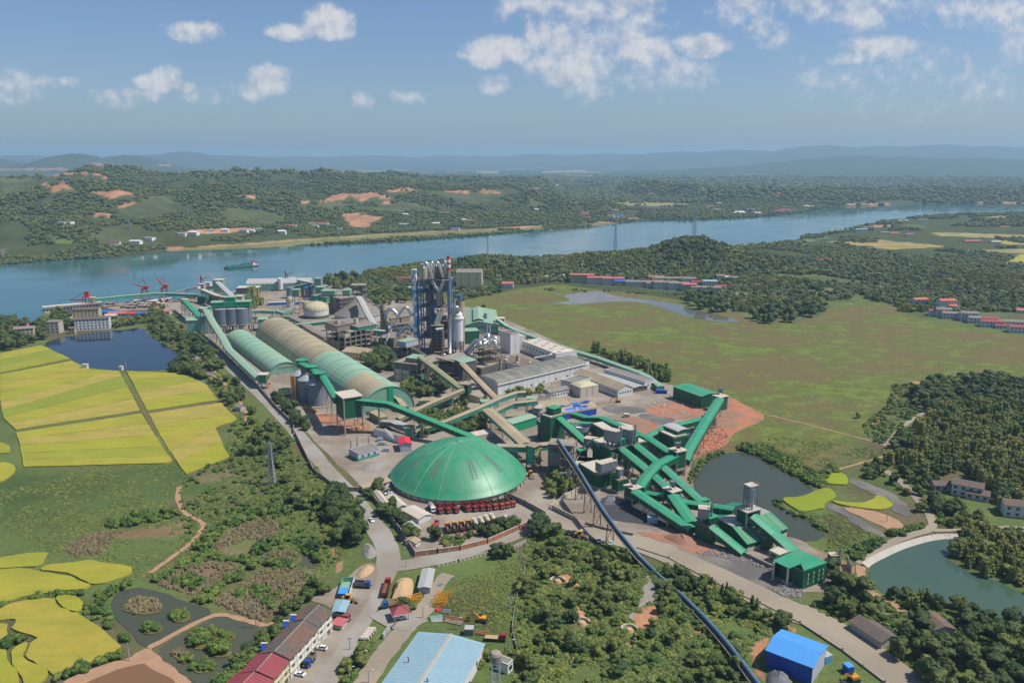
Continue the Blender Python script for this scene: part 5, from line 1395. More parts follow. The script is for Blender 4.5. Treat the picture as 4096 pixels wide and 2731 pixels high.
duct('short fat bright duct lying on the top landing',[at_dist('A',1688,735,d0-1),at_dist('A',1745,728,d0-1)],1.3)
dw=depth-4;c=at_dist('A',1863,900,dw);radw=(at_dist('A',1905,800,dw).x-at_dist('A',1822,800,dw).x)/2;c=V3((c.x,dw+radw))
def zw(y,d_):u_,v_=PX('A',0,y);bb=(v_-1365.5)/F;return H-d_*(S+bb*C)/(C-bb*S)
rw=empty('conditioning_tower',(c.x,c.y,0),'white cylindrical cooling tower with cone top right of the preheater','tower')
z1=zw(655,dw);z2=zw(592,dw)
MB().lathe(c,[(radw*.3,4),(radw,12),(radw,z1)],32).mk('shell','white',rw,smooth=False)
MB().lathe(c,[(radw+.9,z1),(radw+.9,z1+1),(radw*.95,z1+1.05),(radw*.92,z1+4),(radw*.42,z2),(.1,z2+.1)],32).mk('cone_top','wclean',rw)
for i in range(6):t=i*pi/3;MB().beam((c.x+radw*cos(t),c.y+radw*sin(t),0),(c.x+radw*cos(t),c.y+radw*sin(t),13),.7).mk('leg','dsteel',rw)
mb=MB()
for k in range(8):mb.lathe(c,[(radw+.05,15+k*4),(radw+.14,15.1+k*4),(radw+.05,15.2+k*4)],32)
mb.mk('band','white',rw)
duct('angular silver duct standing by the white tower',[at_dist('A',1797,920,dw-1),at_dist('A',1797,660,dw-1),at_dist('A',1812,600,dw-1),at_dist('A',1860,545,dw-1),at_dist('A',1865,590,dw+3)],1.9,'steel',n=8)
ds=depth+14;c=at_dist('A',1884,850,ds);rads=(at_dist('A',1918,700,ds).x-at_dist('A',1850,700,ds).x)/2;c=V3((c.x,ds+rads));rb_=empty('homogenising_silo',(c.x,c.y,0),'tall smooth beige concrete silo behind the white tower','silo')
zt=zw(515,ds);MB().lathe(c,[(rads,0),(rads,zt),(.01,zt+.1)],32).mk('shell','beige',rb_,smooth=False)
mb=MB();mb.lathe(c,[(1.6,zt+1),(1.6,zt+6),(.1,zt+6.2)],12);mb.mk('filter_drum','blue_steel',rb_)
mb=MB();mb.lathe(c,[(rads-.3,zt),(rads-.3,zt+1.1)],20);mb.mk('railing','dsteel',rb_)
frW=frame('B',(1065,390),(1215,365),(1010,330));frW.Lv=16
zf=21
ofr('rusty steel frame carrying a cluster of silver cyclones',frW,[5,10,15.5,zf],'bsteel','bsteel',nx=3,ny=2,brace=.22)
rcyc='silver cyclones on the rusty frame'
for k,(a_,b_) in enum(((.18,.25),(.48,.25),(.78,.25),(.2,.75),(.5,.75))):
 p=frW.P(frW.Lu*a_,frW.Lv*b_,0);q=empty('cyclone',(p.x,p.y,zf),['front left silver cyclone','front middle silver cyclone','front right silver cyclone','rear left silver cyclone','rear right silver cyclone'][k]+' of the cluster on the rusty frame','cyclone',rcyc)
 MB().lathe(p,[(.7,zf-3),(2.,zf+.5),(2.,zf+6.5),(.01,zf+7)],20).mk('shell','ductm',q,smooth=False)
for k,(pts,rad) in enum([([(905,235,12),(980,150,24),(1010,118,29),(1040,130,29),(1040,165,26)],1.6),([(940,235,14),(1040,120,28),(1082,70,34),(1110,72,34),(1100,160,26)],1.3),([(1075,150,27),(1130,90,33),(1160,95,33),(1195,160,26)],1.2),([(1120,160,26),(1150,128,30),(1170,135,29),(1170,205,22)],1.5),([(1000,165,25),(1040,120,30),(1090,120,30)],1.1)]):
 duct(['fat silver duct sweeping up from the left','long silver arch duct, the tallest','silver arch duct reaching right','short silver duct hugging the right cyclone','thin silver duct between the arches'][k]+' of the cyclone cluster',[G('B',x,y,z) for x,y,z in pts],rad,group='silver ducts over the cyclone cluster')
r=gable('canopy_roof','pale green canopy roof with a broken white patch below the silver ducts','roof',frame('B',(900,285),(1010,262),(870,240),18),16,.8,'dsteel','pg_roof')
duct('thin silver elbow pipe leaning in the kiln yard',[G('A',1655,1020,6),G('A',1750,930,17),G('A',1762,935,17),G('A',1765,985,10)],.8)
duct('short white pipe bend low by the gallery tower',[G('B',915,470,8),G('B',922,450,10),G('B',935,470,8)],1.,'pale_con');duct('silver pipe run by the turbine hall corner',[G('B',960,480,4),G('B',990,470,4),G('B',1030,500,3)],.9)
duct('long pipe bridge over the white hall roofs',[G('B',1475,262,6),G('B',1600,240,9),G('B',1625,215,10),G('B',1775,195,10)],.55,'white')
r=ofr('lower dark kiln frame under the boiler',frame('A',(1640,1140),(1790,1090),(1600,1090)),[5,10,15],'bsteel','dark_con',nx=4,ny=2,brace=.2,walls=[(1,3,1,2,0,10,'dsteel')])
r=ofr('dark frame under the white cooling tower',frame('A',(1830,1140),(2010,1090),(1790,1080)),[5,10,16],'bsteel','dark_con',nx=5,ny=2,brace=.2,walls=[(0,2,0,2,5.1,9.6,'dsteel'),(2,4,1,2,0,10,'dark_con')])
def clutter(o,pts,n,seed,label,zmax=7):
 P_=GP(o,pts);rn=random.Random(seed);pl=[(p.x,p.y) for p in P_];b=MB();k=0
 while k<n:
  x,y=rn.uniform(min(p[0] for p in pl),max(p[0] for p in pl)),rn.uniform(min(p[1] for p in pl),max(p[1] for p in pl))
  if not in_poly(ary([x]),ary([y]),pl)[0]:k+=.2;continue
  z,L=rn.uniform(.5,zmax),rn.uniform(2,9);dx,dy=rn.choice(((1,.1),(-.1,1)));k+=1
  if k % 3:b.tube([(x,y,z),(x+dx*L,y+dy*L,z)],rn.uniform(.15,.5),6);b.beam((x,y,0),(x,y,z),.25);b.beam((x+dx*L,y+dy*L,0),(x+dx*L,y+dy*L,z),.25)
  else:b.box(x,y,0,x+rn.uniform(1.5,4),y+rn.uniform(1.5,4),rn.uniform(1.5,zmax*.7))
 return b
for q in ((('A',xy(1240,820,1330,700,1520,780,1560,900,1450,1000,1300,960)),70,1,'pipes and small machines packed between the filters and the preheater',9,'bsteel'),(('A',xy(1600,1130,1640,990,1800,960,2020,1000,2010,1150,1900,1230,1680,1200)),110,2,'pipes, racks and small machines in the kiln yard',8,'dark_con'),
 (('A',xy(850,560,930,500,1130,520,1240,560,1240,700,1000,660,830,640)),40,3,'dark pipe racks round the conical store',12,'dsteel'),(('A',xy(180,600,480,560,600,620,520,690,240,640)),45,4,'pipe racks and sheds before the white tanks',6,'conc'),
 (('E',xy(200,500,420,400,620,470,680,560,520,620,300,560)),60,5,'pipes and small plant under the head of the tube conveyor',7,'galv'),(('D',xy(300,560,420,500,560,620,560,800,330,700)),25,6,'low bins and frames by the barrel roofed stores',4,'dark_con')):
 tag(clutter(*q[0],*q[1:5]).mk('pipework',q[5]),q[3],kind='stuff')
kp=[G('A',1700,1010,12),G('A',1420,850,10)]
rk=empty('rotary_kiln',(kp[0].x,kp[0].y,0),'rust brown rotary kiln tube lying behind the clinker building','kiln');MB().tube(kp,2.2,20).mk('shell','bsteel',rk,smooth=True)
for t in (.15,.4,.65,.9):
 p=kp[0].lerp(kp[1],t);d=(kp[1]-kp[0]).normalized();MB().tube([p-d*.5,p+d*.5],2.5,20).mk('tyre','steel',rk);MB().box(p.x-2.4,p.y-1.5,0,p.x+2.4,p.y+1.5,p.z-2).mk('pier','conc',rk)
# halls behind and right of the kiln
p0,p1=G('A',1925,775),G('A',2188,772);uu=(p1-p0).normalized();fr=Fr(p0,uu,V3((-uu.y,uu.x,0)),(p1-p0).length,85)
gable('green_hall','large pale green hall with roof monitor behind the white tower','hall',fr,10,4,'pg_wall','pg_roof',along='v',seams=9,rows=(6.2,),nwin=3.,sides='f',ridge=.4,ww=2.,wh=1.6)
fm_=sub(fr,.25,.05,.55,.9);gable('roof_monitor','raised monitor along the ridge of the pale green hall','roof monitor',fm_,14.5,1.6,'gwall','pg_roof',along='v')
block('switch_house','dark green box building by the white tower base','building',frm2('A',(1915,855),(2035,848),16),13,'gwall','pg_roof',ribstep=3,ribmat='teal',par=0)
for k,(x,yb,yt) in enum(((2084,740,608),(2090,815,697),(2112,812,695))):
 b_=G('A',x,yb);h=zw(yt,b_.y);r=empty('stack',(b_.x,b_.y,0),['single dark ribbed stack at the rear green hall','left of two dark ribbed stacks by the silver ducts','right of two dark ribbed stacks by the silver ducts'][k],'stack','dark ribbed stacks');MB().lathe(b_,[(1.9,0),(1.9,h),(1.5,h),(1.5,h-1.5)],16).mk('shaft','galv',r);mb=MB()
 for j in range(int(h/1.4)):mb.lathe(b_,[(1.95,j*1.4+.4),(2.1,j*1.4+.5),(1.95,j*1.4+.6)],16)
 mb.mk('hoop','galv',r)
tpx('small white headed tower where the perimeter conveyor starts','A',2172,2232,650,760,.45,'pale_con',stairs=True)
gal('very long pale green conveyor along the meadow edge','D',[(-25,-55,17),(60,5,10),(150,45,6.5),(540,185,6.),(800,262,6.),(1130,380,6.),(1180,405,5.5),(1290,490,4.5)],5.2,3.,'pg_roof','teal',ts=12,rib_m='pg_wall')
fr=frame('B',(1283,77),(1358,66),(1208,50),19);r=block('water_tower_block','tall windowless white block with brown flat roof','building',fr,19,'white','brown_roof',par=.5,ribstep=5,ribmat='dark_con')
fr=frame('B',(1650,235),(1815,212),(1365,130),9.5);block('workshop','long white hall with flat grey roof and vents by the perimeter conveyor','hall',fr,9.5,'white','pale_con',par=.5,rows=(5.,),nwin=6.,sides='l',ww=2.6,wh=2.2)
def roof_vents(label,fr,z,n,m='white',group=None):
 for i in range(n):
  a,b_=fr.Lu*(.3+.4*(i % 2)),fr.Lv*(i+.7)/n;r=empty('roof_vent',fr.P(a,b_,z),f'{ordn[i]} roof vent box on the {label}','roof vent','vent boxes on the '+label);bxp(fr,r,'hood',m,a-1.6,b_-.7,z,a+1.6,b_+.7,z+1.);bxp(fr,r,'lid','pale_con',a-1.8,b_-.9,z+1.,a+1.8,b_+.9,z+1.15)
roof_vents('long white hall',fr,9.86,9)
fr=frame('B',(1430,348),(1558,315),(1225,240),7.5);block('workshop','low white hall with rusty flat roof left of the long one','hall',fr,7.5,'white','brown_roof',par=.4,ribstep=7);roof_vents('low rusty roofed hall',fr,7.86,7)
fr=frame('B',(1855,325),(1915,298),(1700,298),4.5);block('office','single storey white office below the long hall end','office',fr,4.5,'white','pale_con',rows=(1.4,),nwin=3.5,sides='f',par=.5)
fr=frame('B',(1360,95),(1440,85),(1345,70),5);block('office','small white shed right of the tall white block','shed',fr,5,'white','pale_con')
fr=frame('B',(1183,568),(1885,392),(1108,512));fr.Lv=26
r=arch_hall('turbine_hall','very long white hall with shallow curved grey roof',fr,10.2,2.6,'white','grey_roof',n=8,seams=10,cat='hall',ribm='dark_con')
wins(r,fr,'f',(1.6,),14.,1.8,1.5);ribs(fr,r,10.2,6,'lilac','fl')
bxp(fr,r,'gutter','pale_con',-.5,-.9,8.9,fr.Lu+.3,.1,9.2)
bxp(fr,r,'plinth','conc',-.4,-.25,0,fr.Lu,.05,.9)
fr=frm2('B',(1050,430),(1250,372),14,0);block('annex','dark flat annex behind the left end of the turbine hall','building',fr,8.5,'dsteel','dark_con',rows=(3,),nwin=5)
for k,(x,yb,yt) in enum(((1202,385,265),(1338,370,245))):
 b_=G('B',x,yb);h=zw(yt,b_.y);
 u_,v_=PX('B',0,yt);bb=(v_-1365.5)/F;h=H-b_.y*(S+bb*C)/(C-bb*S);r=empty('stack',(b_.x,b_.y,0),['left olive ribbed vent stack behind the turbine hall','right olive ribbed vent stack behind the turbine hall'][k],'stack','olive ribbed vent stacks');MB().lathe(b_,[(1.3,0),(1.3,h),(1,h)],14).mk('shaft','olroof',r);mb=MB()
 for j in range(int(h/1.2)):mb.lathe(b_,[(1.32,j*1.2+.4),(1.5,j*1.2+.5),(1.32,j*1.2+.6)],14)
 mb.mk('hoop','olroof',r)
fr=frame('B',(2145,500),(2262,478),(1885,352),8.);fr.Lu=max(fr.Lu,15)
gable('workshop','long beige roofed gabled workshop with small square windows in its white end wall','hall',fr,6.,3.4,'white','beige',along='v',rows=(2.6,),nwin=3.,sides='fl',seams=8,seam_m='olroof')
fr=frame('D',(1060,500),(1180,480),(830,380),4.);gable('shed','low grey sheet roofed shed between two white halls','shed',fr,3.5,.8,'dsteel','gsheet',along='v',seams=5)
fr=frame('D',(1160,458),(1240,440),(880,350),6.5);block('workshop','white hall with dark flat roof nearest the perimeter conveyor','hall',fr,6.5,'white','grey_slab',par=.4,rows=(3.,),nwin=4.,sides='lf')
fr=frame('B',(1845,505),(1988,480),(1758,470),8.);r=block('filter_house','square pale building with cream domed roof and ribbed walls','building',fr,8.,'pale_con','cream',par=0,ribstep=4.5,ribmat='dark_con')
mb=MB();n=6
for i in range(n):
 for j in range(n):
  f_=lambda a,b_:fr.P(fr.Lu*a/n,fr.Lv*b_/n,8.36+2.2*sin(pi*a/n)**.5*sin(pi*b_/n)**.5);mb.quad(f_(i,j),f_(i+1,j),f_(i+1,j+1),f_(i,j+1))
mb.mk('domed_roof','cream',r,smooth=True)
fr=frame('B',(1800,470),(1930,428),(1745,425),7);block('annex','grey roofed annex between the turbine hall and the cream domed building','building',fr,7,'white','grey_roof',rows=(3,),nwin=4)
gable('shed','low white shed with grey lean roof left of the cream domed building','shed',frame('B',(1600,590),(1757,558),(1572,560)),5,1.2,'white','grey_roof',rows=(1.6,),nwin=6)
fr=frm2('B',(1480,612),(1610,598),9);block('shed','small grey flat shed below the lean roof shed','shed',fr,3,'conc','grey_slab',par=0)
e0,e1=G('B',1740,755),G('B',1972,715);L_=(e1-e0);uu=L_.normalized();vv=V3((-uu.y,uu.x,0))
frb1=Fr(e0-uu*6,uu,vv,L_.length+6,15);r=arch_hall('curved_store','blue walled store with beige barrel roof patched in blue',frb1,4.6,3.2,'bwall','beige',n=10,seams=0,cat='hall')
mb=MB();random.seed(9)
for k in range(26):
 i=random.randint(1,6);a=random.uniform(.3,frb1.Lu*.75) if i<5 else random.uniform(.3,frb1.Lu*.9);l_=random.uniform(3,9)
 t0,t1=pi*i/10,pi*(i+1)/10;W_=frb1.Lv;f_=lambda t:(W_/2-(W_/2+.26)*cos(t),4.6+(3.2+.26)*sin(t));s0,s1=f_(t0),f_(t1);a1=min(a+l_,frb1.Lu)
 mb.quad(frb1.P(a,*s0),frb1.P(a1,*s0),frb1.P(a1,*s1),frb1.P(a,*s1))
mb.mk('blue_sheet','bpatch',r)
frb2=Fr(frb1.P(-6,15.5,0),uu,vv,L_.length-2,15);arch_hall('curved_store','plain beige barrel roofed store behind the blue walled one',frb2,4.6,3.2,'conc','beige',n=10,seams=0,cat='hall')
# galleries in the middle
gal('olive conveyor falling from the clinker building to the dark transfer tower','A',[(1558,948,21),(1720,1068,16.5),(1888,1198,13)],4.6,2.6,'olroof','olwall',ts=26)
fr=frame('B',(945,500),(965,485),(893,485),12);fr.Lu=6;fr.Lv=7
ttw('dark green transfer tower where olive and brown galleries meet',fr,14,6,'gwall','dark_con','dsteel')
gal('long olive beige conveyor from the dark tower to the vault front','B',[(905,510,12),(640,620,8.5),(380,745,4.5)],4.2,2.6,'beige','olwall',ts=24)
gal('beige hooded conveyor poking out of the vault end wall','B',[(330,545,13),(385,580,9.5),(445,655,4)],5.5,2.6,'beige','gwall',ts=0)
gal('brown conveyor from under the white cooling tower to the turbine hall corner','B',[(895,300,16),(1040,450,10),(1175,588,5.5)],4.6,2.6,'beige','bsteel',ts=26)
gal('longest teal sided conveyor with beige roof crossing the middle of the works','B',[(545,838,3.5),(760,765,6.5),(1000,668,9.5),(1200,578,11.5),(1330,535,12.5),(1405,530,12.5)],4.6,3.,'beige','teal',ts=20,rib_m='olroof',trest='bsteel')
gal('humped teal sided conveyor with brown roof ending at the frame tower','B',[(1150,688,8.5),(1240,645,10.5),(1310,618,12),(1400,610,12.2),(1490,598,12.2)],4.8,3.,'beige','teal',ts=18,rib_m='olroof')
gal('widest beige roofed conveyor falling toward the dome','B',[(1100,668,12),(1240,795,11),(1405,945,10.5)],7.5,2.6,'beige','teal',ts=22,rib_m='olroof')
gal('teal conveyor entering the right side of the dome','B',[(1175,958,11),(1400,962,11),(1600,942,11)],5.2,3.6,'beige','teal',ts=26,rib_m='bsteel')
gal('grey humped conveyor below the vault front','B',[(262,762,4),(355,768,7),(500,828,6.5)],6,3.,'gsheet','dark_con',ts=12)
tpx('teal end tower of the grey humped conveyor','B',440,505,825,915,.25,'teal','olroof')
gal('short teal conveyor right of the grey humped one','B',[(500,855,3.6),(600,820,4.6),(700,795,6)],4,2.6,'olroof','teal',ts=14,rib_m='bsteel')
block('feed_house','small olive box house at the left foot of the vault end wall','building',frame('B',(240,798),(302,785),(185,742)),5,'olwall','beige',par=0)
block('feed_house','teal cabin under the head of the widest beige conveyor','building',frm2('B',(1050,720),(1125,715),7),9.5,'teal','pg_roof',par=0)
fr=frm2('B',(1412,1160),(1470,1178),6);ttw('teal tower with yellow stairs right of the dome',fr,15.5,5,'teal','bsteel','dsteel')
fr=frm2('B',(1465,790),(1520,800),9);ofr('open concrete tower where the humped conveyor ends',fr,[4.5,9,12],'conc','conc',nx=1,ny=1)
tpx('small teal roofed cabin at the end of the humped conveyor','B',1420,1492,592,640,.2,'teal','pg_roof',stairs=False)
gable('shed','open beige roofed shed left of the dark transfer tower','shed',frame('B',(735,615),(765,588),(612,548),4.5),4,.8,'pg_wall','beige',along='u')
gable('house','small cream house with dark roof below the dark transfer tower','house',frame('B',(1040,625),(1100,590),(965,560),0),4.5,1.5,'cream','dark_con',rows=(2,),nwin=4)
block('teal_cabin','narrow teal cabin among the weeds by the olive conveyor','cabin',frm2('B',(775,650),(822,648),5),7,'teal','beige',par=0)
fr=frame('A',(1190,1000),(1220,960),(1035,945));gable('dormitory','beige two storey dormitory by the vault','house',frame('A',(1130,985),(1222,945),(1035,925)),6.5,2,'cream','beige',along='v',rows=(1.4,4.2),nwin=3.5,sides='lf')
gable('shed','small cream roofed shed in the trees behind the kiln yard trees','shed',frm2('B',(330,335),(395,330),6),3,1,'cream','pg_roof')
fr=frame('B',(1290,870),(1385,838),(1225,800));gable('store','green store with half grey, half pale green roof behind the teal conveyor','shed',frame('B',(1300,790),(1490,735),(1210,765),6.5),6.5,1.2,'gbright','pg_roof',ribstep=5)
block('white_roof_shed','flat white roofed shed behind the dome top','shed',frame('B',(1010,890),(1150,862),(985,855),3),3,'conc','pale_con',par=0)
block('substation','pale blue substation house with three small windows','building',frame('B',(65,1090),(235,1042),(35,1040),0),4.5,'lilac','grey_slab',par=.3,rows=(1.8,),nwin=4.5,sides='f',base='teal')
gable('pump_house','small house with bright red roof left of the dome','house',frame('B',(405,1018),(493,1010),(350,970),0),5.2,1.2,'lilac','red_roof',along='v')
block('cooling_house','long grey house behind the red roofed one','building',frame('B',(400,950),(440,935),(290,850),0),4.5,'white','grey_roof',par=0)
for i in range(7):
 p=G('B',290+i*9,862+i*8,4.8);r=empty('cooling_fan',(p.x,p.y,4.8),f'{ordn[i]} slanting white pipe on the long grey house from its far end','pipe','white pipes on the long grey house');MB().tube([(p.x,p.y,4.8),(p.x-.6,p.y,8.)],.35,8).mk('pipe','wclean',r)
for k,(x,y) in enum(((10,1030),(60,1005),(150,985))):
 p=G('B',x,y);lat('switchgear_gantry',['left','middle','right'][k]+' steel gantry pole of the transformer yard',p,9,.8,'wpole','pole',1.5,taper=.4)
for k,(x,y) in enum(((70,1000),(240,930),(255,960),(290,1010))):
 p=G('B',x,y);r=empty('transformer',p,['transformer with white bushings at the left of the yard','grey transformer behind the orange kerb','second grey transformer by the orange kerb','small grey box on the brown ground left of the dome'][k],'transformer');MB().box(p.x-2,p.y-1.2,0,p.x+2,p.y+1.2,2.2).mk('casing','galv_pale',r);mb=MB()
 for q in (-1,0,1):mb.lathe((p.x+q,p.y),[(.15,2.2),(.22,2.5),(.15,2.8),(.22,3.1),(.08,3.4)],8)
 mb.mk('bushing','wclean',r)
# green crushing complex at the right
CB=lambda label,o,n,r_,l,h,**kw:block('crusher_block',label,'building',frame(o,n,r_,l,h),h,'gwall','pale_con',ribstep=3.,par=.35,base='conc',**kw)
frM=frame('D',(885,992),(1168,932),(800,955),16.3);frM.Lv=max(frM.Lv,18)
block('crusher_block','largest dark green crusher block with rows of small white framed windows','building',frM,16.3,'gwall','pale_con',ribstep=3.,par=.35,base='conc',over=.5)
for (x,y) in ((712,350),(772,410),(828,398),(886,443),(940,370),(1018,350),(1078,440),(985,420)):
 a0,b0=frM.P(0,0,0),frM.u
 u_,v_=PX('E',x,y);ray=V3(((u_-2048)/F,C-(v_-1365.5)/F*S,-(S+(v_-1365.5)/F*C)));n_=-frM.v;t=(a0-Zv(H)).dot(n_)/ray.dot(n_);p=Zv(H)+ray*t+n_*.05
 root=BD.objects[[o.name for o in BD.objects if o.name.startswith('crusher_block')][-1]]
 if 0<p.z<16:put_win(root,p,frM.ang(),1.7,2.2,'wclean','window_frame');put_win(root,p+n_*.06+Zv(.25),frM.ang(),1.2,1.6)
def runit(label,fr,z,h,wall='gwall',roof='gbright'):
 r=root_at('roof_house',fr,label,'rooftop house');r.location.z=z;bxp(fr,r,'wall',wall,0,0,z,fr.Lu,fr.Lv,z+h);bxp(fr,r,'roof',roof,-.3,-.3,z+h,fr.Lu+.3,fr.Lv+.3,z+h+.3);ribs(fr,r,z+h,1.2,wall,'frl',z0=z,w_=.06);return r
def fz(o,n,r_,l,z):return frame(o,n,r_,l,z)
runit('left green drive house on the largest crusher block',fz('D',(960,975),(1000,962),(943,960),16.7),16.7,4.)
runit('right green drive house on the largest crusher block',fz('D',(1075,945),(1107,935),(1055,925),16.7),16.7,4.)
fb1=FE(G('D',830,958,16.7),G('D',918,978,16.7),9,5)
bagh('dust_collector','left ribbed dust collector on the largest crusher block',fb1,16.7,26.2,group='ribbed dust collectors of the crusher block')
fb2=Fr(V3((*G('D',945,935,16.7).xy,0)),fb1.u,fb1.v,9,5);bagh('dust_collector','right ribbed dust collector on the largest crusher block',fb2,16.7,25.5,group='ribbed dust collectors of the crusher block')
CB('green block with long beige roof behind the dust collectors','E',(640,150),(742,133),(530,88),9)
CB('small green block with beige roof by the folded conveyor','E',(850,126),(888,108),(705,60),6)
CB('green screening block with beige roof left of the red slope','E',(1190,205),(1313,178),(1062,152),14)
fr=fz('E',(1225,175),(1312,155),(1130,120),14.8);fr=Fr(fr.o,fr.u,fr.v,fr.Lu,fr.Lv);r=root_at('roof_house',fr,'blue grey barrel roofed house on the screening block','rooftop house');r.location.z=14.7;bxp(fr,r,'wall','gwall',0,0,14.75,fr.Lu,fr.Lv,16.5)
mb=MB()
for i in range(8):
 f_=lambda t:(fr.Lu/2-(fr.Lu/2+.3)*cos(t),16.5+.9*sin(t));s0,s1=f_(pi*i/8),f_(pi*(i+1)/8);mb.quad(fr.P(s0[0],-.3,s0[1]),fr.P(s1[0],-.3,s1[1]),fr.P(s1[0],fr.Lv+.3,s1[1]),fr.P(s0[0],fr.Lv+.3,s0[1]))
mb.mk('barrel_roof','gsheet',r)
CB('dark green block left of the grey filter platform','E',(585,505),(745,470),(500,395),9)
fb=FE(G('E',610,505,11),G('E',740,470,11),11,5);bagh('dust_collector','wide grey dust collector on the yellow railed platform',fb,9.5,17.5,group=None)
block('crusher_block','small green block with grey roof under the yellow railed platform','building',frame('E',(745,552),(832,530),(693,525),7.5),7.5,'gwall','dark_con',ribstep=2.5,par=.3,base='conc')
fb=Fr(V3((*G('E',752,530,8).xy,0)),fb.u,fb.v,3.2,2.8);bagh('dust_collector','small grey dust collector on the small green block',fb,7.9,13.2,stack=False)
TT=lambda label,n,r_,l,h,zb,o='E',**kw:ttw(label,frame(o,n,r_,l,h),h,zb,**kw)
TT('stair tower with beige roof where three conveyors meet by the pond',(1217,318),(1286,302),(1152,292),15.5,5)
TT('left green transfer tower above the crushed stone yard',(862,616),(924,598),(802,583),9.5,4.2)
TT('middle green transfer tower above the crushed stone yard',(1178,640),(1243,622),(1118,604),10,4.5)
TT('small green tower at the corner of the big green shed',(1765,582),(1820,568),(1718,562),11,.8,'D',wall='gwall')
block('annex','cream annex with windows under the small green tower','building',frm2('D',(1770,688),(1808,684),5),6,'cream','pale_con',rows=(1.2,3.8),nwin=3,par=0)
TT('white roofed green tower on the folded conveyor by the red slope',(1680,744),(1722,737),(1617,722),8,2,'D')
for (lab,o,x,y,z) in [('dark hopper on the stair tower roof','E',1222,300,16),('dark hopper on the left transfer tower roof','E',868,590,10),('orange brown hopper on the middle transfer tower roof','E',1180,612,10.5),('dark hopper on the small corner tower roof','D',1762,552,11.5)]:
 p=G(o,x,y,z);r=empty('roof_hopper',p,lab,'hopper');MB().hexa([(p.x-.6,p.y-.6,z+1.2),(p.x+.6,p.y-.6,z+1.2),(p.x+.6,p.y+.6,z+1.2),(p.x-.6,p.y+.6,z+1.2)],[(p.x-1.5,p.y-1.4,z+2.8),(p.x+1.5,p.y-1.4,z+2.8),(p.x+1.5,p.y+1.4,z+2.8),(p.x-1.5,p.y+1.4,z+2.8)]).mk('hopper','dsteel',r)
 MB().box(p.x-1.5,p.y-1.4,z+2.8,p.x+1.5,p.y+1.4,z+4.6).mk('casing','galv',r)
 for a in (-1.4,1.4):
  for b2 in (-1.3,1.3):MB().beam((p.x+a,p.y+b2,z),(p.x+a,p.y+b2,z+5.4),.16).mk('leg','dsteel',r)
 mb=MB()
 for zz in (z+5.,z+5.6):mb.beam((p.x-1.6,p.y-1.6,zz),(p.x+1.6,p.y-1.6,zz),.07);mb.beam((p.x+1.6,p.y-1.6,zz),(p.x+1.6,p.y+1.6,zz),.07)
 mb.mk('railing','yellow',r)
fr=frame('E',(205,45),(318,12),(142,12),20);fr.Lv=max(fr.Lv,9)
block('crusher_block','tall green block at the upper left of the crushing plant','building',fr,20,'gwall','pale_con',ribstep=2.5,par=.3);runit('green penthouse on the tall upper left block',sub(fr,.35,.2,.9,.9),20.4,4)
fr=frm2('E',(105,165),(145,190),9,0);block('crusher_block','narrow dark green shed left of the tall upper left block','shed',Fr(G('E',100,195),fr.u,fr.v,7,9),11,'gwall','gbright',ribstep=2,par=0)
for lab,n,r_,l,h,z0 in [('green cabin under the grey pipe filter',(440,312),(495,300),(420,290),9,4),('low pale green hood left of that cabin',(350,312),(412,305),(330,285),7,3)]:
 fr=frame('E',n,r_,l,h);fr.Lv=max(fr.Lv,4);ttw(lab,fr,h,z0,'gwall','gbright',stairs=False,over=.3)
fb=FE(G('E',470,300,8),G('E',600,320,8),10,5);bagh('dust_collector','grey dust collector with a pipe over it behind the blue tube conveyor',fb,7.5,15.5,stack=False)
duct('thin grey pipe looping over that dust collector',[G('E',500,250,14),G('E',545,215,18),G('E',590,260,16),G('E',598,320,10)],.5,'steel')
ofr('open concrete platform frame behind the blue tube conveyor',FD(G('E',390,520),.96,-.28,26,14),[4,8],'dark_con','conc',nx=4,ny=2,walls=[(0,2,1,2,0,8,'gwall')])
fr=FD(G('E',185,480),.97,-.25,15,10);ofr('dark frame at the head of the blue tube conveyor',fr,[5,9.5,14,18],'dark_con','dark_con',nx=2,ny=1,brace=.22,walls=[(0,2,0,1,0,4.4,'gwall'),(0,1,0,1,5.2,13,'galv')])
for k,(x,y,rad,h) in enum(((455,175,7,6),)):
 c=G('E',x,y,0);r=empty('hopper',(c.x,c.y,0),'round grey receiving hopper by the beige roofed green block','hopper');MB().lathe(c,[(rad*.4,0),(rad,4),(rad,7),(rad-.3,7),(rad-.6,4.4)],28).mk('bowl','galv_pale',r);MB().box(c.x-6,c.y-2,8,c.x+6,c.y+2,8.4).mk('bridge','gbright',r)
 for a in (-5,5):MB().beam((c.x+a,c.y,0),(c.x+a,c.y,8),.4).mk('leg','dsteel',r)
GB,GW='g_roof','gwall'
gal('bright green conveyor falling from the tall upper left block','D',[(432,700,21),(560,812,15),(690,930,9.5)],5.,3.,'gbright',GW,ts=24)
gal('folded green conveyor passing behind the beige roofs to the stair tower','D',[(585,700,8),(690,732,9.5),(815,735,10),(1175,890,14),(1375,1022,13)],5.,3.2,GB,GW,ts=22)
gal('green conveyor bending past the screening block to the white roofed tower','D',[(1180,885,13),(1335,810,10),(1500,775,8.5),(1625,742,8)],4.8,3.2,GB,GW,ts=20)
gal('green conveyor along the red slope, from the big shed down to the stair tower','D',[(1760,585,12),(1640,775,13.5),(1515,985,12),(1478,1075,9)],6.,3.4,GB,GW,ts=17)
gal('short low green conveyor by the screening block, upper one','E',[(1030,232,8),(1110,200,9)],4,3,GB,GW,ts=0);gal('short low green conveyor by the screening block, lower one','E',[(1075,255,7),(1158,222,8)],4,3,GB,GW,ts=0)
gal('cross conveyor from the stair tower to the left transfer tower','D',[(1410,1030,13),(1258,1108,14),(1175,1200,11.5),(1112,1292,9)],5.6,3.6,GB,GW,ts=20)
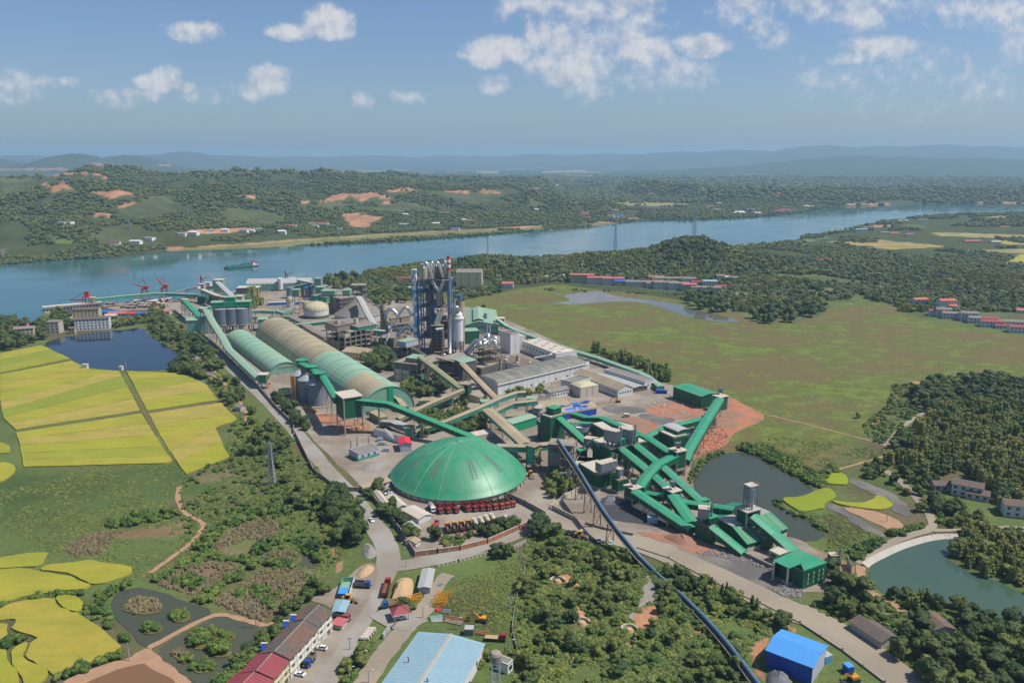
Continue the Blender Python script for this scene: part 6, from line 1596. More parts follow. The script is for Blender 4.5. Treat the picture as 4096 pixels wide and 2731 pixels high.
gal('left of two parallel green conveyors leaving the largest crusher block','D',[(968,978,16),(1165,1140,12),(1345,1300,8)],5.,3.4,GB,GW,ts=20,pale=True)
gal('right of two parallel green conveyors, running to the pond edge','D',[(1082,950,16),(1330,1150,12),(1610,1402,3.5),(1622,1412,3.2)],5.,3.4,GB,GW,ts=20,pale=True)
runit('small green end cabin at the pond edge',fz('D',(1640,1412),(1675,1400),(1600,1395),3),0,3.4)
gal('green conveyor from the left transfer tower over the stone yard','D',[(1080,1322,9.5),(1300,1468,7.5),(1535,1625,4.2)],5.6,3.2,GB,GW,ts=18)
gal('wide green conveyor from the middle transfer tower to the hall','E',[(1185,655,9.5),(1255,755,7.5),(1338,875,5.5)],6.,3.2,GB,GW,ts=18)
gal('green conveyor from the middle tower to the hall with the tall filter','E',[(1235,690,8.5),(1300,712,8),(1480,735,9),(1680,768,11)],5.,3.,GB,GW,ts=22)
gal('short green link between the left and middle transfer towers','E',[(945,628,5),(1030,645,5.5),(1120,662,6)],4.4,2.6,GB,GW,ts=16)
gal('striped green conveyor running down from the small crusher house','E',[(1495,905,9),(1620,1005,5.5),(1755,1115,1.8)],5.,2.8,GB,GW,ts=0,panel=4.5,pale=True)
gal('broad green conveyor between the two faceted halls','E',[(1830,820,14),(2000,960,9),(2165,1110,4.5)],6.,3.,GB,GW,ts=18)
fr=frame('E',(1500,950),(1548,925),(1345,905),7);block('crusher_block','dark green crusher house at the foot of the left faceted hall','building',fr,8,'gwall','dark_con',ribstep=2.5,par=.4,rows=(1.5,4.8),nwin=4,ww=1.3,wh=1.6)
runit('green roofed cabin on the crusher house',fz('E',(1480,900),(1545,880),(1430,868),8.8),8.8,3.2)
fb=Fr(V3((*G('E',1385,885,8.5).xy,0)),V3((.93,-.2,0)).normalized(),V3((.2,.93,0)).normalized(),5,4.5);bagh('dust_collector','grey dust collector with tall stack on the crusher house',fb,8.5,16)
def faceted(label,n,r_,top_l,Lv,hw=4.2):
 N,R_=G('E',*n),G('E',*r_);u=V3((R_.x-N.x,R_.y-N.y,0));Lu=u.length;u.normalize();v=V3((-u.y,u.x,0));fr=Fr(N,u,v,Lu,Lv)
 r=root_at('faceted_hall',fr,label,'hall');pf=[(0,0),(0,hw),(10.5,hw+4.6),(21,hw+4.4),(Lv,hw+1),(Lv,0)]
 mb=MB();mb.poly([fr.P(0,s,z) for s,z in pf]);mb.poly([fr.P(Lu,s,z) for s,z in pf]);mb.mk('end_wall','gwall',r)
 mb=MB();mb.quad(fr.P(0,0,0),fr.P(Lu,0,0),fr.P(Lu,0,hw),fr.P(0,0,hw));mb.quad(fr.P(0,Lv,0),fr.P(Lu,Lv,0),fr.P(Lu,Lv,hw+1),fr.P(0,Lv,hw+1));mb.mk('wall','gwall',r)
 mats=['pg_roof' if False else 'g_roof','gsheet','g_roof']
 for k in range(3):
  (s0,z0),(s1,z1)=pf[k+1],pf[k+2];e=.4
  q=[fr.P(-e,s0-(e if k==0 else 0),z0),fr.P(Lu+e,s0-(e if k==0 else 0),z0),fr.P(Lu+e,s1,z1),fr.P(-e,s1,z1)];up=Zv(.2);MB().hexa([p+Zv(.02) for p in q],[p+up for p in q]).mk('roof',mats[k],r)
  if k==0:
   for t in (.3,.7):
    w_=.45;a0,a1=q[0].lerp(q[1],t),q[3].lerp(q[2],t);off=u*w_;MB().hexa([a0-off+up,a0+off+up,a1+off+up,a1-off+up],[p+Zv(.27) for p in (a0-off,a0+off,a1+off,a1-off)]).mk('skylight_strip','olroof',r)
  mb=MB();n_=14
  for i in range(1,n_):a0,a1=q[0].lerp(q[1],i/n_)+Zv(.23),q[3].lerp(q[2],i/n_)+Zv(.23);mb.beam(a0,a1,.08,.06)
  mb.mk('roof_seam',mats[k],r)
 mb=MB();fr.box(mb,-.2,-.2,0,Lu+.2,.02,2.);fr.box(mb,-.2,0,0,.02,Lv,2.);mb.mk('plinth','pale_con',r);ribs(fr,r,hw,3,'gwall','f')
 return fr
ff1=faceted('left faceted green hall with a pale strip roof above the stone wall',(1775,1117),(1893,1083),None,32)
ff2=faceted('right faceted green hall standing against the pond',(1990,1030),(2090,988),None,34)
fr=frame('E',(1775,800),(1878,772),(1682,762),15.5);ttw('green tower between the faceted halls, carrying the tall grey filter',fr,15.5,8,roof='conc',stairs=True)
fb=sub(fr,.42,.3,1.,.95);bagh('dust_collector','tall grey filter with yellow rails on top of the hall tower',fb,16.,27,m='galv_pale',stack=False)
p=fr.P(fr.Lu*.45,fr.Lv*.1,16);r=empty('stack',p,'slim pale stack by the tall grey filter','stack');MB().lathe(p,[(.55,16),(.55,26),(.7,26),(.7,26.5),(.45,26.5)],14).mk('shaft','galv_pale',r)
block('crusher_block','green box house at the right end of the broad conveyor','building',frm2('E',(1915,1105),(1985,1080),6),6,'gwall','dark_con',ribstep=2,par=0)
block('office','small cream house with flat roof behind the canopy hall','office',frame('Q',(395,553),(478,520),(312,512),5.),5.,'cream','pale_con',rows=(1,3),nwin=4,sides='lf',par=.3)
rp=GP('Q',xy(340,592,470,655,566,617,590,674,778,606,546,500),8.6)
r=empty('canopy_hall',(rp[3].x,rp[3].y,0),'green hall with a bite cut from its roof, open on columns to the left','hall')
MB().prism([(p.x,p.y) for p in rp],8.6,8.95).mk('roof','g_roof',r)
pr_,qr_=G('Q',590,676,8.6),G('Q',776,608,8.6);uu=(qr_-pr_).normalized();vv=V3((-uu.y,uu.x,0));L_=(qr_-pr_).length;frC2=Fr(V3((pr_.x,pr_.y,0)),uu,vv,L_,16)
mb=MB();frC2.box(mb,0,0,0,L_,.3,8.55);frC2.box(mb,L_-.3,.3,0,L_,15,8.55);frC2.box(mb,0,15,0,L_,15.3,8.55);frC2.box(mb,-.0,.3,0,.3,15,8.55);mb.mk('wall','gwall',r);ribs(frC2,r,8.5,2,'gwall','fr',w_=.07)
for a in (.22,.45,.68,.86):
 for z in (1.6,3.6,5.6):put_win(r,frC2.P(L_*a,-.06,z),frC2.ang(),.5,1.2,'pale_con')
mb=MB();bk=[V3((q.x,q.y)) for q in (rp[0],rp[5])];c0,c1=frC2.P(0,15,0),V3((rp[0].x+1.5,rp[0].y+1.5,0));mb.beam(c0+Zv(4.3),c1+Zv(4.3),.3,8.5);mb.mk('rear_wall','gwall',r)
for q in ((352,602),(465,648),(560,615)):p=G('Q',*q,8.6);MB().beam((p.x,p.y,0),(p.x,p.y,8.6),.8).mk('column','pale_con',r)
kb=[G('Q',*q) for q in ((415,755),(462,790),(545,765))];mb=MB();mb.beam(kb[0]+Zv(.6),kb[1]+Zv(.6),.5,1.2);mb.beam(kb[1]+Zv(.6),kb[2]+Zv(.6),.5,1.2);mb.mk('kerb_wall','pale_con',r)
fb=FD(G('Q',800,675),1,.1,3.2,3);bagh('dust_collector','small grey dust collector right of the canopy hall',fb,0,7.5)
r=empty('panel_fence',G('Q',930,600),'leaning grey panel fence by the dyke corner','fence');mb=MB();a,c=G('Q',935,620),G('Q',968,700);
for i in range(5):q0,q1=a.lerp(c,i/5),a.lerp(c,(i+.92)/5);MB().beam(q0+Zv(2.2),q1+Zv(2.2),.2,4.4).mk('panel','galv_pale',r)
gable('green_shed','big rectangular green shed at the meadow edge','shed',frame('D',(1612,566),(1745,540),(1386,487),10),9.4,1.,'gwall','g_roof',along='v',ribstep=4,seams=6)
block('container','bright blue container on the bare plot','container',frm2('D',(1248,548),(1335,552),3),2.6,'bwall','bpatch',par=0,ribstep=.8)
block('kiosk','small grey block hut on the plot by the barrel stores','hut',frm2('D',(992,742),(1035,742),3),2.4,'conc','pale_con',par=0)
block('container','pale blue steel container on the stone yard edge','container',frm2('E',(980,885),(1060,888),3),3.,'lilac','skyroof',par=0,ribstep=.8)
def tube_conv():
 raw=[('E',265,215,19),('E',420,440,17),('E',570,690,14.5),('E',640,800,13),('E',770,975,9),('E',900,1130,4.5),('E',1005,1235,1.2),('E',1150,1370,.3),('N',1440,850,.5),('N',1520,925,2),('N',1680,1085,2.8),('N',1820,1245,3.2),('N',1940,1400,3.6),('N',2060,1560,4),('N',2160,1700,4)]
 P_=[G(*q) for q in raw];q2=[P_[0]]
 for i in range(1,len(P_)-1):
  a,b_,c=P_[i-1],P_[i],P_[i+1];q2+=[b_.lerp(a,.2),b_.lerp(c,.2)]
 q2.append(P_[-1]);r=empty('tube_conveyor',(P_[0].x,P_[0].y,0),'long blue tube conveyor on trestles, diving into the wood','conveyor')
 ring=MB();side=MB()
 MB().tube(q2,.82,14).mk('hood','pipe_blue',r,smooth=True)
 for i in range(len(q2)-1):
  a,c=q2[i],q2[i+1];d=(c-a);Ld=d.length;d.normalize();n=V3((-d.y,d.x,0)).normalized()
  side.beam(a+Zv(-1.3),c+Zv(-1.3),2.,.25)
  for sg in (-1.7,):side.beam(a+n*sg+Zv(-1.),c+n*sg+Zv(-1.),.7,.1)
  for j in range(int(Ld/3)):
   p=a+d*(j*3+1.5);ring.tube([p-d*.1,p+d*.1],.88,14);side.beam(p+n*-2.1+Zv(-1.4),p+n*-2.1+Zv(-.3),.08)
  side.beam(a+n*-2.1+Zv(-.3),c+n*-2.1+Zv(-.3),.08)
 ring.mk('hoop','pipe_blue',r);side.mk('walkway','dsteel',r)
 tot,nxt=0,10
 for i in range(len(q2)-1):
  a,c=q2[i],q2[i+1];Ld=(c-a).length
  while nxt<tot+Ld:
   p=a.lerp(c,(nxt-tot)/Ld);trestle(r,p,c-a,'bsteel' if p.z>8 else 'dsteel',3,max(p.z-2,.3),brace=p.z>5);nxt+=17 if p.z>6 else 12
  tot+=Ld
tube_conv()
wline('long dark wall between the lorry road and the vault stores',[G('L',1395,490),G('L',1560,630),G('L',1740,790),G('L',1900,945),G('L',2080,1120),G('L',2200,1260),G('L',2352,1410),G('A',1250-700,1568)],2.6,m='dark_con',post=6)
wline('dark continuation of the road wall past the substation',[G('A',560,1575),G('B',-290,1180),G('B',-90,1330),G('M',1130,40),G('M',1270,200),G('M',1400,360),G('M',1520,550)],2.6,m='dark_con',post=6)
wline('orange brown wall along the lower edge of the lorry park',[G('M',1525,556),G('M',1700,535),G('M',1880,510),G('M',2100,455),G('M',2352,345),G('E',115,865)],2.6,m='red_soil',postm='pale_con',post=4)
wline('dark brown wall between the lorry park and the dirt yard',[G('B',1255,1375),G('B',1400,1440),G('B',1560,1530)],2.8,m='dark_con',post=5)
wline('beige wall climbing from the gate past the tube conveyor',[G('E',205,770),G('E',370,660),G('E',470,610)],2.4,m='pale_con',post=4)
wline('grey block wall below the tube conveyor',[G('E',218,775),G('E',385,860)],2.6,m='conc',post=5)
wline('low dark barrier under the tube conveyor',[G('E',485,895),G('E',620,935),G('E',860,985)],1.4,m='dark_con',post=5)
wline('stone retaining wall below the faceted hall',[G('E',1630,1075),G('E',1800,1165),G('E',1980,1250)],1.8,.8,'rubble',post=9,coping=True)
wline('long dark drain wall along the haul road',[G('E',900,1085),G('E',1150,1165),G('E',1400,1300),G('E',1700,1450),G('Q',240,930),G('Q',560,1090),G('Q',900,1310),G('Q',1240,1568),G('Q',1400,1700)],.8,.9,'dark_con',post=9,coping=False,cat='drain wall')
wline('thin block wall at the left edge of the central wood',[G('N',210,600),G('N',170,780),G('N',120,950),G('N',95,1150),G('N',130,1290),G('N',180,1450),G('N',210,1600)],1.2,.2,'rubble',post=6,coping=False)
wline('white baluster fence by the side road',[G('M',1700,640),G('M',1870,600),G('M',2100,540)],1.3,.15,'pale_con',post=2,cat='fence')
wline('white baluster fence before the big dark tree',[G('N',80,505),G('N',210,450)],1.5,.15,'pale_con',post=2,cat='fence')
wline('grey factory gate wall by the gatehouse',[G('M',1265,1215),G('M',1320,1140)],2.2,.3,'gsheet',post=3)
wline('dark low gate track before the gatehouse',[G('M',1330,1135),G('M',1385,1075)],1.,.3,'dsteel',post=3,coping=False,cat='gate')
# vehicles
def truck(name,label,cat,cabm,bedm,L=8.4,bed='tipper',raised=False):
 r=empty(name,(0,0,0),label,cat)
 x1=L/2;MB().box(-x1,-.45,.75,x1-.3,.45,1.05).mk('chassis','black_paint',r)
 cb=MB();cb.hexa([(x1-2.1,-1.2,.8),(x1,-1.2,.8),(x1,1.2,.8),(x1-2.1,1.2,.8)],[(x1-2.1,-1.15,2.95),(x1-.18,-1.1,2.95),(x1-.18,1.1,2.95),(x1-2.1,1.15,2.95)]);cab=cb.mk('cab',cabm,r)
 MB().quad((x1-.06,-1.02,1.75),(x1-.06,1.02,1.75),(x1-.135,.98,2.7),(x1-.135,-.98,2.7)).mk('windscreen','glass_dark',cab)
 for s in (-1,1):MB().box(x1-1.3,s*1.18-.02,1.8,x1-.4,s*1.18+.02,2.6).mk('side_window','glass_dark',cab);MB().box(x1-.02,s*.95-.18,.95,x1+.05,s*.95+.18,1.2).mk('headlight','wpaint',cab)
 MB().box(x1-.02,-1.15,.5,x1+.12,1.15,.85).mk('bumper','black_paint',r)
 b0,b1=-x1,x1-2.35
 if bed=='tipper':
  mb=MB();h0,h1=1.15,2.7;t=.12
  mb.box(b0,-1.25,h0,b1,1.25,h0+.12);mb.box(b0,-1.25,h0+.12,b1,-1.25+t,h1);mb.box(b0,1.25-t,h0+.12,b1,1.25,h1);mb.box(b1-t,-1.25+t,h0+.12,b1,1.25-t,h1+.35);mb.box(b0,-1.25+t,h0+.12,b0+t,1.25-t,h1-.1)
  n=int((b1-b0)/.9)
  for i in range(n+1):
   x=b0+(b1-b0)*i/n;mb.box(x-.06,-1.34,h0+.1,x+.06,-1.25,h1);mb.box(x-.06,1.25,h0+.1,x+.06,1.34,h1)
  mb.mk('tipper_body',bedm,r)
  MB().box(b0+.13,-1.12,h0+.13,b1-.13,1.12,h0+.2).mk('bed_floor','brown_bed',r)
 elif bed=='tank':
  MB().tube([(b0,0,2.3),(b0+.4,0,2.3),(b1-.4,0,2.45),(b1,0,2.45)],[.9,1.2,1.2,.9],14).mk('tank',bedm,r,smooth=False)
  mb=MB()
  for f_ in (.2,.5,.8):x=b0+(b1-b0)*f_;mb.tube([(x-.08,0,2.37),(x+.08,0,2.37)],1.25,14)
  mb.mk('band','steel',r);MB().box(b0+1,-.35,3.5,b1-1,.35,3.6).mk('catwalk','steel',r)
 elif bed=='mixer':
  MB().tube([(b0-.2,0,3.),(b0+1.,0,2.8),(b1-1.4,0,2.3),(b1,0,2.1)],[.55,1.15,1.25,.6],14).mk('drum',bedm,r,smooth=False);MB().box(b0-.4,-.4,1.3,b0+.3,.4,3.4).mk('chute_frame','dsteel',r)
 elif bed=='flat':
  MB().box(b0,-1.2,1.1,b1,1.2,1.3).mk('flatbed',bedm,r);MB().box(b1-.1,-1.2,1.3,b1,1.2,2.3).mk('headboard',cabm,r)
 for x in (x1-1.3,-x1+1.,-x1+2.4):
  for s in (-1,1):MB().tube([(x,s*.85,.52),(x,s*1.2,.52)],.52,14).mk('wheel','rubber',r)
 return r
def car(label,m,group=None,L=4.5,suv=False):
 r=empty('parked_car' if label.find('driving')<0 else 'car',(0,0,0),label,'car',group);h=.75 if not suv else .9;top=1.45 if not suv else 1.75
 b=MB();pf=[(-L/2,.35),(-L/2,h),(-L/2+.2,h+.12),(-L/2+1.,h+.15),(L/2-1.2,h+.1),(L/2-.15,h-.08),(L/2,.55),(L/2,.32)];w_=.88
 i=len(b.v);n=len(pf);b.v+=[(x,-w_,z) for x,z in pf]+[(x,w_,z) for x,z in pf];b.f.append(tuple(range(n)));b.f.append(tuple(range(n,2*n)))
 for k in range(n):b.f.append((k,(k+1) % n,n+(k+1) % n,n+k))
 b.mk('body',m,r)
 a0,a1,t0,t1=-L/2+(.75 if not suv else .2),L/2-1.25,-L/2+(1.4 if not suv else .5),L/2-2.0
 MB().hexa([(a0,-.8,h+.1),(a1,-.8,h+.1),(a1,.8,h+.1),(a0,.8,h+.1)],[(t0,-.62,top-.06),(t1,-.62,top-.06),(t1,.62,top-.06),(t0,.62,top-.06)]).mk('glasshouse','glass_dark',r)
 MB().hexa([(t0-.05,-.64,top-.08),(t1+.05,-.64,top-.08),(t1+.05,.64,top-.08),(t0-.05,.64,top-.08)],[(t0+.1,-.55,top),(t1-.1,-.55,top),(t1-.1,.55,top),(t0+.1,.55,top)]).mk('roof',m,r)
 for x in (-L/2+.85,L/2-.85):
  for s in (-1,1):MB().tube([(x,s*.68,.33),(x,s*.9,.33)],.33,12).mk('wheel','rubber',r)
 for s in (-1,1):MB().box(L/2-.12,s*.6-.15,.55,L/2+.02,s*.6+.15,.7).mk('headlight','silver_paint',r)
 return r
def place(o,loc,dirv,z=0):
 o.location=(loc.x,loc.y,z);o.rotation_euler=(0,0,math.atan2(dirv.y,dirv.x));return o
def plx(o,org,c,nose,z=.3):a,b_=G(org,*c),G(org,*nose);return place(o,a,b_-a,z)
gt='tipper lorries parked in a row below the dome'
tr={'dark':truck('dump_truck','x','lorry','red_paint','red_paint'),'or':truck('dump_truck','x','lorry','red_orange','brown_bed')}
row=[((706,1478),(735,1502),'dark','leftmost red tipper lorry of the row, next to the white tank truck'),((770,1475),(798,1498),'dark','red tipper lorry, second from the left'),((833,1472),(862,1496),'dark','red tipper lorry, third from the left, before the gap'),
 ((925,1462),(955,1485),'dark','red tipper lorry just right of the gap in the row'),((985,1460),(1008,1480),'dark','red tipper lorry, second right of the gap'),((1040,1455),(1062,1475),'dark','red tipper lorry, third right of the gap'),((1092,1452),(1112,1470),'dark','red tipper lorry, fourth right of the gap, last deep red one'),
 ((1145,1445),(1168,1465),'or','orange red tipper lorry with brown bed next to the deep red ones'),((1200,1440),(1222,1460),'or','second orange red tipper lorry with brown bed'),((1245,1432),(1264,1450),'or','third orange red tipper lorry, right part of the row'),((1290,1422),(1308,1442),'or','rightmost orange red tipper lorry nearest the dome door')]
used=set()
for c,n,k,lab in row:
 o=tr[k] if k not in used else copy_tree(tr[k],(0,0,0),0,lab);used.add(k);o['label']=lab;o['group']=gt;plx(o,'B',(c[0],c[1]+14),(n[0],n[1]+14))
wt=truck('tank_truck','white cab tank truck at the left end of the lorry row','lorry','wpaint','pale_con',7.5,'tank');plx(wt,'B',(655,1485),(672,1510))
gb='brown bedded lorries with their tails to the wall';tb=truck('dump_truck','x','lorry','yellow','brown_bed',8.2)
for i,x in enum((1785,1840,1895,1950)):
 o=tb if i==0 else copy_tree(tb,(0,0,0),0,'x');o['label']=['leftmost brown open lorry bed by the scrub','second brown open lorry bed from the left by the scrub','third brown open lorry bed from the left by the scrub','rightmost brown open lorry bed, next to the mixer trucks'][i];o['group']=gb;plx(o,'M',(x,352-i*8),(x-12,320-i*8))
gm='cream mixer trucks parked by the brown beds';tm=truck('mixer_truck','x','lorry','pale_con','cream',8,'mixer')
for i,(x,y) in enum(((2000,315),(2050,305),(2095,290),(2140,278))):
 o=tm if i==0 else copy_tree(tm,(0,0,0),0,'x');o['label']=['first','second','third','last'][i]+' cream mixer truck counted from the brown beds';o['group']=gm;plx(o,'M',(x,y),(x-14,y-32))
tk=truck('tank_truck','pale tank truck half hidden by the scrub at the end of the mixers','lorry','galv_pale','pale_con',8,'tank');plx(tk,'M',(2230,285),(2270,262))
r1=truck('dump_truck','single faded red tipper lorry standing apart by the white shed','lorry','red_orange','pink',8.2);plx(r1,'M',(1678,335),(1662,360))
r2=truck('long_truck','long red high sided lorry on the main road','lorry','red_paint','red_paint',12.5);plx(r2,'M',(1292,832),(1308,770),.25)
b1=truck('tipper_truck','grey bedded blue cab lorry by the sand heap','lorry','blue_paint','grey_bed',7.2);plx(b1,'M',(1100,805),(1145,808))
b2=truck('tipper_truck','blue lorry with grey bed parked by the terrace houses','lorry','blue_paint','grey_bed',6.4);plx(b2,'M',(678,1415),(655,1448))
b3=truck('tipper_truck','small blue lorry left of the gatehouse','lorry','blue_paint','sand',6.4);plx(b3,'M',(1320,962),(1285,970))
b4=truck('dump_truck','maroon tipper lorry parked by the dark roofed houses','lorry','maroon','grey_bed',8.6);plx(b4,'M',(925,1062),(985,1078))
b5=truck('flatbed_truck','red cab flatbed truck on the lane right of the blue roofed factory','lorry','red_paint','sand',8.2,'flat');plx(b5,'M',(2165,1228),(2225,1232))
w1=car('white car driving down the main road','wpaint');plx(w1,'M',(1173,275),(1190,292),.25)
for (o_,c,n,lab,m,suv) in [('M',(770,1302),(740,1298),'white suv parked before the long white terrace','wpaint',True),('M',(598,1508),(565,1500),'white saloon parked at the bottom edge by the maroon roofed houses','wpaint',False),('M',(1308,60),(1290,62),'white car by the grey sheds left of the dome','wpaint',False),('M',(1300,42),(1280,45),'dark car behind the white one left of the dome','black_paint',False),
        ('M',(1642,165),(1665,160),'white car at the left end of the lorry row','wpaint',False),('N',(545,372),(560,358),'dark blue car parked left under the tube conveyor','black_paint',False),('N',(588,378),(603,362),'dark green suv, second from left by the big dark tree','black_paint',True),('N',(655,370),(670,355),'silver pickup by the yellow loader','silver_paint',True),
        ('N',(796,437),(800,418),'white car alone on the haul road','wpaint',False),('N',(885,458),(892,445),'silver grey car in the shade of the tube conveyor','silver_paint',False),('L',(1418,590),(1424,582),'white van on the roadside at the upper left','wpaint',True)]:
 plx(car(lab,m,None,4.4 if not suv else 4.7,suv),o_,c,n)
gq='powder tankers waiting on the quay';tq=truck('tanker_truck','x','lorry','red_paint','pale_con',13,'tank')
spots=[(1000,465,40),(1018,450,40),(1050,470,42),(1072,450,40),(1140,462,45),(1160,448,45),(1180,462,45),(1250,425,20),(1270,418,20),(1292,412,18),(1310,422,18),(1330,408,18),(1352,405,18),(1262,440,20),(1298,445,20),(1130,440,40),(1040,440,40),(1195,445,40),(880,440,35),(1540,380,20),(1560,372,20),(1530,390,20)]
for i,(x,y,dxx) in enum(spots):
 o=tq if i==0 else copy_tree(tq,(0,0,0),0,'x');o['group']=gq
 gi=0 if i==18 else 1 if i>18 else 2 if 7<=i<=14 else 3;same=sorted(j for j in range(len(spots)) if (0 if j==18 else 1 if j>18 else 2 if 7<=j<=14 else 3)==gi);od=(ordn+['tenth','eleventh'])[sorted(same,key=lambda j:spots[j][0]).index(i)];od='leftmost' if od=='topmost' else od
 o['label']=['lone red cabbed tanker lorry under the left end of the quay gallery',f'{od} red cabbed tanker lorry from the left by the netted scaffold',f'{od} tanker lorry from the left in the row facing the quay gallery',f'{od} slantwise parked tanker lorry from the left on the quay'][gi]
 o['group']=gq+(' alone' if i==18 else ' by the river tower' if i>18 else ' at the right' if 7<=i<=14 else ' at the left');d=V3((1,-.25,0)) if not 7<=i<=14 else V3((.1,-1,0));place(o,G('L',x,y),d,.3)
rt=truck('dump_truck','small red lorry on the orange soil at the upper part of the road','lorry','red_orange','brown_bed',8);plx(rt,'L',(1458,622),(1475,628),.3)
def loader(name,label,loc,d,s=1.,m='yellow'):
 r=empty(name,(0,0,0),label,'loader');MB().box(-3.2*s,-.9,.9,-.4*s,.9,2.).mk('engine_body',m,r);MB().box(-1.6*s,-.8,2.,.1*s,.8,3.3).mk('cab','glass_dark',r);MB().box(-1.7*s,-.85,3.3,.2*s,.85,3.42).mk('cab_roof',m,r)
 mb=MB();mb.beam((-.2*s,-.5,1.6),(2.8*s,-.5,.9),.3);mb.beam((-.2*s,.5,1.6),(2.8*s,.5,.9),.3);mb.mk('arm',m,r);MB().hexa([(2.7*s,-1.4,.2),(3.9*s,-1.4,.25),(3.9*s,1.4,.25),(2.7*s,1.4,.2)],[(2.7*s,-1.4,1.3),(3.0*s,-1.4,1.3),(3.0*s,1.4,1.3),(2.7*s,1.4,1.3)]).mk('bucket','dsteel',r)
 for x in (-2.4,.9):
  for t in (-1,1):MB().tube([(x*s,t*.8,.75),(x*s,t*1.25,.75)],.75,14).mk('wheel','rubber',r)
 place(r,loc,d,.3);return r
loader('wheel_loader','yellow wheel loader before the netted yard',G('M',1000,922),V3((1,-.12,0)))
loader('wheel_loader','yellow wheel loader at the edge of the central wood by the parked cars',G('N',650,408),V3((1,-.4,0)))
loader('wheel_loader','yellow and white wheel loader behind the dome in the shade',G('B',1448,1215),V3((.2,-1,0)))
def excavator(label,p,d,m='yellow'):
 r=empty('excavator',(0,0,0),label,'excavator');MB().box(-1.4,-1.2,1.1,1.4,1.2,2.1).mk('house',m,r);MB().box(.3,-1.2,2.1,1.4,-.2,2.9).mk('cab','glass_dark',r)
 for s in (-1,1):MB().box(-1.8,s*1.15-.3,0,1.8,s*1.15+.3,.85).mk('track','rubber',r)
 MB().box(-.8,-.8,.85,.8,.8,1.1).mk('turntable','dsteel',r);mb=MB();mb.beam((1.2,.2,1.8),(3.4,.2,3.6),.45);mb.beam((3.4,.2,3.6),(5.6,.2,2.2),.35);mb.mk('boom',m,r);MB().box(5.3,-.3,1.,6.,.7,2.2).mk('bucket','dsteel',r);place(r,p,d,.2)
excavator('small yellow excavator in the scrub right of the steel piles',G('M',2060,1078),V3((-1,.15,0)))
excavator('yellow excavator working on the dark heap plot',G('D',945,618),V3((-1,0,0)))
def heap(name,label,o,pts,h,m,z=.12,n=5,seed=1,cat='heap'):
 P_=[V3((p.x,p.y)) for p in GP(o,pts)];P_=spoly(P_,2);c=sum(P_,V3((0,0)))/len(P_);rn=random.Random(seed);b=MB();cols=len(P_)
 for k in range(n+1):
  f_=1-k/n
  for p in P_:
   q=c.lerp(p,f_**.8 if k else 1);b.v.append((q.x+rn.uniform(-.25,.25)*(k>0),q.y+rn.uniform(-.25,.25)*(k>0),z+(h*(1-f_**1.3)*rn.uniform(.82,1.12) if k else 0)))
 for k in range(n):
  for j in range(cols):b.f.append((k*cols+j,k*cols+(j+1) % cols,(k+1)*cols+(j+1) % cols,(k+1)*cols+j))
 o_=b.mk(name,m);me=o_.data;me.shade_smooth();tag(o_,label,cat);return o_
heap('sand_heap','large ridge of yellow sand right of the red lorry','M',xy(1350,880,1340,780,1400,735,1500,725,1510,800,1490,900,1400,930,1300,930),4.5,'sand')
heap('sand_heap','yellow sand heap left of the road bend','M',xy(1035,715,1080,660,1150,625,1205,640,1180,690,1100,740),2.5,'sand',seed=2)
heap('rubble_heap','heap of broken stone on the roadside under the big trees','M',xy(1110,450,1160,450,1220,520,1200,570,1130,580,1090,520),2.2,'rubble',seed=4)
heap('gravel_heap','dark gravel ridge under the left transfer tower','E',xy(610,710,680,680,760,690,780,730,700,740,620,740),4,'gravel',seed=5)
heap('gravel_heap','grey gravel heap before the blue shed','Q',xy(280,1490,360,1480,480,1540,560,1640,300,1640),4,'gravel',seed=6)
heap('rubble_heap','pale scrap heap inside low walls left of the dome','B',xy(60,1150,130,1095,290,1080,270,1150,150,1185),2,'rubble',seed=7)
heap('soil_heap','dark red soil mound by the crusher hall','E',xy(1080,985,1200,985,1330,975,1390,1035,1300,1080,1180,1040),3.,'red_soil',seed=9)
heap('coal_heap','dark coal heap on the river bank by the jetty','L',xy(490,500,520,488,600,490,640,520,540,535),5,'coal',seed=11)
heap('soil_heap','orange soil heap by the upper road','L',xy(1420,640,1460,640,1540,695,1520,705,1450,690),2.5,'red_soil',seed=12)
def rocks(name,o,poly,n,smin,smax,m,label,z=.2,seed=0,flat=.6):
 P_=GP(o,poly);rn=random.Random(seed);xs=[p.x for p in P_];ys=[p.y for p in P_];b=MB();k=0
 pl=[(p.x,p.y) for p in P_]
 while k<n:
  x,y=rn.uniform(min(xs),max(xs)),rn.uniform(min(ys),max(ys))
  if not in_poly(ary([x]),ary([y]),pl)[0]:k+=.2;continue
  s=rn.uniform(smin,smax)*rn.uniform(.5,1);a=rn.uniform(0,3);c_,s_=cos(a),sin(a);q=[(-1,-.7),(1,-.8),(.9,.8),(-.8,.9)]
  b.hexa([(x+(u_*c_-v_*s_)*s,y+(u_*s_+v_*c_)*s,z-.2) for u_,v_ in q],[(x+(u_*c_-v_*s_)*s*.6+rn.uniform(-.1,.1),y+(u_*s_+v_*c_)*s*.6,z+s*flat*rn.uniform(.6,1.3)) for u_,v_ in q]);k+=1
 o_=b.mk(name,m);tag(o_,label,kind='stuff');return o_
rocks('stones','E',xy(1340,1110,1640,1080,1900,1200,1980,1260,1700,1190,1450,1140),420,.3,.9,'rubble','scattered pale stones below the retaining wall',seed=1)
rocks('stones','E',xy(1980,1420,2120,1370,2220,1400,2230,1480,2060,1470),300,.3,.9,'rubble','scattered pale stones before the canopy hall',seed=2)
rocks('stones','E',xy(1380,120,1560,100,1640,200,1560,300,1400,350,1330,320),420,.3,1.,'red_soil','reddish boulders on the slope by the long conveyor',seed=5)
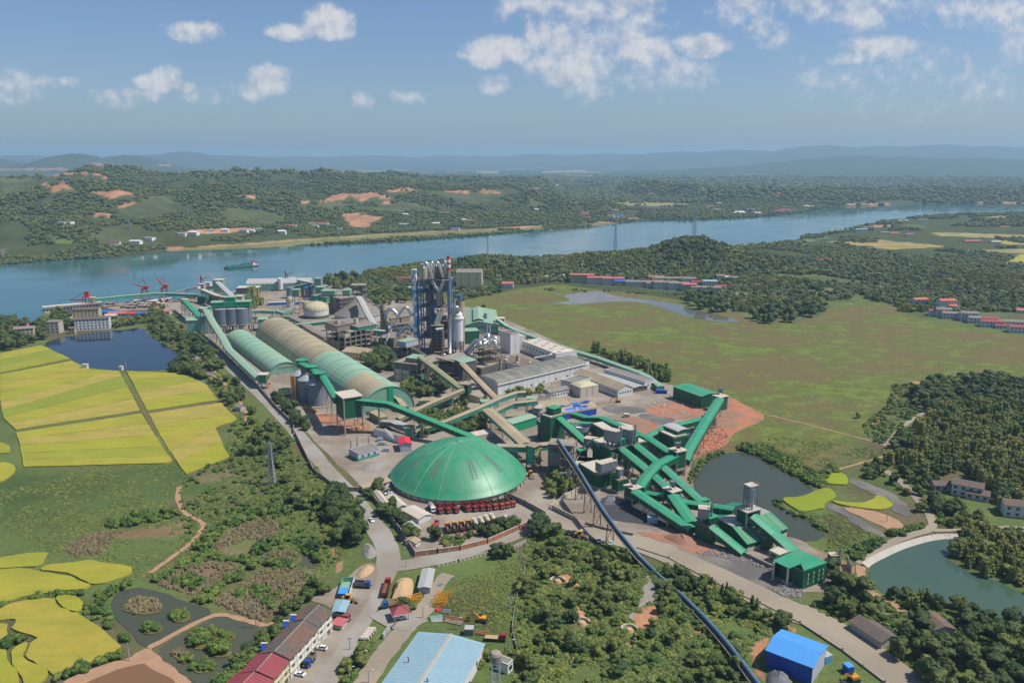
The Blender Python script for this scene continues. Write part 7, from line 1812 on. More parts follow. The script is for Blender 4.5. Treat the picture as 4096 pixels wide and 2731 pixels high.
rocks('stones','D',xy(1180,600,1400,560,1640,640,1640,720,1400,740,1250,700),120,.4,1.,'pale_con','pale debris scattered on the bare plots',seed=7)
rocks('scrap','M',xy(1650,380,1760,390,2000,340,2200,300,2300,300,2200,380,1900,430,1720,440),220,.4,1.2,'rust','rusty scrap along the wall of the lorry park',seed=9)
gs='yellow crane sections lying by the lane'
for k,(x,y,w_,a) in enum([(1550,905,9,.5),(1515,935,8,.3),(1780,885,9,.1),(1750,920,9,.15),(1735,955,9,.1)]):
 p=G('M',x,y);u=V3((cos(a),sin(a),0));fr=Fr(p-u*w_/2,u,V3((-u.y,u.x,0)),w_*.7,2.)
 r=root_at('crane_section',fr,['upper yellow lattice section by the blue sheet shed','lower yellow lattice section by the blue sheet shed','topmost yellow lattice section on the far side of the lane','middle yellow lattice section on the far side of the lane','lowest yellow lattice section on the far side of the lane'][k],'crane section',gs);mb=MB();n=5
 for z in (.3,2.1):
  for t in (0,2.):MB().beam(fr.P(0,t,z),fr.P(fr.Lu,t,z),.22).mk('chord','yellow',r)
 for i in range(n):
  a0,a1=fr.Lu*i/n,fr.Lu*(i+1)/n
  for t in (0,2.):mb.beam(fr.P(a0,t,.3),fr.P(a1,t,2.1),.13)
  for z in (.3,2.1):mb.beam(fr.P(a0,0,z),fr.P(a1,2.,z),.13)
 mb.mk('lattice','yellow',r)
gc='concrete culvert rings by the hedge'
for i in range(4):
 p=G('M',1175-i*18,1160+i*22);r=empty('culvert_pipe',p,['uppermost','second','third','lowest'][i]+' concrete culvert pipe on the grass by the road','pipe',gc);n=16;mb=MB()
 for t0,t1 in ((1.,1.),(.82,.82)):mb.tube([(p.x-1.6,p.y,1.15),(p.x+1.6,p.y,1.15)],t0,n,cap=False)
 for s in (-1.6,1.6):
  for j in range(n):a0,a1=2*pi*j/n,2*pi*(j+1)/n;mb.quad((p.x+s,p.y+cos(a0),1.15+sin(a0)),(p.x+s,p.y+cos(a1),1.15+sin(a1)),(p.x+s,p.y+.82*cos(a1),1.15+.82*sin(a1)),(p.x+s,p.y+.82*cos(a0),1.15+.82*sin(a0)))
 mb.mk('ring','pale_con',r)
for k,(x0,y0,x1,y1,m,lab) in enum([(1645,1068,1745,1048,'pg_wall','green sheet pile bundle by the excavator'),(1650,1085,1740,1080,'gsheet','grey sheet pile bundle by the green one'),(1750,1060,1910,1075,'rust','upper rust red steel bundle'),(1750,1080,1890,1110,'bsteel','lower brown steel bundle'),(1735,1010,1805,1010,'steel','stack of grey steel grates'),(1700,1000,1735,985,'red_roof','small red tarpaulin bundle'),(2000,1180,2100,1190,'rust','rusty beams behind the blue roofed factory'),(1700,790,1715,800,'galv','grey drum by the lane')]):
 a,c=G('M',x0,y0),G('M',x1,y1);r=empty('steel_bundle',(a.x,a.y,0),lab,'steel bundle');d=(c-a).normalized();n=V3((-d.y,d.x,0))
 for j in range(5):MB().beam(a+n*j*.55+V3((0,0,.3+.15*(j % 2))),c+n*j*.55+V3((0,0,.3+.15*(j % 2))),.42,.35).mk('beam',m,r)
# terrace houses by the main road
def terrace(label,n,r_,l,z,h,rise,wall,roof,nfl=3,front_rows=None,roof2=None,Lv=None):
 fr=frame('M',n,r_,l,z,Lv=Lv);r=root_at('terrace_house',fr,label,'house','terrace houses along the forecourt')
 mb=MB();fr.box(mb,0,0,0,fr.Lu,fr.Lv,h)
 for a in (0,fr.Lu):mb.poly([fr.P(a,0,h),fr.P(a,fr.Lv,h),fr.P(a,fr.Lv/2,h+rise)])
 mb.mk('wall',wall,r)
 for sgn,m in ((0,roof),(1,roof2 or roof)):
  e=-.9 if sgn==0 else fr.Lv+.9;ze=h-rise*.9/(fr.Lv/2);q=[fr.P(-.3,e,ze),fr.P(fr.Lu+.3,e,ze),fr.P(fr.Lu+.3,fr.Lv/2,h+rise),fr.P(-.3,fr.Lv/2,h+rise)];up=Zv(.2);MB().hexa([p+Zv(.02) for p in q],[p+up for p in q]).mk('roof',m,r)
  mb=MB();k=max(3,int(fr.Lu/1.1))
  for i in range(k+1):a0,a1=q[0].lerp(q[1],i/k)+Zv(.24),q[3].lerp(q[2],i/k)+Zv(.24);mb.beam(a0,a1,.1,.08)
  mb.mk('roof_seam',m,r)
 MB().beam(fr.P(-.4,fr.Lv/2,h+rise+.22),fr.P(fr.Lu+.4,fr.Lv/2,h+rise+.22),.4,.2).mk('ridge_cap','dark_con',r)
 fh=h/nfl;nb=max(2,int(fr.Lu/4))
 mb=MB()
 for f_ in range(1,nfl):fr.box(mb,-.1,-.55,fh*f_-.15,fr.Lu+.1,-.01,fh*f_+.12)
 mb.mk('floor_ledge','cream',r)
 for i in range(nb):
  t=fr.Lu*(i+.5)/nb
  for f_ in range(nfl):
   z0=fh*f_+.9
   if f_==0:
    mb=MB();fr.box(mb,t-1.1,-.06,.1,t+1.1,.02,2.2);mb.mk('shutter_door','dsteel' if i % 2 else 'gsheet',r)
   else:
    put_win(r,fr.P(t,-.05,z0),fr.ang(),1.5,1.35);bxp(fr,r,'window_canopy','pale_con',t-.9,-.35,z0+1.45,t+.9,-.02,z0+1.55)
 mb=MB()
 for i in range(nb+1):t=min(max(fr.Lu*i/nb,.15),fr.Lu-.15);fr.box(mb,t-.15,-.18,0,t+.15,-.01,h-.3)
 mb.mk('pilaster','white',r);wins(r,fr,'b',(fh+.9,2*fh+.9),4.,1.2,1.3);wins(r,fr,'lr',(fh+.9,),2,1,1.2)
 return fr
t1=terrace('nearest road terrace house with the smaller brown tiled roof, by the sheet canopy',(738,1110),(850,1000),(635,1060),8.2,8.2,1.6,'white','tile',Lv=11)
t2=terrace('long white terrace with the big dark tiled roof',(512,1370),(738,1125),(405,1310),8.6,8.6,1.8,'white','tile',Lv=11)
t3=terrace('yellow walled terrace house with maroon roof',(385,1525),(512,1375),(250,1455),8.,8.,1.8,'cream','maroon',Lv=12)
t4=terrace('maroon roofed house cut by the bottom edge',(205,1720),(372,1545),(130,1650),7.5,7.5,1.8,'cream','maroon',Lv=13)
for k,(x,y) in enum(((545,1052),(485,1100),(310,1280))):
 p=G('M',x,y,9);r=empty('solar_heater',(p.x,p.y,8),['solar water heater on the smaller tiled roof','solar water heater on the long tiled roof, upper end','solar water heater on the long tiled roof, lower end'][k],'solar heater','solar heaters on the terrace roofs');MB().hexa([(p.x-.9,p.y-1,8.6),(p.x+.9,p.y-1,8.6),(p.x+.9,p.y+.6,10),(p.x-.9,p.y+.6,10)],[(p.x-.9,p.y-1.1,8.7),(p.x+.9,p.y-1.1,8.7),(p.x+.9,p.y+.5,10.1),(p.x-.9,p.y+.5,10.1)]).mk('collector','bwall',r);MB().tube([(p.x-1.1,p.y+.7,10.2),(p.x+1.1,p.y+.7,10.2)],.3,10).mk('tank','wclean',r);mb=MB()
 for s in (-.9,.9):mb.beam((p.x+s,p.y+.7,7.9),(p.x+s,p.y+.7,10),.08);mb.beam((p.x+s,p.y-1,7.9),(p.x+s,p.y-1,8.65),.08)
 mb.mk('stand','steel',r)
fr=frm2('M',(855,998),(955,1000),8,2.6);gable('sheet_canopy','patchwork blue and rust sheet canopy at the terrace end','canopy',fr,2.6,.5,'dsteel','skyroof',along='v')
fr=frm2('M',(862,1135),(935,1150),4.5);gable('stall','small stall with bright red sheet roof before the terrace','stall',fr,2.3,.4,'conc','pink')
fr=frame('M',(995,895),(1035,760),(905,885));r=root_at('walled_court',fr,'small green floored court inside white sheet walls','court');bxp(fr,r,'floor','pg_roof',0,0,.3,fr.Lu,fr.Lv,.4)
for a0,b0,a1,b1 in ((0,0,1,.02),(0,.98,1,1),(.98,.02,1,.98)):mb=MB();fr.box(mb,fr.Lu*a0,fr.Lv*b0,.4,fr.Lu*a1,fr.Lv*b1,2.6);mb.mk('side_wall','pg_wall' if b0 else 'white',r)
gable('cabin','blue roofed cabin at the corner of the green court','cabin',frm2('M',(915,892),(970,895),4,0),2.6,.5,'blue_pale','blue_roof_bright')
fr=frame('M',(1640,798),(1672,655),(1550,790),3.5);r=gable('sheet_shed','narrow pale blue sheet roofed shed between sand and lane','shed',fr,3.2,.5,'gsheet','gsheet',seams=1.6)
c=G('M',1420,1075);fr=Fr(c+V3((-3.2,-1.2,0)),V3((.94,.34,0)),V3((-.34,.94,0)),6.2,5.4);r=root_at('gatehouse',fr,'small gatehouse with hipped maroon roof and striped columns','gatehouse')
bxp(fr,r,'wall','wclean',1.2,1.2,.3,5,4.2,3.4)
for a,b_ in ((.3,.3),(5.9,.3),(5.9,5.1),(.3,5.1)):
 MB().beam(fr.P(a,b_,0),fr.P(a,b_,3.4),.5).mk('column','wclean',r);mb=MB();mb.beam(fr.P(a,b_,.3),fr.P(a,b_,1.),.54);mb.mk('yellow_band','yellow',r)
q=[fr.P(-.7,-.7,3.4),fr.P(6.9,-.7,3.4),fr.P(6.9,6.1,3.4),fr.P(-.7,6.1,3.4)];t_=[fr.P(2.3,2.5,5.6),fr.P(3.9,2.5,5.6),fr.P(3.9,2.9,5.6),fr.P(2.3,2.9,5.6)];MB().hexa(q,t_).mk('roof','maroon',r);MB().hexa([p-Zv(.25) for p in q],[p+Zv(.02) for p in q]).mk('eaves','wclean',r);mb=MB()
for k in range(4):mb.beam(q[k]+Zv(.1),t_[k]+Zv(.08),.22,.14)
mb.beam(t_[0]+Zv(.1),t_[1]+Zv(.1),.25,.2);mb.mk('ridge_cap','maroon',r);wins(r,sub(fr,.2,.22,.8,.78),'fl',(1.3,),2,.9,1.3)
ra,rb,rc_=G('M',1550,1140,7),G('M',2070,1232,7),G('M',1215,1600,7);u=(rb-ra);Lu=u.length;u.normalize();v=V3((u.y,-u.x,0));dv=(rc_-ra).dot(v)
uu2=V3((u.x,u.y,0));fr=Fr(V3((ra.x,ra.y,0))+v*(dv+22),uu2,-v,Lu,dv+22)
r=gable('blue_roof_factory','large factory hall with pale blue sheet roof at the bottom edge','hall',fr,5.6,1.5,'white','skyroof',along='v',seams=0,rows=(2.2,),nwin=4,sides='rb',ww=1.6,wh=1.6)
mb=MB()
for i in range(1,46):
 b_=fr.Lv*i/46
 for s,e in ((0,.5),(1,.5)):mb.beam(fr.P(fr.Lu*s,b_,5.6+.26),fr.P(fr.Lu*e,b_,7.1+.26),.08,.06)
mb.mk('roof_seam','skyroof',r);bxp(fr,r,'ridge_cap','pale_con',fr.Lu/2-.5,-.5,7.2,fr.Lu/2+.5,fr.Lv+.5,7.5)
bxp(fr,r,'ridge_line','dark_con',fr.Lu/2-.18,-.4,7.51,fr.Lu/2+.18,fr.Lv+.4,7.56)
for k,(x,y) in enum(((1468,1388),(1622,1562))):
 p=G('M',x,y,6.8);r=empty('roof_vent',(p.x,p.y,6.4),['left bent vent pipe on the pale blue roof','vent pipe on the pale blue roof at the picture edge'][k],'vent pipe','vent pipes on the pale blue roof');MB().tube([(p.x,p.y,6.),(p.x,p.y,8.2),(p.x-.5,p.y,8.4)],.22,8).mk('pipe','dsteel',r)
block('shed','small grey sheet hut behind the blue roofed factory','shed',frm2('M',(1915,1190),(1985,1193),3),2.6,'galv','gsheet',par=0,ribstep=.9)
block('hut','white walled hut with dark flat roof by the water tank','hut',frame('M',(2262,1500),(2305,1390+70),(2180,1450),0),3.6,'white','grey_slab',par=.2,rows=(1.2,),nwin=2)
p=G('M',2168,1600);r=empty('water_tank',p,'rusty round water tank on tall white legs','water tank');MB().lathe(p,[(2.,10.4),(2.1,10.5),(2.1,13),(1.6,13.8),(.02,14)],20).mk('tank','rust' if False else 'dark_con',r)
for a in (-1.3,1.3):
 for b_ in (-1.3,1.3):MB().beam((p.x+a,p.y+b_,0),(p.x+a,p.y+b_,10.4),.45).mk('leg','wclean',r)
mb=MB()
for z in (3,6.5,9.8):
 for s in (-1.3,1.3):mb.beam((p.x+s,p.y-1.3,z),(p.x+s,p.y+1.3,z),.3);mb.beam((p.x-1.3,p.y+s,z),(p.x+1.3,p.y+s,z),.3)
mb.mk('cross_beam','wclean',r)
for lab,n,r_,l,z,rf in [('white gabled shed with grey roof nearest the mixer yard',(1400,260),(1500,345),(1455,232),3.5,'gsheet'),('cream flat canopy left of the lorry row',(1420,175),(1550,245),(1515,140),3.6,'pale_con'),('cream sheet canopy by the parked car',(1290,70),(1385,155),(1355,55),3.2,'pale_con'),('pale long shed behind the cream canopy',(1190,30),(1275,135),(1228,18),3.2,'pale_con'),('small cream hut between trees at the wall',(1525,440),(1560,415),(1480,390),2.8,'beige')]:
 gable('shed',lab,'shed',frame('M',n,r_,l,z),z-.6,.9,'white',rf)
gable('shed','narrow brown roofed shed at the left rim of the dome','shed',frame('B',(110,1305),(325,1245),(80,1275),3),3,.6,'white','beige',rows=(1.,),nwin=3,sides='f')
a=G('Q',295,1300,7.2);b_=G('Q',660,1438,7.2);c=G('Q',775,1330,7.2);u=V3((b_.x-a.x,b_.y-a.y,0));Lu=u.length;u.normalize();v=V3((-u.y,u.x,0));Lv=max((c-b_).dot(v),16)
fr=Fr(V3((a.x,a.y,0)),u,v,Lu,Lv);r=gable('blue_shed','tall bright blue shed with light blue roof at the lower right','shed',fr,7.,1.6,'bwall','blue_roof_bright',along='u',ribstep=2.2,seams=1.5,sides='flr');bxp(fr,r,'sunlit_end','lilac',Lu-.02,.2,0,Lu+.12,Lv-.2,6.9)  # sunlight painted as a pale end skin, shade as the deep blue walls
block('cabin','small bright blue cabin right of the blue shed','cabin',frm2('Q',(940,1505),(990,1495),3),2.8,'bwall','blue_roof_bright',par=0);block('cabin','pale blue lean-to behind the blue shed corner','cabin',frm2('Q',(760,1425),(815,1405),3),3,'blue_pale','gsheet',par=0)
excavator('orange yellow excavator by the blue cabin at the bottom edge',G('Q',990,1550),V3((-1,-.3,0)))
# village houses
def house(label,o,x,y,w_,d_,nfl,roof,wall='white',rot=.0,flat=False,cat='house',group=None,small=False,z=None):
 p=G(o,x,y) if z is None else at_terrain(o,x,y);a=rot;u=V3((cos(a),sin(a),0));fr=Fr(p-u*w_/2,u,V3((-u.y,u.x,0)),w_,d_);h=3.0*nfl+.4;zz=p.z
 r=root_at('house',fr,label,cat,group);r.location.z=zz
 mb=MB();fr.box(mb,0,0,zz-2 if zz>1 else 0,w_,d_,zz+h)
 if not flat:
  for q in (0,w_):mb.poly([fr.P(q,0,zz+h),fr.P(q,d_,zz+h),fr.P(q,d_/2,zz+h+1.5)])
 mb.mk('wall',wall,r)
 if flat:bxp(fr,r,'roof',roof,-.3,-.3,zz+h,w_+.3,d_+.3,zz+h+.4)
 else:
  for e in (-.6,d_+.6):q=[fr.P(-.5,e,zz+h-.15),fr.P(w_+.5,e,zz+h-.15),fr.P(w_+.5,d_/2,zz+h+1.5),fr.P(-.5,d_/2,zz+h+1.5)];MB().hexa([k+Zv(.02) for k in q],[k+Zv(.2) for k in q]).mk('roof',roof,r)
 if not small:
  for f_ in range(nfl):
   k=max(2,int(w_/3.6))
   for i in range(k):put_win(r,fr.P(w_*(i+.5)/k,-.03,zz+3*f_+1.),a,1.6,1.5)
   for i in range(2):put_win(r,fr.P(w_+.03,d_*(i+.5)/2,zz+3*f_+1.),a+pi/2,1.2,1.4)
 return r
def at_terrain(o,x,y):
 u,v=PX(o,x,y);a,b_=(u-2048)/F,(v-1365.5)/F;f,d=C-b_*S,S+b_*C
 Y=np.linspace(900,7000,1200);t=Y/f;hx=height(a*t,Y);zz=H-d*t;k=np.nonzero(zz<=hx)[0]
 i=k[0] if len(k) else -1
 return V3((float(a*t[i]),float(Y[i]),float(hx[i])))
house('grey four storey apartment house facing the blue pond','L',740,640,34,12,4,'tile','white',.28,cat='apartment house')
house('pale yellow apartment house behind the grey one','L',690,560,28,12,4,'tile','cream',.22,cat='apartment house')
house('tall narrow grey house at the left end of the blue pond','L',425,668,13,11,4,'grey_slab','pale_con',.1,flat=True)
house('grey hipped house behind the trees at the left edge','L',195,700,18,13,3,'grey_slab','pale_con',.35)
house('house with bright red roof at the left picture edge','L',55,650,14,9,1,'red_roof','white',-.1)
house('tiny yellow house on the pond shore','L',576,672,6,5,2,'grey_slab','cream',.1,flat=True)
house('low pink roofed shed by the grey hipped house','L',270,625,13,7,1,'pink','white',.2)
for i,(x,y,w_,rf,lab) in enum([(830,520,26,'bpatch','blue roofed shed on the lane behind the yellow house'),(1075,530,20,'red_roof','crimson roofed shed in the roadside row'),(1150,530,18,'bpatch','blue roofed shed right of the crimson one'),(880,550,12,'pale_con','white shed at the left of the roadside row'),(1330,515,8,'pink','small red roofed hut near the wall road'),(940,530,22,'pink','dull red sheds between the two blue roofed ones'),(1165,430,28,'pale_con','long white canopy on the quay')]):
 house(lab,'L',x,y,w_,9,1,rf,'white',.12)
for i,(x,y,lab,w_) in enum([(676,948,'white pump hut on the pond bank',4.5),(965,965,'tiny pump hut at the head of the straight ditch',2.6)]):house(lab,'L',x,y,w_,3,1,'pale_con','white',0,flat=True,small=True)
for i,(x,y,w_) in enum(((1540,885,7),(1548,912,8),(1620,965,8),(1665,1030,9),(1902,1290,6))):house(f'{ordn[i]} small weathered hut hidden in the roadside trees, counted downward','L',x,y,w_,5,1,'grey_slab','conc',-.5,small=True,group='huts in the roadside trees')
arch_hall('warehouse','long pale green warehouse with curved grey roof on the river bank',FD(G('L',1975,332),.98,.12,88,34),10,5,'pg_wall','gsheet',cat='warehouse',seams=0)
block('open_shed','white roofed open shed left of the river warehouse','shed',FD(G('L',1890,352),1,.1,30,22),8,'dsteel','pale_con',par=0)
block('netted_scaffold','green netted scaffold box below the white roofed gallery','scaffold',FD(G('L',1580,430),1,.08,62,26),8,'tarp_green','tarp_green',par=0)
block('office','blue and white site office row behind the weedy yard','office',FD(G('A',345,545),1,.2,50,8),3.5,'bpatch','pale_con',par=0)
p=G('L',2240,330);silo('small white blue cement silo right of the river warehouse',V3((p.x,p.y+3)),3.5,3,18,19,'white','wclean',n=16,legs=4,ringstep=4,cap=False)
vt=[(655,1145,36,4,'pink','leftmost four storey block with crimson roof in the village row'),(790,1152,34,3,'pink','second crimson roofed block of the village row'),(905,1158,32,3,'pink','third crimson roofed block, before the blue one'),(990,1165,26,2,'bpatch','block with half blue roof in the village row'),
 (1130,1170,46,2,'grey_slab','long grey brown row left of the village middle'),(1212,1182,14,2,'grey_slab','short grey house joining the long row'),(1262,1186,14,3,'pink','narrow crimson roofed house in the brown row'),(1330,1192,34,3,'grey_slab','grey brown row right of the narrow crimson house'),(1432,1200,28,3,'grey_slab','three storey grey row in the right half of the village'),
 (1515,1210,20,3,'pink','crimson roofed house behind the dark round tree'),(1610,1215,28,2,'grey_slab','low grey brown row near the village right end'),(1695,1218,26,2,'grey_slab','last grey brown row of the village front'),(1250,1130,22,2,'pink','crimson roofed house in the second village row'),(1380,1140,54,2,'grey_slab','long white walled row with brown roof in the second village row'),(1515,1143,20,2,'grey_slab','square house at the right of the second village row'),(1600,1155,24,1,'maroon','low maroon roofed house behind the village front'),(1680,1165,20,2,'skyroof','pale blue roofed house at the village right'),
 (905,1062,18,2,'pink','crimson roof just behind the blue one above the village'),(1565,955,20,1,'pink','crimson roofed house alone on the wooded hill'),(1740,1060,9,2,'pink','small pink house right above the village'),(1765,1135,12,3,'grey_slab','tall cream house right of the village'),(1805,1130,12,2,'pale_con','white house by the tall cream one'),(1870,1135,14,2,'grey_slab','brown roofed house in the bamboo right of the village'),(1930,1090,26,1,'pink','wide crimson roof in the bamboo'),(1800,1190,26,1,'maroon','long low maroon roof at the village end'),(1945,1258,19,1,'grey_slab','white house with dark windows by the pond wood'),
 (60,1185,16,2,'pink','small pink roofed farmhouse at the meadow corner'),(488,1102,11,1,'pale_con','white gabled hut at the wood edge'),(385,1112,9,1,'pale_con','white canopy hut at the wood edge')]
for i,(x,y,w_,nf,rf,lab) in enum(vt):
 house(lab,'X',x,y,w_,11,nf,rf,'white' if i % 3 else 'cream',-.06 if i % 2 else -.1)
r=block('dormitory','tall cream dormitory with rows of windows behind the preheater','apartment house',FD(G('A',1850,425),1,.0,36,42),25,'cream','grey_slab',rows=tuple(2+4*i for i in range(6)),nwin=3,sides='f',par=.5)
for lab,x,y,w_,rf,nf in [('blue roofed parking shed by the cream dormitory',2010,400,44,'bpatch',1),('maroon roofed dormitory half hidden by the preheater',1460,360,36,'maroon',2),('small maroon roofed house on the wooded slope',1318,318,24,'maroon',1),('white low building by the lift shaft',1465,425,40,'gsheet',1),('pink roofed house at the meadow corner behind the dormitory',2262,402,16,'pink',2)]:
 house(lab,'A',x,y,w_,13,nf,rf,'white',.0)
for i,(x,y,w_,nf,rf,lab) in enum([(1530,1335,18,3,'orange_roof','pagoda like house with orange hipped roof'),(1745,1365,20,4,'orange_roof','tall white villa with orange roof'),(1790,1370,10,2,'orange_roof','side wing of the tall white villa'),(1645,1410,13,2,'maroon','magenta roofed house at the left of the right hand village'),(1712,1418,16,3,'grey_slab','pale three storey house by the magenta roof'),
 (1800,1432,26,2,'grey_slab','long grey house of the right hand village'),(1915,1450,18,3,'grey_slab','grey house with bright side wall, right hand village'),(2005,1470,24,2,'grey_slab','low grey row right of the bright side wall'),(2085,1475,16,2,'maroon','magenta roof behind the two storey pink fronted house'),(2100,1500,22,2,'maroon','two storey magenta roofed house in front'),(2185,1510,15,1,'maroon','low magenta roofed house'),(2250,1500,24,2,'grey_slab','grey roofed house at the far right of the village'),(2330,1545,22,2,'maroon','magenta roofed house cut by the right edge'),(2350,1385,14,1,'pink','small pink house at the right edge above the village'),
 (665,1005,16,2,'bpatch','cream house with blue roof in the middle wood'),(735,990,18,2,'maroon','brick villa by the cream house in the middle wood'),(798,985,12,2,'maroon','rear villa in the middle wood'),(1175,1090,22,1,'grey_slab','low dark farmhouse in the dense wood'),(585,850,20,1,'bpatch','blue hut by the riverside lane'),(1055,745,30,3,'skyroof','blue tall houses on the far right shore'),(1100,730,30,3,'grey_slab','white side walled house on the far right shore'),(1375,655,44,1,'pale_con','white cabin at the end of the riverside lane'),(1445,775,20,2,'pink','pink gabled house in the right farmland'),(1945,820,38,1,'pink','crimson shed in the right farmland'),(2135,828,22,1,'gsheet','white shed in the right farmland'),(1320,755,24,1,'pink','low farmhouse left of the pink gabled one'),(1240,750,22,1,'grey_slab','grey farmhouse by the riverside trees'),(2210,705,26,1,'pink','farmhouse hidden in the far right trees'),(1545,645,34,1,'grey_slab','house on the far shore bend, right side')]):
 house(lab,'Y',x,y,w_,11,nf,rf,'white',-.25 if 1600<x<2352 and y>1380 else .1)
house('two storey farmhouse with grey hipped roof in the bamboo wood','R',1890,1375,15,9,2,'tile','white',-.55);house('lower wing of that farmhouse','R',1975,1400,11,8,1,'tile','white',-.55);house('long low barn left of the farmhouse','R',1745,1330,15,7,1,'tile','conc',-.1);house('brown roofed farmhouse at the right edge','Q',2330,250,16,9,2,'tile','white',-.3)
for lab,n,r_,l in [('dark roofed barn among the big trees, nearer the haul road',(1215,1225),(1350,1180),(1150,1005)),('dark roofed barn with a hole in its roof',(1630,1130),(1800,1118),(1515,1015))]:
 gable('barn',lab,'barn',frame('Q',n,r_,l,4),3.2,1.6,'conc','tile',along='v',over=.6)
far=[('T',[(540,680,'grey_slab',18),(490,688,'grey_slab',14),(1075,835,'white',22),(1185,812,'white',20),(915,850,'maroon',20),(1452,780,'wclean',16),(1540,762,'wclean',20),(1678,748,'wclean',18),(1800,745,'wclean',14),(1945,745,'wclean',18),(2012,745,'wclean',12),(2060,735,'wclean',20),(2255,752,'wclean',16),(2315,705,'maroon',26)]),
 ('U',[(312,705,'pink',24),(495,690,'wclean',18),(580,692,'pink',26),(510,710,'wclean',18),(250,750,'wclean',14),(715,732,'wclean',12),(1238,612,'wclean',16),(1235,695,'skyroof',24),(1485,685,'wclean',22),(1550,600,'pink',26),(1705,655,'wclean',18),(1755,658,'pink',20),(1640,728,'bpatch',20),]),
 ('X',[(290,570,'wclean',12),(682,600,'pink',24),(705,638,'pink',14),(885,622,'wclean',22),(962,620,'bpatch',22),(925,575,'wclean',20),(280,405,'pink',50),(300,402,'wclean',40),(430,372,'wclean',60),(500,376,'maroon',50),(850,365,'wclean',40),(700,360,'pink',40),(1000,440,'pink',34),(1215,442,'pink',24),(1750,520,'wclean',22),(1680,545,'orange_roof',26),(1740,570,'grey_slab',40),(1905,600,'wclean',34),(1925,590,'wclean',26),(2010,570,'wclean',26),(2060,600,'wclean',20),(2235,582,'maroon',36),(2290,570,'maroon',36),(2330,578,'maroon',26),(2255,440,'pink',26),(1380,352,'wclean',60),(1640,430,'wclean',26)]),
 ('Y',[(75,595,'wclean',34),(170,572,'bpatch',26),(215,595,'grey_slab',26),(385,585,'maroon',30),(420,578,'maroon',30),(460,572,'maroon',34),(490,568,'maroon',26),(410,440,'pink',34),(460,432,'pink',34),(525,445,'wclean',26),(600,542,'wclean',26),(610,495,'red_roof',26),(660,515,'maroon',30),(645,545,'pale_con',22),(715,320,'wclean',60),(920,328,'wclean',60),(560,325,'grey_slab',60),(160,318,'wclean',60)])]
for org,lst in far:
 for i,(x,y,rf,w_) in enum(lst):
  nm={'T':'on the left far bank','U':'on the middle far bank','X':'across the river behind the hill pylon','Y':'on the right far bank'}[org];cl={'wclean':'white','pink':'pink roofed','maroon':'maroon roofed','grey_slab':'grey roofed','white':'pale','skyroof':'pale blue roofed','bpatch':'blue roofed','orange_roof':'orange roofed','red_roof':'bright red roofed','pale_con':'cream'}[rf]
  same=[q for q in lst if q[2]==rf];order=sorted(same,key=lambda q:q[0]).index(lst[i]);words=['first','second','third','fourth','fifth','sixth','seventh','eighth','ninth','tenth','eleventh','twelfth','thirteenth','fourteenth','fifteenth','sixteenth','seventeenth','eighteenth']
  house(f'{words[order]} {cl} house from the left {nm}',org,x,y,w_,w_*.6,2,'dark_con' if rf in ('wclean','white') and i % 2 else rf,'wclean',((i*37) % 10-5)*.08,small=True,group='distant houses '+nm,z=1)
# quay, ship loader, cranes, barge
jp=[G('L',350,497),G('L',830,452)];r=empty('jetty',(jp[0].x,jp[0].y,0),'long concrete jetty deck on piles reaching left into the river','jetty');d=(jp[1]-jp[0]).normalized();n=V3((-d.y,d.x,0));Lj=(jp[1]-jp[0]).length
fr=Fr(jp[0],d,n,Lj,16);bxp(fr,r,'deck','pale_con',0,0,4.2,Lj,16,5.2);bxp(fr,r,'parapet','conc',0,-.2,5.2,Lj,.3,6.)
for i in range(18):
 for b_ in (1.5,14):MB().beam(fr.P(Lj*(i+.5)/18,b_,-.5),fr.P(Lj*(i+.5)/18,b_,4.2),1.1).mk('pile','conc',r)
def portal_crane(label,base,tip,h=16):
 p=G('L',*base);r=empty('harbour_crane',p,label,'crane');m='crane_red'
 for a in (-5,5):
  for b_ in (-4,4):MB().beam((p.x+a,p.y+b_,0),(p.x+a*.5,p.y+b_*.5,13),1.).mk('leg',m,r)
 MB().box(p.x-3,p.y-2.5,13,p.x+3,p.y+2.5,14).mk('platform',m,r);MB().box(p.x,p.y-2,14,p.x+6,p.y+2,17.5).mk('machine_house',m,r);q=at_dist('L',tip[0],tip[1],p.y)
 mb=MB();a0=V3((p.x-1,p.y,16))
 for s in (-1.4,1.4):MB().beam(a0+V3((0,s,0)),q+V3((0,s*.3,0)),.8).mk('boom',m,r)
 for i in range(10):t0,t1=i/10,(i+1)/10;mb.beam(a0.lerp(q,t0)+V3((0,-1.4+1.1*t0,0)),a0.lerp(q,t1)+V3((0,1.4-1.1*t1,0)),.4)
 mb.beam((p.x+3,p.y,20),(p.x,p.y,27),.8);mb.beam((p.x,p.y,27),a0.lerp(q,.5),.35);mb.mk('lattice',m,r);return r
portal_crane('left red portal crane with its jib to the upper left',(1160,392),(1048,265));portal_crane('right red portal crane with its jib steeply raised',(1318,380),(1252,220))
p=G('L',705,450);r=empty('ship_loader',p,'stubby red ship loader at the left end of the quay gallery','crane');m='crane_red'
for a in (-6,6):
 for b_ in (-5,5):MB().beam((p.x+a,p.y+b_,0),(p.x+a*.6,p.y+b_*.7,12),.9).mk('leg',m,r)
MB().box(p.x-4,p.y-4,12,p.x+4,p.y+4,13).mk('platform',m,r);MB().box(p.x-2,p.y-2,13,p.x+3,p.y+2,19).mk('machine_house',m,r);mb=MB();mb.beam((p.x-2,p.y,8),(p.x-22,p.y,8),1.3,1.1);mb.beam((p.x-1,p.y,18),(p.x-20,p.y,9),.6);mb.mk('boom',m,r)
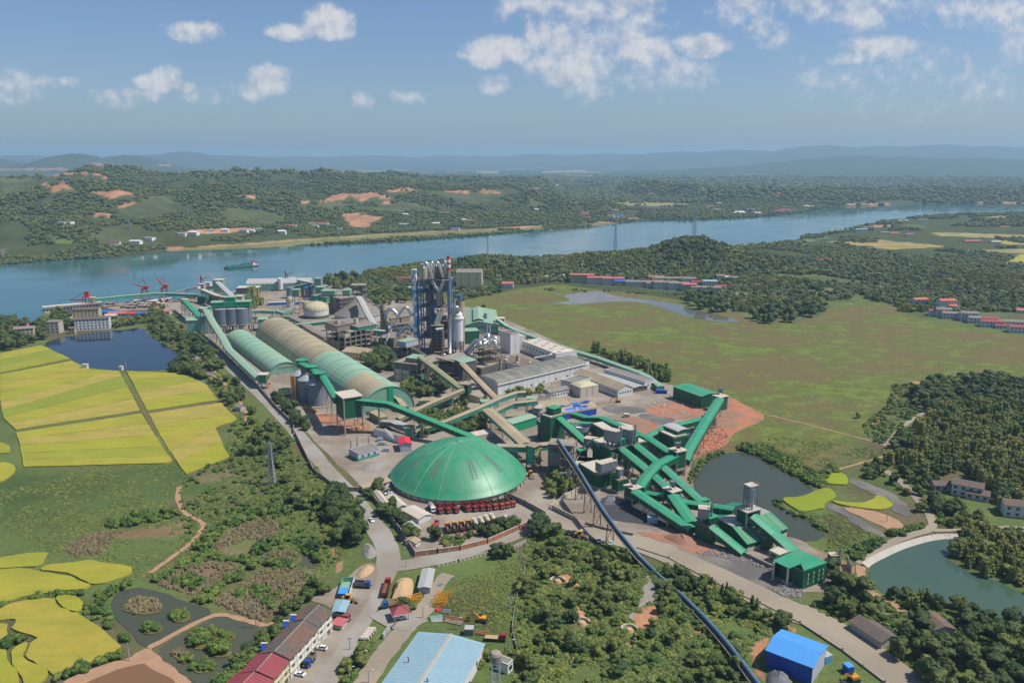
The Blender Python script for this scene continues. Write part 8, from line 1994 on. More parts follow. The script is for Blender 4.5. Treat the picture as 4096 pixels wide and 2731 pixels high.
def barge(label,A_,B_,cargo,cab=True):
 a,c=G('L',*A_),G('L',*B_);d=(c-a);L=d.length;d.normalize();fr=Fr(a-V3((-d.y,d.x,0))*6,d,V3((-d.y,d.x,0)),L,12);r=root_at('cargo_barge',fr,label,'boat')
 pts=[fr.P(0,6,0),fr.P(L*.04,1,0),fr.P(L*.96,0,0),fr.P(L,3,0),fr.P(L,9,0),fr.P(L*.96,12,0),fr.P(L*.04,11,0)];MB().prism([(q.x,q.y) for q in pts],.15,2.).mk('hull','barge_hull',r)
 mb=MB();n_=9;random.seed(4)
 for i in range(n_):
  a0,a1=L*(.09+.70*i/n_),L*(.09+.70*(i+1)/n_);am=(a0+a1)/2;hh=random.uniform(5.2,7.5);mb.hexa([fr.P(a0,1.2,2),fr.P(a1,1.2,2),fr.P(a1,10.8,2),fr.P(a0,10.8,2)],[fr.P(am-L*.012,5,hh),fr.P(am+L*.02,5,hh),fr.P(am+L*.02,7,hh),fr.P(am-L*.012,7,hh)])
 mb.mk('cargo',cargo,r);bxp(fr,r,'deckhouse','white',L*.82,2,2,L*.97,10,6);bxp(fr,r,'bridge','white',L*.83,2.5,6,L*.92,9.5,9);mb=MB();fr.box(mb,L*.81,1.5,9,L*.94,10.5,9.5);fr.box(mb,L*.92,1.5,6,L*.985,10.5,6.4);mb.mk('roof','maroon',r)
 bxp(fr,r,'bow_winch','maroon',L*.02,4,2,L*.06,8,3.4)
barge('long loaded barge with green cargo sailing on the river',(1790,152),(2062,128),'tarp_green')
for k,(x,y,lab) in enum([(2330,262,'red dredger moored at the river bank'),(1655,300,'red service boat behind the river towers')]):
 p=G('L',x,y);r=empty('work_boat',p,lab,'boat');MB().prism([(p.x-16,p.y),(p.x-12,p.y-5),(p.x+14,p.y-5),(p.x+16,p.y+5),(p.x-12,p.y+5)],.1,2).mk('hull','rust',r);MB().box(p.x-4,p.y-3,2,p.x+6,p.y+3,8).mk('deckhouse','white',r);mb=MB();mb.beam((p.x-8,p.y,2),(p.x-8,p.y,18),1.2);mb.beam((p.x-2,p.y,2),(p.x-8,p.y,18),.8);mb.beam((p.x-8,p.y,12),(p.x+6,p.y,16),.8);mb.mk('derrick','crane_red',r)
# poles and pylons
def pylon(label,o,x,yb,yt,z0=0,wd=7,m='galv_pale',p=None):
 p=p or (at_terrain(o,x,yb) if z0=='hill' else G(o,x,yb));u_,v_=PX(o,x,yt);bb=(v_-1365.5)/F;zt=H-p.y*(S+bb*C)/(C-bb*S)
 return lat('lattice_pylon',label,p,zt-p.z,wd,m,'pylon',(zt-p.z)/12,taper=.16,arms=[((zt-p.z)*k,wd*.9) for k in (.82,.9,.98)])
pylon('tall lattice pylon on the ridge before the river','X',922,850,680,0,6,p=at_terrain('X',922,852));pylon('lattice pylon on the summit of the wooded hill','X',1556,722,545,0,8,p=at_terrain('X',1556,726));pylon('thin pylon on the lower ridge right of the striped chimney','U',1901,862,775,0,4,p=at_terrain('U',1901,866));pylon('faint pylon on the left far hillside','T',1036,712,600,0,4,p=at_terrain('T',1036,715))
lat('lattice_pylon','lattice pylon standing in the trees left of the main road',G('V',625,1112),25,4,'galv_pale','pylon',2.2,taper=.2,arms=[(19,4.5),(22,4),(24.5,3)])
def pole(label,o,x,yb,yt,double=False,lamp=False):
 p=G(o,x,yb);u_,v_=PX(o,x,yt);bb=(v_-1365.5)/F;h=max(5,H-p.y*(S+bb*C)/(C-bb*S));r=empty('street_lamp' if lamp else 'utility_pole',p,label,'street lamp' if lamp else 'utility pole')
 for s in ((0,1.2) if double else (0,)):MB().lathe((p.x+s,p.y),[(.2,0),(.13,h),(.01,h+.05)],8).mk('pole','wpole',r)
 if lamp:MB().beam((p.x,p.y,h),(p.x+1.6,p.y,h+.3),.12).mk('arm','wpole',r);MB().box(p.x+1.2,p.y-.15,h+.3,p.x+2,p.y+.15,h+.42).mk('lamp_head','wclean',r)
 else:MB().beam((p.x-1,p.y,h-.6),(p.x+1+(1.2 if double else 0),p.y,h-.6),.16).mk('cross_arm','galv',r)
 return r
for q in [('pole with transformer box left of the muddy pond','K',1035,1390,1245,False),('twin concrete poles at the clay causeway','K',2050,1128,930,True),('pole in the brown reeds','K',1662,845,745,False),('pole in the upper reed bed','K',2098,470,400,False),('pole on the bank of the blue pond','L',1010,950,850,False),('pole in the rice field by the cross bund','L',502,935,890,False),
 ('pole at the upper left of the rice','L',172,855,800,False),('pole at the side road junction','M',1452,640,545,False),('pole at the hedge by the main road','M',1000,1300,1200,False),('pole right of the rubbish strewn scrub','M',2282,975,850,False),('pole in the stubble plot','R',1253,1575,1490,False),('pole by the farm lane','R',1225,1090,1030,False),('pole at the left of the central wood','N',165,580,475,False),('pole further down the central wood edge','N',82,975,855,False)]:pole(*q)
for q in [('lamp post at the factory lane corner','M',1585,1050,985),('lamp post by the steel bundles','M',1855,1140,1080),('lamp post on the lane hedge, upper','M',1100,1410,1375),('lamp post on the lane hedge, lower','M',995,1540,1505),('lamp post at the bottom of the lane','M',1150,1568,1520),('lamp post right of the blue roofed factory','M',2272,1320,1240),('lamp post by the white office','B',1985,340,280)]:pole(*q,lamp=True)
for k,(x,y) in enum(((460,760),(655,1095),(1035,1150))):
 p=G('N',x,y);r=empty('grave',p,['pale horseshoe grave in the upper wood','pale horseshoe grave in the middle of the wood','pale horseshoe grave by the stony path'][k],'grave',None);MB().lathe(p,[(3.4,0),(3.4,1.2),(2.9,1.2),(2.9,0)],20,0,pi).mk('wall','pale_con',r);MB().lathe(p,[(1.8,0),(1.2,1.1),(.01,1.4)],14).mk('mound','sand',r)
# vegetation
PROTO=BD.collections.new('plant_kit')
def lumps(rn,n,R,hgt,z0,squash=.8):
 out=[]
 for i in range(n):
  a=rn.uniform(0,2*pi);q=R*math.sqrt(rn.uniform(0,.55));out.append((q*cos(a),q*sin(a),z0+rn.uniform(.15,.8)*hgt,R*rn.uniform(.38,.6)))
 out.append((0,0,z0+hgt*.72,R*.55));return out
def ico():
 t=(1+5**.5)/2;v=[(-1,t,0),(1,t,0),(-1,-t,0),(1,-t,0),(0,-1,t),(0,1,t),(0,-1,-t),(0,1,-t),(t,0,-1),(t,0,1),(-t,0,-1),(-t,0,1)]
 f=[(0,11,5),(0,5,1),(0,1,7),(0,7,10),(0,10,11),(1,5,9),(5,11,4),(11,10,2),(10,7,6),(7,1,8),(3,9,4),(3,4,2),(3,2,6),(3,6,8),(3,8,9),(4,9,5),(2,4,11),(6,2,10),(8,6,7),(9,8,1)]
 return [V3(q).normalized() for q in v],f
def ico2():
 v,f=ico();v=list(v);nf=[];cache={}
 def mid(a,b_):
  k=(min(a,b_),max(a,b_))
  if k not in cache:v.append(((v[a]+v[b_])/2).normalized());cache[k]=len(v)-1
  return cache[k]
 for a,b_,c in f:x,y,z=mid(a,b_),mid(b_,c),mid(c,a);nf+=[(a,x,z),(b_,y,x),(c,z,y),(x,y,z)]
 return v,nf
IC1,IC2=ico(),ico2()
def crown_mesh(name,seed,R,hgt,z0,nl,leaves,m,leaf=.55,lod=1,shape='round'):
 rn=random.Random(seed);v,f=[],[]
 if shape=='round':L=lumps(rn,nl,R,hgt,z0)
 elif shape=='cone':L=[(rn.uniform(-.1,.1)*R,rn.uniform(-.1,.1)*R,z0+hgt*(i+.5)/nl,R*(1.05-.85*i/nl)) for i in range(nl)]
 else:
  L=[]
  for i in range(nl):
   a=rn.uniform(0,6.28);q=R*math.sqrt(rn.random())*.8;hh=hgt*rn.uniform(.7,1.05);lx,ly=rn.uniform(-.12,.12),rn.uniform(-.12,.12)
   for k in range(4):t=k/3.0;L.append((q*cos(a)+lx*hh*t,q*sin(a)+ly*hh*t,z0+hh*(.25+.75*t),R*(.36-.15*t)))
 IV,IF=IC2 if lod else IC1
 for (x,y,z,r_) in L:
  i0=len(v);sq=.78 if shape=='round' else (.6 if shape=='cone' else 1.1)
  for p in IV:k=r_*rn.uniform(.78,1.12);v.append((x+p.x*k,y+p.y*k,z+p.z*k*sq))
  f+=[tuple(i0+q for q in t) for t in IF]
 for i in range(leaves):
  x,y,z,r_=rn.choice(L);d=V3((rn.gauss(0,1),rn.gauss(0,1),rn.gauss(.25,1))).normalized();c=V3((x,y,z))+V3((d.x,d.y,d.z*(.8 if shape != 'plume' else 1.5)))*r_*rn.uniform(.9,1.22)
  a=V3((rn.gauss(0,1),rn.gauss(0,1),rn.gauss(0,1))).normalized();b_=(d+a*.8).normalized();t1=a.cross(b_).normalized()*leaf*rn.uniform(.5,1.1);t2=b_.cross(t1).normalized()*leaf*rn.uniform(.5,1.1);i0=len(v);v+=[tuple(c-t1-t2*.4),tuple(c+t1-t2*.4),tuple(c+t2)];f.append((i0,i0+1,i0+2))
 me=BD.meshes.new(name);me.from_pydata(v,[],f);me.materials.append(MATS[m]);return me
def trunk_mesh(seed,h,R):
 rn=random.Random(seed);b=MB();b.tube([(0,0,0),(.08,.05,h*.5),(rn.uniform(-.2,.2),rn.uniform(-.2,.2),h)],[R*.075+.08,R*.055+.06,.08],7)
 for k in range(4):a=k*1.6+rn.random();b.tube([(0,0,h*.45),(R*.5*cos(a),R*.5*sin(a),h*.95)],[R*.035+.04,.04],5)
 me=BD.meshes.new('trunk');me.from_pydata(b.v,[],b.f);me.materials.append(MATS['trunk']);return me
KIT={}
for k in range(5):KIT['broad',k]=(crown_mesh('crown',10+k,3.3,5.2,1.2,9,420,'leaf_dark',.42),trunk_mesh(k,4.2,3))
for k in range(3):KIT['mid',k]=(crown_mesh('crown',30+k,3.,4.6,.8,8,380,'leaf_mid',.42),trunk_mesh(k+9,3.8,3))
for k in range(3):KIT['bamboo',k]=(crown_mesh('crown',50+k,3.6,6.4,.3,9,520,'leaf_bamboo',.4,0,'plume'),trunk_mesh(k+19,5,2))
for k in range(2):KIT['conifer',k]=(crown_mesh('crown',70+k,1.5,6.5,.6,7,160,'leaf_dark',.3,0,'cone'),trunk_mesh(k+29,5,1.5))
for k in range(4):KIT['bush',k]=(crown_mesh('foliage',80+k,1.7,1.7,.1,6,220,'leaf_bush',.3,0),None)
for k in range(2):KIT['reed',k]=(crown_mesh('foliage',90+k,1.6,1.9,0,9,220,'reed',.24,0,'plume'),None)
for k in range(3):KIT['tuft',k]=(crown_mesh('foliage',95+k,2.1,.8,-.5,12,200,'leaf_grass' if k else 'leaf_mid',.3,0),None)
for k in range(3):KIT['far',k]=(crown_mesh('crown',100+k,5.2,5.,-.3,8,60,'leaf_far',1.,0),None)
for k in range(2):KIT['farb',k]=(crown_mesh('crown',110+k,5.,6.,.5,7,70,'leaf_mid',1.,0),None)
KOBJ={}
for k,(cm,tm_) in KIT.items():o=BD.objects.new(f'{k[0]}_shape',cm);KOBJ[k]=o
def scatter_group(objs,seedv):
 ng=BD.node_groups.new('planting','GeometryNodeTree');ng.interface.new_socket('Geometry',in_out='INPUT',socket_type='NodeSocketGeometry');ng.interface.new_socket('Geometry',in_out='OUTPUT',socket_type='NodeSocketGeometry')
 gi,go=ng.nodes.new('NodeGroupInput'),ng.nodes.new('NodeGroupOutput');iop=ng.nodes.new('GeometryNodeInstanceOnPoints');pass
 g2i=ng.nodes.new('GeometryNodeGeometryToInstance')
 for o in reversed(objs):
  oi=ng.nodes.new('GeometryNodeObjectInfo');oi.inputs['Object'].default_value=o;oi.inputs['As Instance'].default_value=True;ng.links.new(oi.outputs['Geometry'],g2i.inputs[0])
 at1=ng.nodes.new('GeometryNodeInputNamedAttribute');at1.data_type='FLOAT_VECTOR';at1.inputs[0].default_value='siz'
 at2=ng.nodes.new('GeometryNodeInputNamedAttribute');at2.data_type='FLOAT_VECTOR';at2.inputs[0].default_value='rotv'
 at3=ng.nodes.new('GeometryNodeInputNamedAttribute');at3.data_type='INT';at3.inputs[0].default_value='pick'
 for k_,a_,s_ in (('Scale',at1,0),('Rotation',at2,0),('Instance Index',at3,0)):ng.links.new(a_.outputs[0],iop.inputs[k_])
 iop.inputs['Pick Instance'].default_value=True;ng.links.new(gi.outputs[0],iop.inputs['Points']);ng.links.new(g2i.outputs[0],iop.inputs['Instance']);ng.links.new(iop.outputs[0],go.inputs[0]);return ng
def mass(name,label,pts,scl,kinds,seed=0,sz=(.75,1.3)):
 """pts (n,3), scl (n,) -> one object of instanced plants"""
 if len(pts)==0:return None
 rn=np.random.default_rng(seed);n=len(pts);me=BD.meshes.new(name);me.vertices.add(n);me.vertices.foreach_set('co',np.asarray(pts,dtype=np.float32).ravel())
 s=scl[:,None]*rn.uniform(sz[0],sz[1],(n,1))*np.stack([rn.uniform(.9,1.15,n),rn.uniform(.9,1.15,n),rn.uniform(.85,1.2,n)],1);a=me.attributes.new('siz','FLOAT_VECTOR','POINT');a.data.foreach_set('vector',s.astype(np.float32).ravel())
 r=np.zeros((n,3));r[:,2]=rn.uniform(0,6.28,n);r[:,0]=rn.uniform(-.08,.08,n);a=me.attributes.new('rotv','FLOAT_VECTOR','POINT');a.data.foreach_set('vector',r.astype(np.float32).ravel())
 objs=[KOBJ[k] for k in kinds];a=me.attributes.new('pick','INT','POINT');a.data.foreach_set('value',rn.integers(0,len(objs),n).astype(np.int32))
 o=BD.objects.new(name,me);col.objects.link(o);md=o.modifiers.new('planting','NODES');md.node_group=scatter_group(objs,seed);tag(o,label,kind='stuff');return o
def sheet_outline(o):
 n=len(o.data.vertices);return [(v_.co.x+o.location.x,v_.co.y+o.location.y) for v_ in o.data.vertices][:]
clear_polys=[]
for o in list(col.objects):
 nm=o.name.split('.')[0]
 if nm in ('road','path','forecourt','quay','river','pond','clay_bank','rice_field','truck_yard','ploughed_plot','gravel_yard','dark_plot'):
  vs=sheet_outline(o);
  if nm=='rice_field':vs=vs[:len(vs) // 2]
  clear_polys.append((nm,vs))
clear_polys+=[('soil',s_) for s_ in SOIL]
HOUSES=[(o.location.x,o.location.y) for o in col.objects if o.parent is None and o.get('category') in ('house','hall','shed','building','barn','cabin','apartment house','gatehouse','hut','canopy','court','stall','office','storage hall','storage dome','lorry','car','grave')]
HA=ary(HOUSES);HR=ary([{'storage dome':40,'storage hall':8,'house':5,'lorry':5,'car':3.5,'hall':12,'building':7,'grave':4}.get(o.get('category'),6) for o in col.objects if o.parent is None and o.get('category') in ('house','hall','shed','building','barn','cabin','apartment house','gatehouse','hut','canopy','court','stall','office','storage hall','storage dome','lorry','car','grave')])
def keep_free(P_,skip=(),margin=0):
 x,y=P_[:,0],P_[:,1];ok=np.ones(len(P_),bool)
 for nm,vs in clear_polys:
  if nm in skip:continue
  ok&=~in_poly(x,y,vs)
 d2=(x[:,None]-HA[None,:,0])**2+(y[:,None]-HA[None,:,1])**2
 ok&=~(d2<HR[None,:]**2).any(1)
 return ok
def fill(o,pts,spacing,seed=0,jitter=.5,clump=.0,skip=()):
 """jittered grid points of an area measured in the photograph"""
 poly=[(p.x,p.y) for p in GP(o,pts)];xs=[p[0] for p in poly];ys=[p[1] for p in poly];rn=np.random.default_rng(seed);gx,gy=np.meshgrid(np.arange(min(xs),max(xs),spacing),np.arange(min(ys),max(ys),spacing));x=gx.ravel()+rn.uniform(-jitter,jitter,gx.size)*spacing;y=gy.ravel()+rn.uniform(-jitter,jitter,gx.size)*spacing
 m=in_poly(x,y,poly);x,y=x[m],y[m]
 if clump:m=fbm(x+seed*13,y,14,3)>clump;x,y=x[m],y[m]
 P_=np.stack([x,y,np.zeros(len(x))],1)
 return P_[keep_free(P_,skip)] if len(P_) else P_
B_,M_,W_,N_,S_,Rd=[('broad',k) for k in range(5)],[('mid',k) for k in range(3)],[('bamboo',k) for k in range(3)],[('conifer',k) for k in range(2)],[('bush',k) for k in range(4)],[('reed',k) for k in range(2)]
AREAS=[
 ('N',xy(230,300,330,258,520,300,520,395,440,430,300,430,215,400),6.,B_,1.25,0,'dark tree at the top corner of the central wood'),
 ('N',xy(230,400,520,395,700,460,900,470,1000,550,1180,640,1180,720,1000,700,700,640,540,560,240,620),6.2,M_+B_[:1],.6,.55,'low tree on the upper slope of the central wood'),
 ('N',xy(180,640,480,680,620,820,640,960,600,1180,560,1568,560,1760,220,1760,110,1250,110,960),6.2,B_+M_,.84,.52,'dark tree in the left part of the central wood'),
 ('N',xy(660,660,1100,700,1180,800,1100,920,1000,1000,760,1080,680,900),6.,M_+B_[:2],.66,.5,'tree above the stony path in the central wood'),
 ('N',xy(1180,640,1350,640,1560,730,1760,800,2000,960,2140,1060,2250,1150,2140,1200,1980,1240,1880,1200,1700,1020,1500,860,1300,740),6.2,B_+M_,.66,.46,'tree between the tube conveyor and the haul road'),
 ('N',xy(1220,740,1480,880,1640,1060,1860,1330,2000,1568,2060,1760,600,1760,640,1300,900,1280,1100,1180,1280,1050,1270,900),6.4,M_+B_[:2],.62,.55,'low tree in the lower right of the central wood'),
 ('Q',xy(640,760,760,700,880,680,1040,720,1090,860,1200,930,1200,1010,1100,1000,1200,1210,1130,1190,1000,1140,800,1040,640,990,570,890),6.4,B_,1.2,0,'dark tree by the canopy hall'),
 ('Q',xy(1100,1230,1230,1220,1380,1200,1480,1130,1600,1150,1900,1150,2352,1200,2700,1300,2700,1760,1640,1760,1420,1568,1220,1360),6.2,B_+M_[:1],1.15,0,'dark tree in the bottom right wood'),
 ('Q',xy(1200,880,1330,860,1500,880,1600,900,1750,930,1900,970,2200,1090,2352,1130,2700,1320,2500,1300,1900,1140,1800,1000,1560,980,1350,980),5.6,B_+W_[:1],.95,0,'tree on the near shore of the jade pond'),
 ('Q',xy(1820,470,1900,340,2352,400,2900,480,2900,1000,2352,840,2100,730,1900,650,1760,560),5.4,W_+M_,.95,0,'bamboo clump on the right shore of the jade pond'),
 ('R',xy(1440,700,1460,560,1600,470,1900,440,2352,460,2900,500,2900,640,2352,650,1900,640,1700,660,1560,720),6.,B_,1.2,0,'dark tree along the top of the bamboo wood'),
 ('R',xy(1700,660,2352,650,2900,650,2900,1330,2352,1370,2080,1300,1840,1200,1640,1200,1300,1150,1250,1090,1500,1040,1560,900,1500,850),5.4,W_+W_+B_[:2],1.12,0,'bamboo clump in the right hand wood'),
 ('R',xy(980,1190,1100,1110,1300,1150,1640,1200,1700,1260,1560,1300,1650,1400,1800,1420,1900,1500,2040,1568,2080,1700,1900,1640,1640,1640,1560,1560,1480,1400,1330,1320,1260,1240,1100,1220),5.4,B_+S_,.8,.3,'tree round the farm houses at the right'),
 ('Q',xy(2080,0,2352,-20,2900,0,2900,200,2352,240,2250,260,2120,200),6.,W_+B_[:2],1.2,0,'tree behind the right hand farmhouses'),
 ('R',xy(1280,880,1430,890,1530,930,1500,1010,1380,1020,1290,970),6.,B_,1.15,0,'dark round tree by the farm track'),
 ('M',xy(860,40,940,30,1000,80,1050,180,1110,300,1090,400,1060,450,980,520,920,470,880,350,850,200),6.,B_,1.2,0,'round tree left of the main road bend'),
 ('M',xy(650,100,760,130,790,220,760,420,840,560,890,640,860,660,740,630,640,500,500,400,380,270,480,160),6.6,B_+M_,.8,.55,'tree in the thicket left of the big roadside trees'),
 ('M',xy(600,870,720,760,800,800,820,900,880,900,760,930,640,960),5,B_+S_,.8,0,'bushy tree behind the green court'),('M',xy(470,960,560,900,590,980,520,1060,460,1040),5,B_,.9,0,'tree behind the smaller tiled roof'),
 ('M',xy(0,1568,0,1440,200,1290,330,1150,450,1090,480,1130,330,1290,120,1480),4.6,B_+S_,.75,0,'tree along the back of the terrace houses'),
 ('M',xy(1100,20,1230,20,1280,120,1400,160,1410,260,1300,290,1180,150),5.8,B_,1.05,0,'tree along the wall left of the dome'),('M',xy(1400,290,1500,300,1490,420,1430,440,1370,360),6,B_,1.1,0,'tree at the wall below the grey sheds'),('M',xy(1530,400,1640,360,1720,410,1700,520,1560,530),6,B_,1.15,0,'dark round tree at the corner of the lorry park'),
 ('M',xy(1720,440,1900,420,1920,500,1740,530),5,M_+S_,.7,.2,'low tree along the orange wall'),('M',xy(2030,370,2150,340,2330,290,2352,340,2160,440,2060,440),5.4,B_,.85,0,'dark tree at the right end of the orange wall'),
 ('M',xy(1300,990,1400,930,1470,960,1560,1000,1520,1050,1340,1050),4.6,B_,.75,0,'tree round the gatehouse'),
 ('M',xy(880,1400,1010,1270,1150,1150,1290,1150,1280,1250,1150,1400,1060,1530,900,1640,860,1568,960,1480),5.2,M_+S_,.7,.38,'small tree in the hedge between road and lane'),('M',xy(2140,520,2270,490,2280,560,2180,600),5,B_,.8,0,'round tree at the bend of the side road'),
 ('M',xy(1980,1350,2100,1260,2100,1420,1960,1500),4.4,M_+S_,.6,.2,'bush along the wall of the blue roofed factory'),
 ('N',xy(2130,1120,2280,1070,2352,1150,2260,1200,2150,1180),5.4,B_,.85,0,'dark tree at the soil bank by the blue shed'),
 ('L',xy(1420,720,1500,690,1600,740,1625,800,1590,880,1460,870,1430,820),7,B_,1.35,0,'dark round tree at the right end of the blue pond'),('L',xy(1620,830,1700,850,1800,960,1760,1000,1620,950),6.5,B_,1.2,0,'tree under the wall road near the huts'),
 ('L',xy(1370,900,1500,870,1600,950,1660,1050,1500,1010,1380,970),6.2,B_,1.1,0,'tree at the lower corner of the blue pond'),('L',xy(1680,1050,1800,1010,1900,1080,1960,1180,2010,1290,1930,1290,1850,1260,1760,1170),7.4,B_+M_[:1],.95,.48,'tree in the strip between rice and road'),
 ('L',xy(1960,1300,2080,1290,2200,1430,2330,1568,2352,1700,1980,1700,1820,1568,1840,1490,1960,1420),7.4,B_+M_,1.,.48,'tree in the lower strip between rice and road'),
 ('V',xy(560,965,625,985,660,1030,640,1050,700,1080,745,1130,760,1170,745,1190,700,1150,640,1110,600,1060,570,1010),7.,B_+M_,.85,.58,'tree in the thicket below the rice fields'),
 ('V',xy(757,1130,790,1125,830,1165,833,1215,805,1260,770,1245,755,1190),6.5,B_,1.2,0,'round tree left of the main road bend'),
 ('L',xy(830,570,960,560,1100,560,1200,480,1300,470,1340,560,1410,620,1420,690,1370,760,1240,690,1190,620,1130,590,1000,620,850,640),7.5,B_+M_,1.05,.3,'tree round the head of the blue pond'),
 ('L',xy(-300,590,0,575,120,570,260,590,140,650,150,730,330,700,420,690,330,760,0,820,-300,870),8,B_,1.4,0,'tree left of the blue pond'),('L',xy(240,600,400,590,400,690,260,680),8,B_,1.4,0,'tree between the grey houses'),('L',xy(400,520,520,500,550,560,560,600,620,640,500,640,440,580),8,B_,1.3,.2,'tree by the jetty root'),
 ('A',xy(1120,1000,1180,900,1260,890,1350,960,1400,1010,1380,1060,1220,1080,1110,1030),6.5,B_,1.3,0,'dark tree between the vault and the kiln'),('A',xy(1400,1200,1480,1150,1640,1180,1720,1160,1780,1200,1760,1260,1600,1300,1440,1290,1520,1320),6.,B_+M_[:1],1.05,0,'tree in the grove below the clinker building'),
 ('B',xy(560,730,700,700,740,740,900,700,1060,700,1120,740,1100,840,900,860,700,850,600,900,560,860),5.,M_+B_,.85,.2,'slender tree in the grove behind the dome'),
 ('B',xy(1210,545,1330,520,1400,545,1570,510,1560,580,1300,570),6,M_,.8,.35,'small tree before the turbine hall'),('B',xy(740,640,900,600,950,660,850,700,700,690),5.5,M_+S_,.7,.3,'low tree around the teal cabin'),
 ('B',xy(1570,1250,1600,1200,1800,1200,1830,1280,1760,1330,1640,1400,1580,1360),5.2,M_,.8,0,'light green tree right of the dome door'),
 ('A',xy(330,1290,500,1260,560,1400,690,1530,640,1568,520,1460,400,1350),6,B_,.95,.25,'tree along the wall by the steel silos'),('D',xy(700,200,760,200,900,260,1060,290,1200,310,1250,370,1380,440,1370,480,1280,470,1150,380,900,300),6.5,W_+M_,1.15,0,'bushy tree along the outside of the perimeter conveyor'),
 ('A',xy(810,330,900,300,1050,320,1060,390,960,420,820,400),9,W_+B_,1.5,0,'grey green poplar at the river bank'),('A',xy(150,440,260,440,300,520,260,590,150,560),8,W_+M_,1.3,0,'poplar in the weedy yard'),('L',xy(1370,430,1440,390,1450,510,1400,520),8,W_+B_,1.3,0,'tall tree at the head of the lorry road'),
 ('A',xy(1120,430,1530,420,1530,520,1240,560,1130,500),9,B_+M_,1.1,.4,'tree on the grass behind the conical roof'),
 ('X',xy(1500,1250,1700,1230,1760,1300,1820,1400,1700,1390,1540,1330,1500,1300),9,B_,1.7,0,'dark tree at the right end of the pale pond'),('Y',xy(100,1440,250,1370,480,1340,700,1340,720,1420,500,1460,250,1470),9,B_,1.7,0,'dark tree in the clump at the meadow top'),
]
BUSHY=[
 ('R',xy(40,990,130,960,350,1000,520,1080,620,1150,740,1210,800,1130,880,1165,740,1310,600,1250,450,1180,300,1090,130,1020),2.6,1.25,0,'hedge along the top of the grey green pond'),
 ('Q',xy(330,120,380,80,410,170,560,220,700,270,790,350,800,400,700,350,560,250,400,190),2.6,.9,.2,'reeds along the narrow neck of the grey green pond'),
 ('Q',xy(950,560,1040,460,1240,400,1250,350,1380,350,1600,290,1600,330,1300,420,1140,500,1020,610),3.,1.2,.15,'hedge above the dyke lane'),
 ('D',xy(1500,1220,1560,1150,1640,1060,1760,1010,1800,1020,1660,1100,1570,1200,1540,1300),2.4,.8,.2,'reeds on the left shore of the grey green pond'),
 ('K',xy(860,300,1000,240,1200,215,1420,190,1450,230,1300,270,1100,310,900,330),3.,1.35,0,'long dark hedge in the wet meadow'),('K',xy(1560,510,1700,370,1780,290,1900,270,2050,220,2150,170,2352,170,2352,210,2150,220,1950,290,1800,330,1720,430,1650,520),2.8,1.3,0,'hedge climbing between the reed beds'),
 ('K',xy(2010,540,2050,480,2200,420,2352,390,2352,430,2200,470,2080,560),2.8,1.3,0,'hedge block above the ditch pool'),('K',xy(1180,760,1400,670,1560,560,1640,530,1900,570,2352,610,2352,660,2000,620,1660,590,1500,660,1300,740,1240,780),2.7,1.15,0,'bund hedge above the brown reed fields'),
 ('K',xy(1560,900,1800,760,1980,650,2060,640,1900,740,1760,850,1700,900,1660,960),2.7,1.2,0,'bund hedge between the two brown reed fields'),('K',xy(1400,770,1480,740,1600,740,1640,790,1560,830,1440,810),2.8,1.2,0,'bush clump in the left reed field'),
 ('K',xy(1870,900,1900,850,2000,800,2060,830,1960,880,1900,920),2.6,1.1,0,'left bush row in the right reed field'),('K',xy(2030,900,2060,840,2130,815,2160,850,2080,920),2.6,1.1,0,'middle bush row in the right reed field'),('K',xy(2080,980,2090,930,2230,840,2280,880,2180,980),2.7,1.2,0,'right bush row in the right reed field'),
 ('K',xy(360,1560,450,1520,630,1460,640,1500,460,1568),2.6,1.1,0,'hedge at the foot of the large rice field'),('K',xy(640,1460,860,1380,980,1320,1060,1330,1000,1380,760,1440,660,1490),2.6,1.2,0,'hedge between the large rice field and the clay bank'),
 ('K',xy(0,950,200,900,430,850,640,850,700,880,640,870,450,875,220,910,0,975),2.4,.9,0,'low hedge between two ripe rice fields'),('K',xy(0,1240,60,1200,180,1200,200,1240,90,1290,20,1280),2.6,1.1,0,'shrub patch inside the rice'),('K',xy(680,970,800,850,940,770,1060,750,1180,770,1040,800,900,860,850,940,900,1050,1010,1180,1020,1280,960,1250,860,1120,760,1080,700,1030),3.2,1.,.3,'scrub round the left of the dark pond'),
 ('K',xy(1740,1568,1860,1440,1900,1330,2080,1240,2110,1290,1960,1420,1800,1640),3,1.5,0,'bushes at the backs of the maroon roofs'),('K',xy(2110,1250,2240,1100,2300,1100,2200,1230),3,1.4,0,'bushes at the backs of the tiled roofs'),
 ('M',xy(550,420,620,430,740,560,760,650,700,620,600,490),2.8,1.3,0,'hedge down the right of the ditch pool'),
 ('M',xy(1720,430,2000,370,2300,300,2300,340,1900,440,1740,470),3.,.9,.35,'weeds among the scrap of the lorry park'),
 ('X',xy(360,1190,1500,1230,1500,1260,900,1220,360,1210),6,1.,.45,'bushes between village and pale pond'),('Y',xy(560,1130,800,1160,1050,1180,1040,1195,700,1180,560,1150),5,1.3,0,'hedge above the bare strip at the meadow top'),
 ('L',xy(1130,60,1135,61,1136,64),9,1,0,''),
]
cand=[];BX=[]
for i,(o_,pts,sp,kinds,scl_,cl,phrase) in enum(AREAS):
 P_=fill(o_,pts,sp*max(scl_,.62)*.98,seed=i+1,clump=cl)
 if len(P_):BX.append((P_[:,0].min(),P_[:,0].max(),P_[:,1].min(),P_[:,1].max()))
 else:BX.append((0,1,0,1))
 for p in P_:cand.append((p[1],p[0],i))
def inframe(x,y):
 u,v=proj(x,y,3.);return -20<u<4116 and v<2790
vis=[c for c in cand if inframe(c[1],c[0])];vis.sort(key=lambda c:math.hypot(c[0],c[1]));near_set=set(id(c) for c in vis[:285])
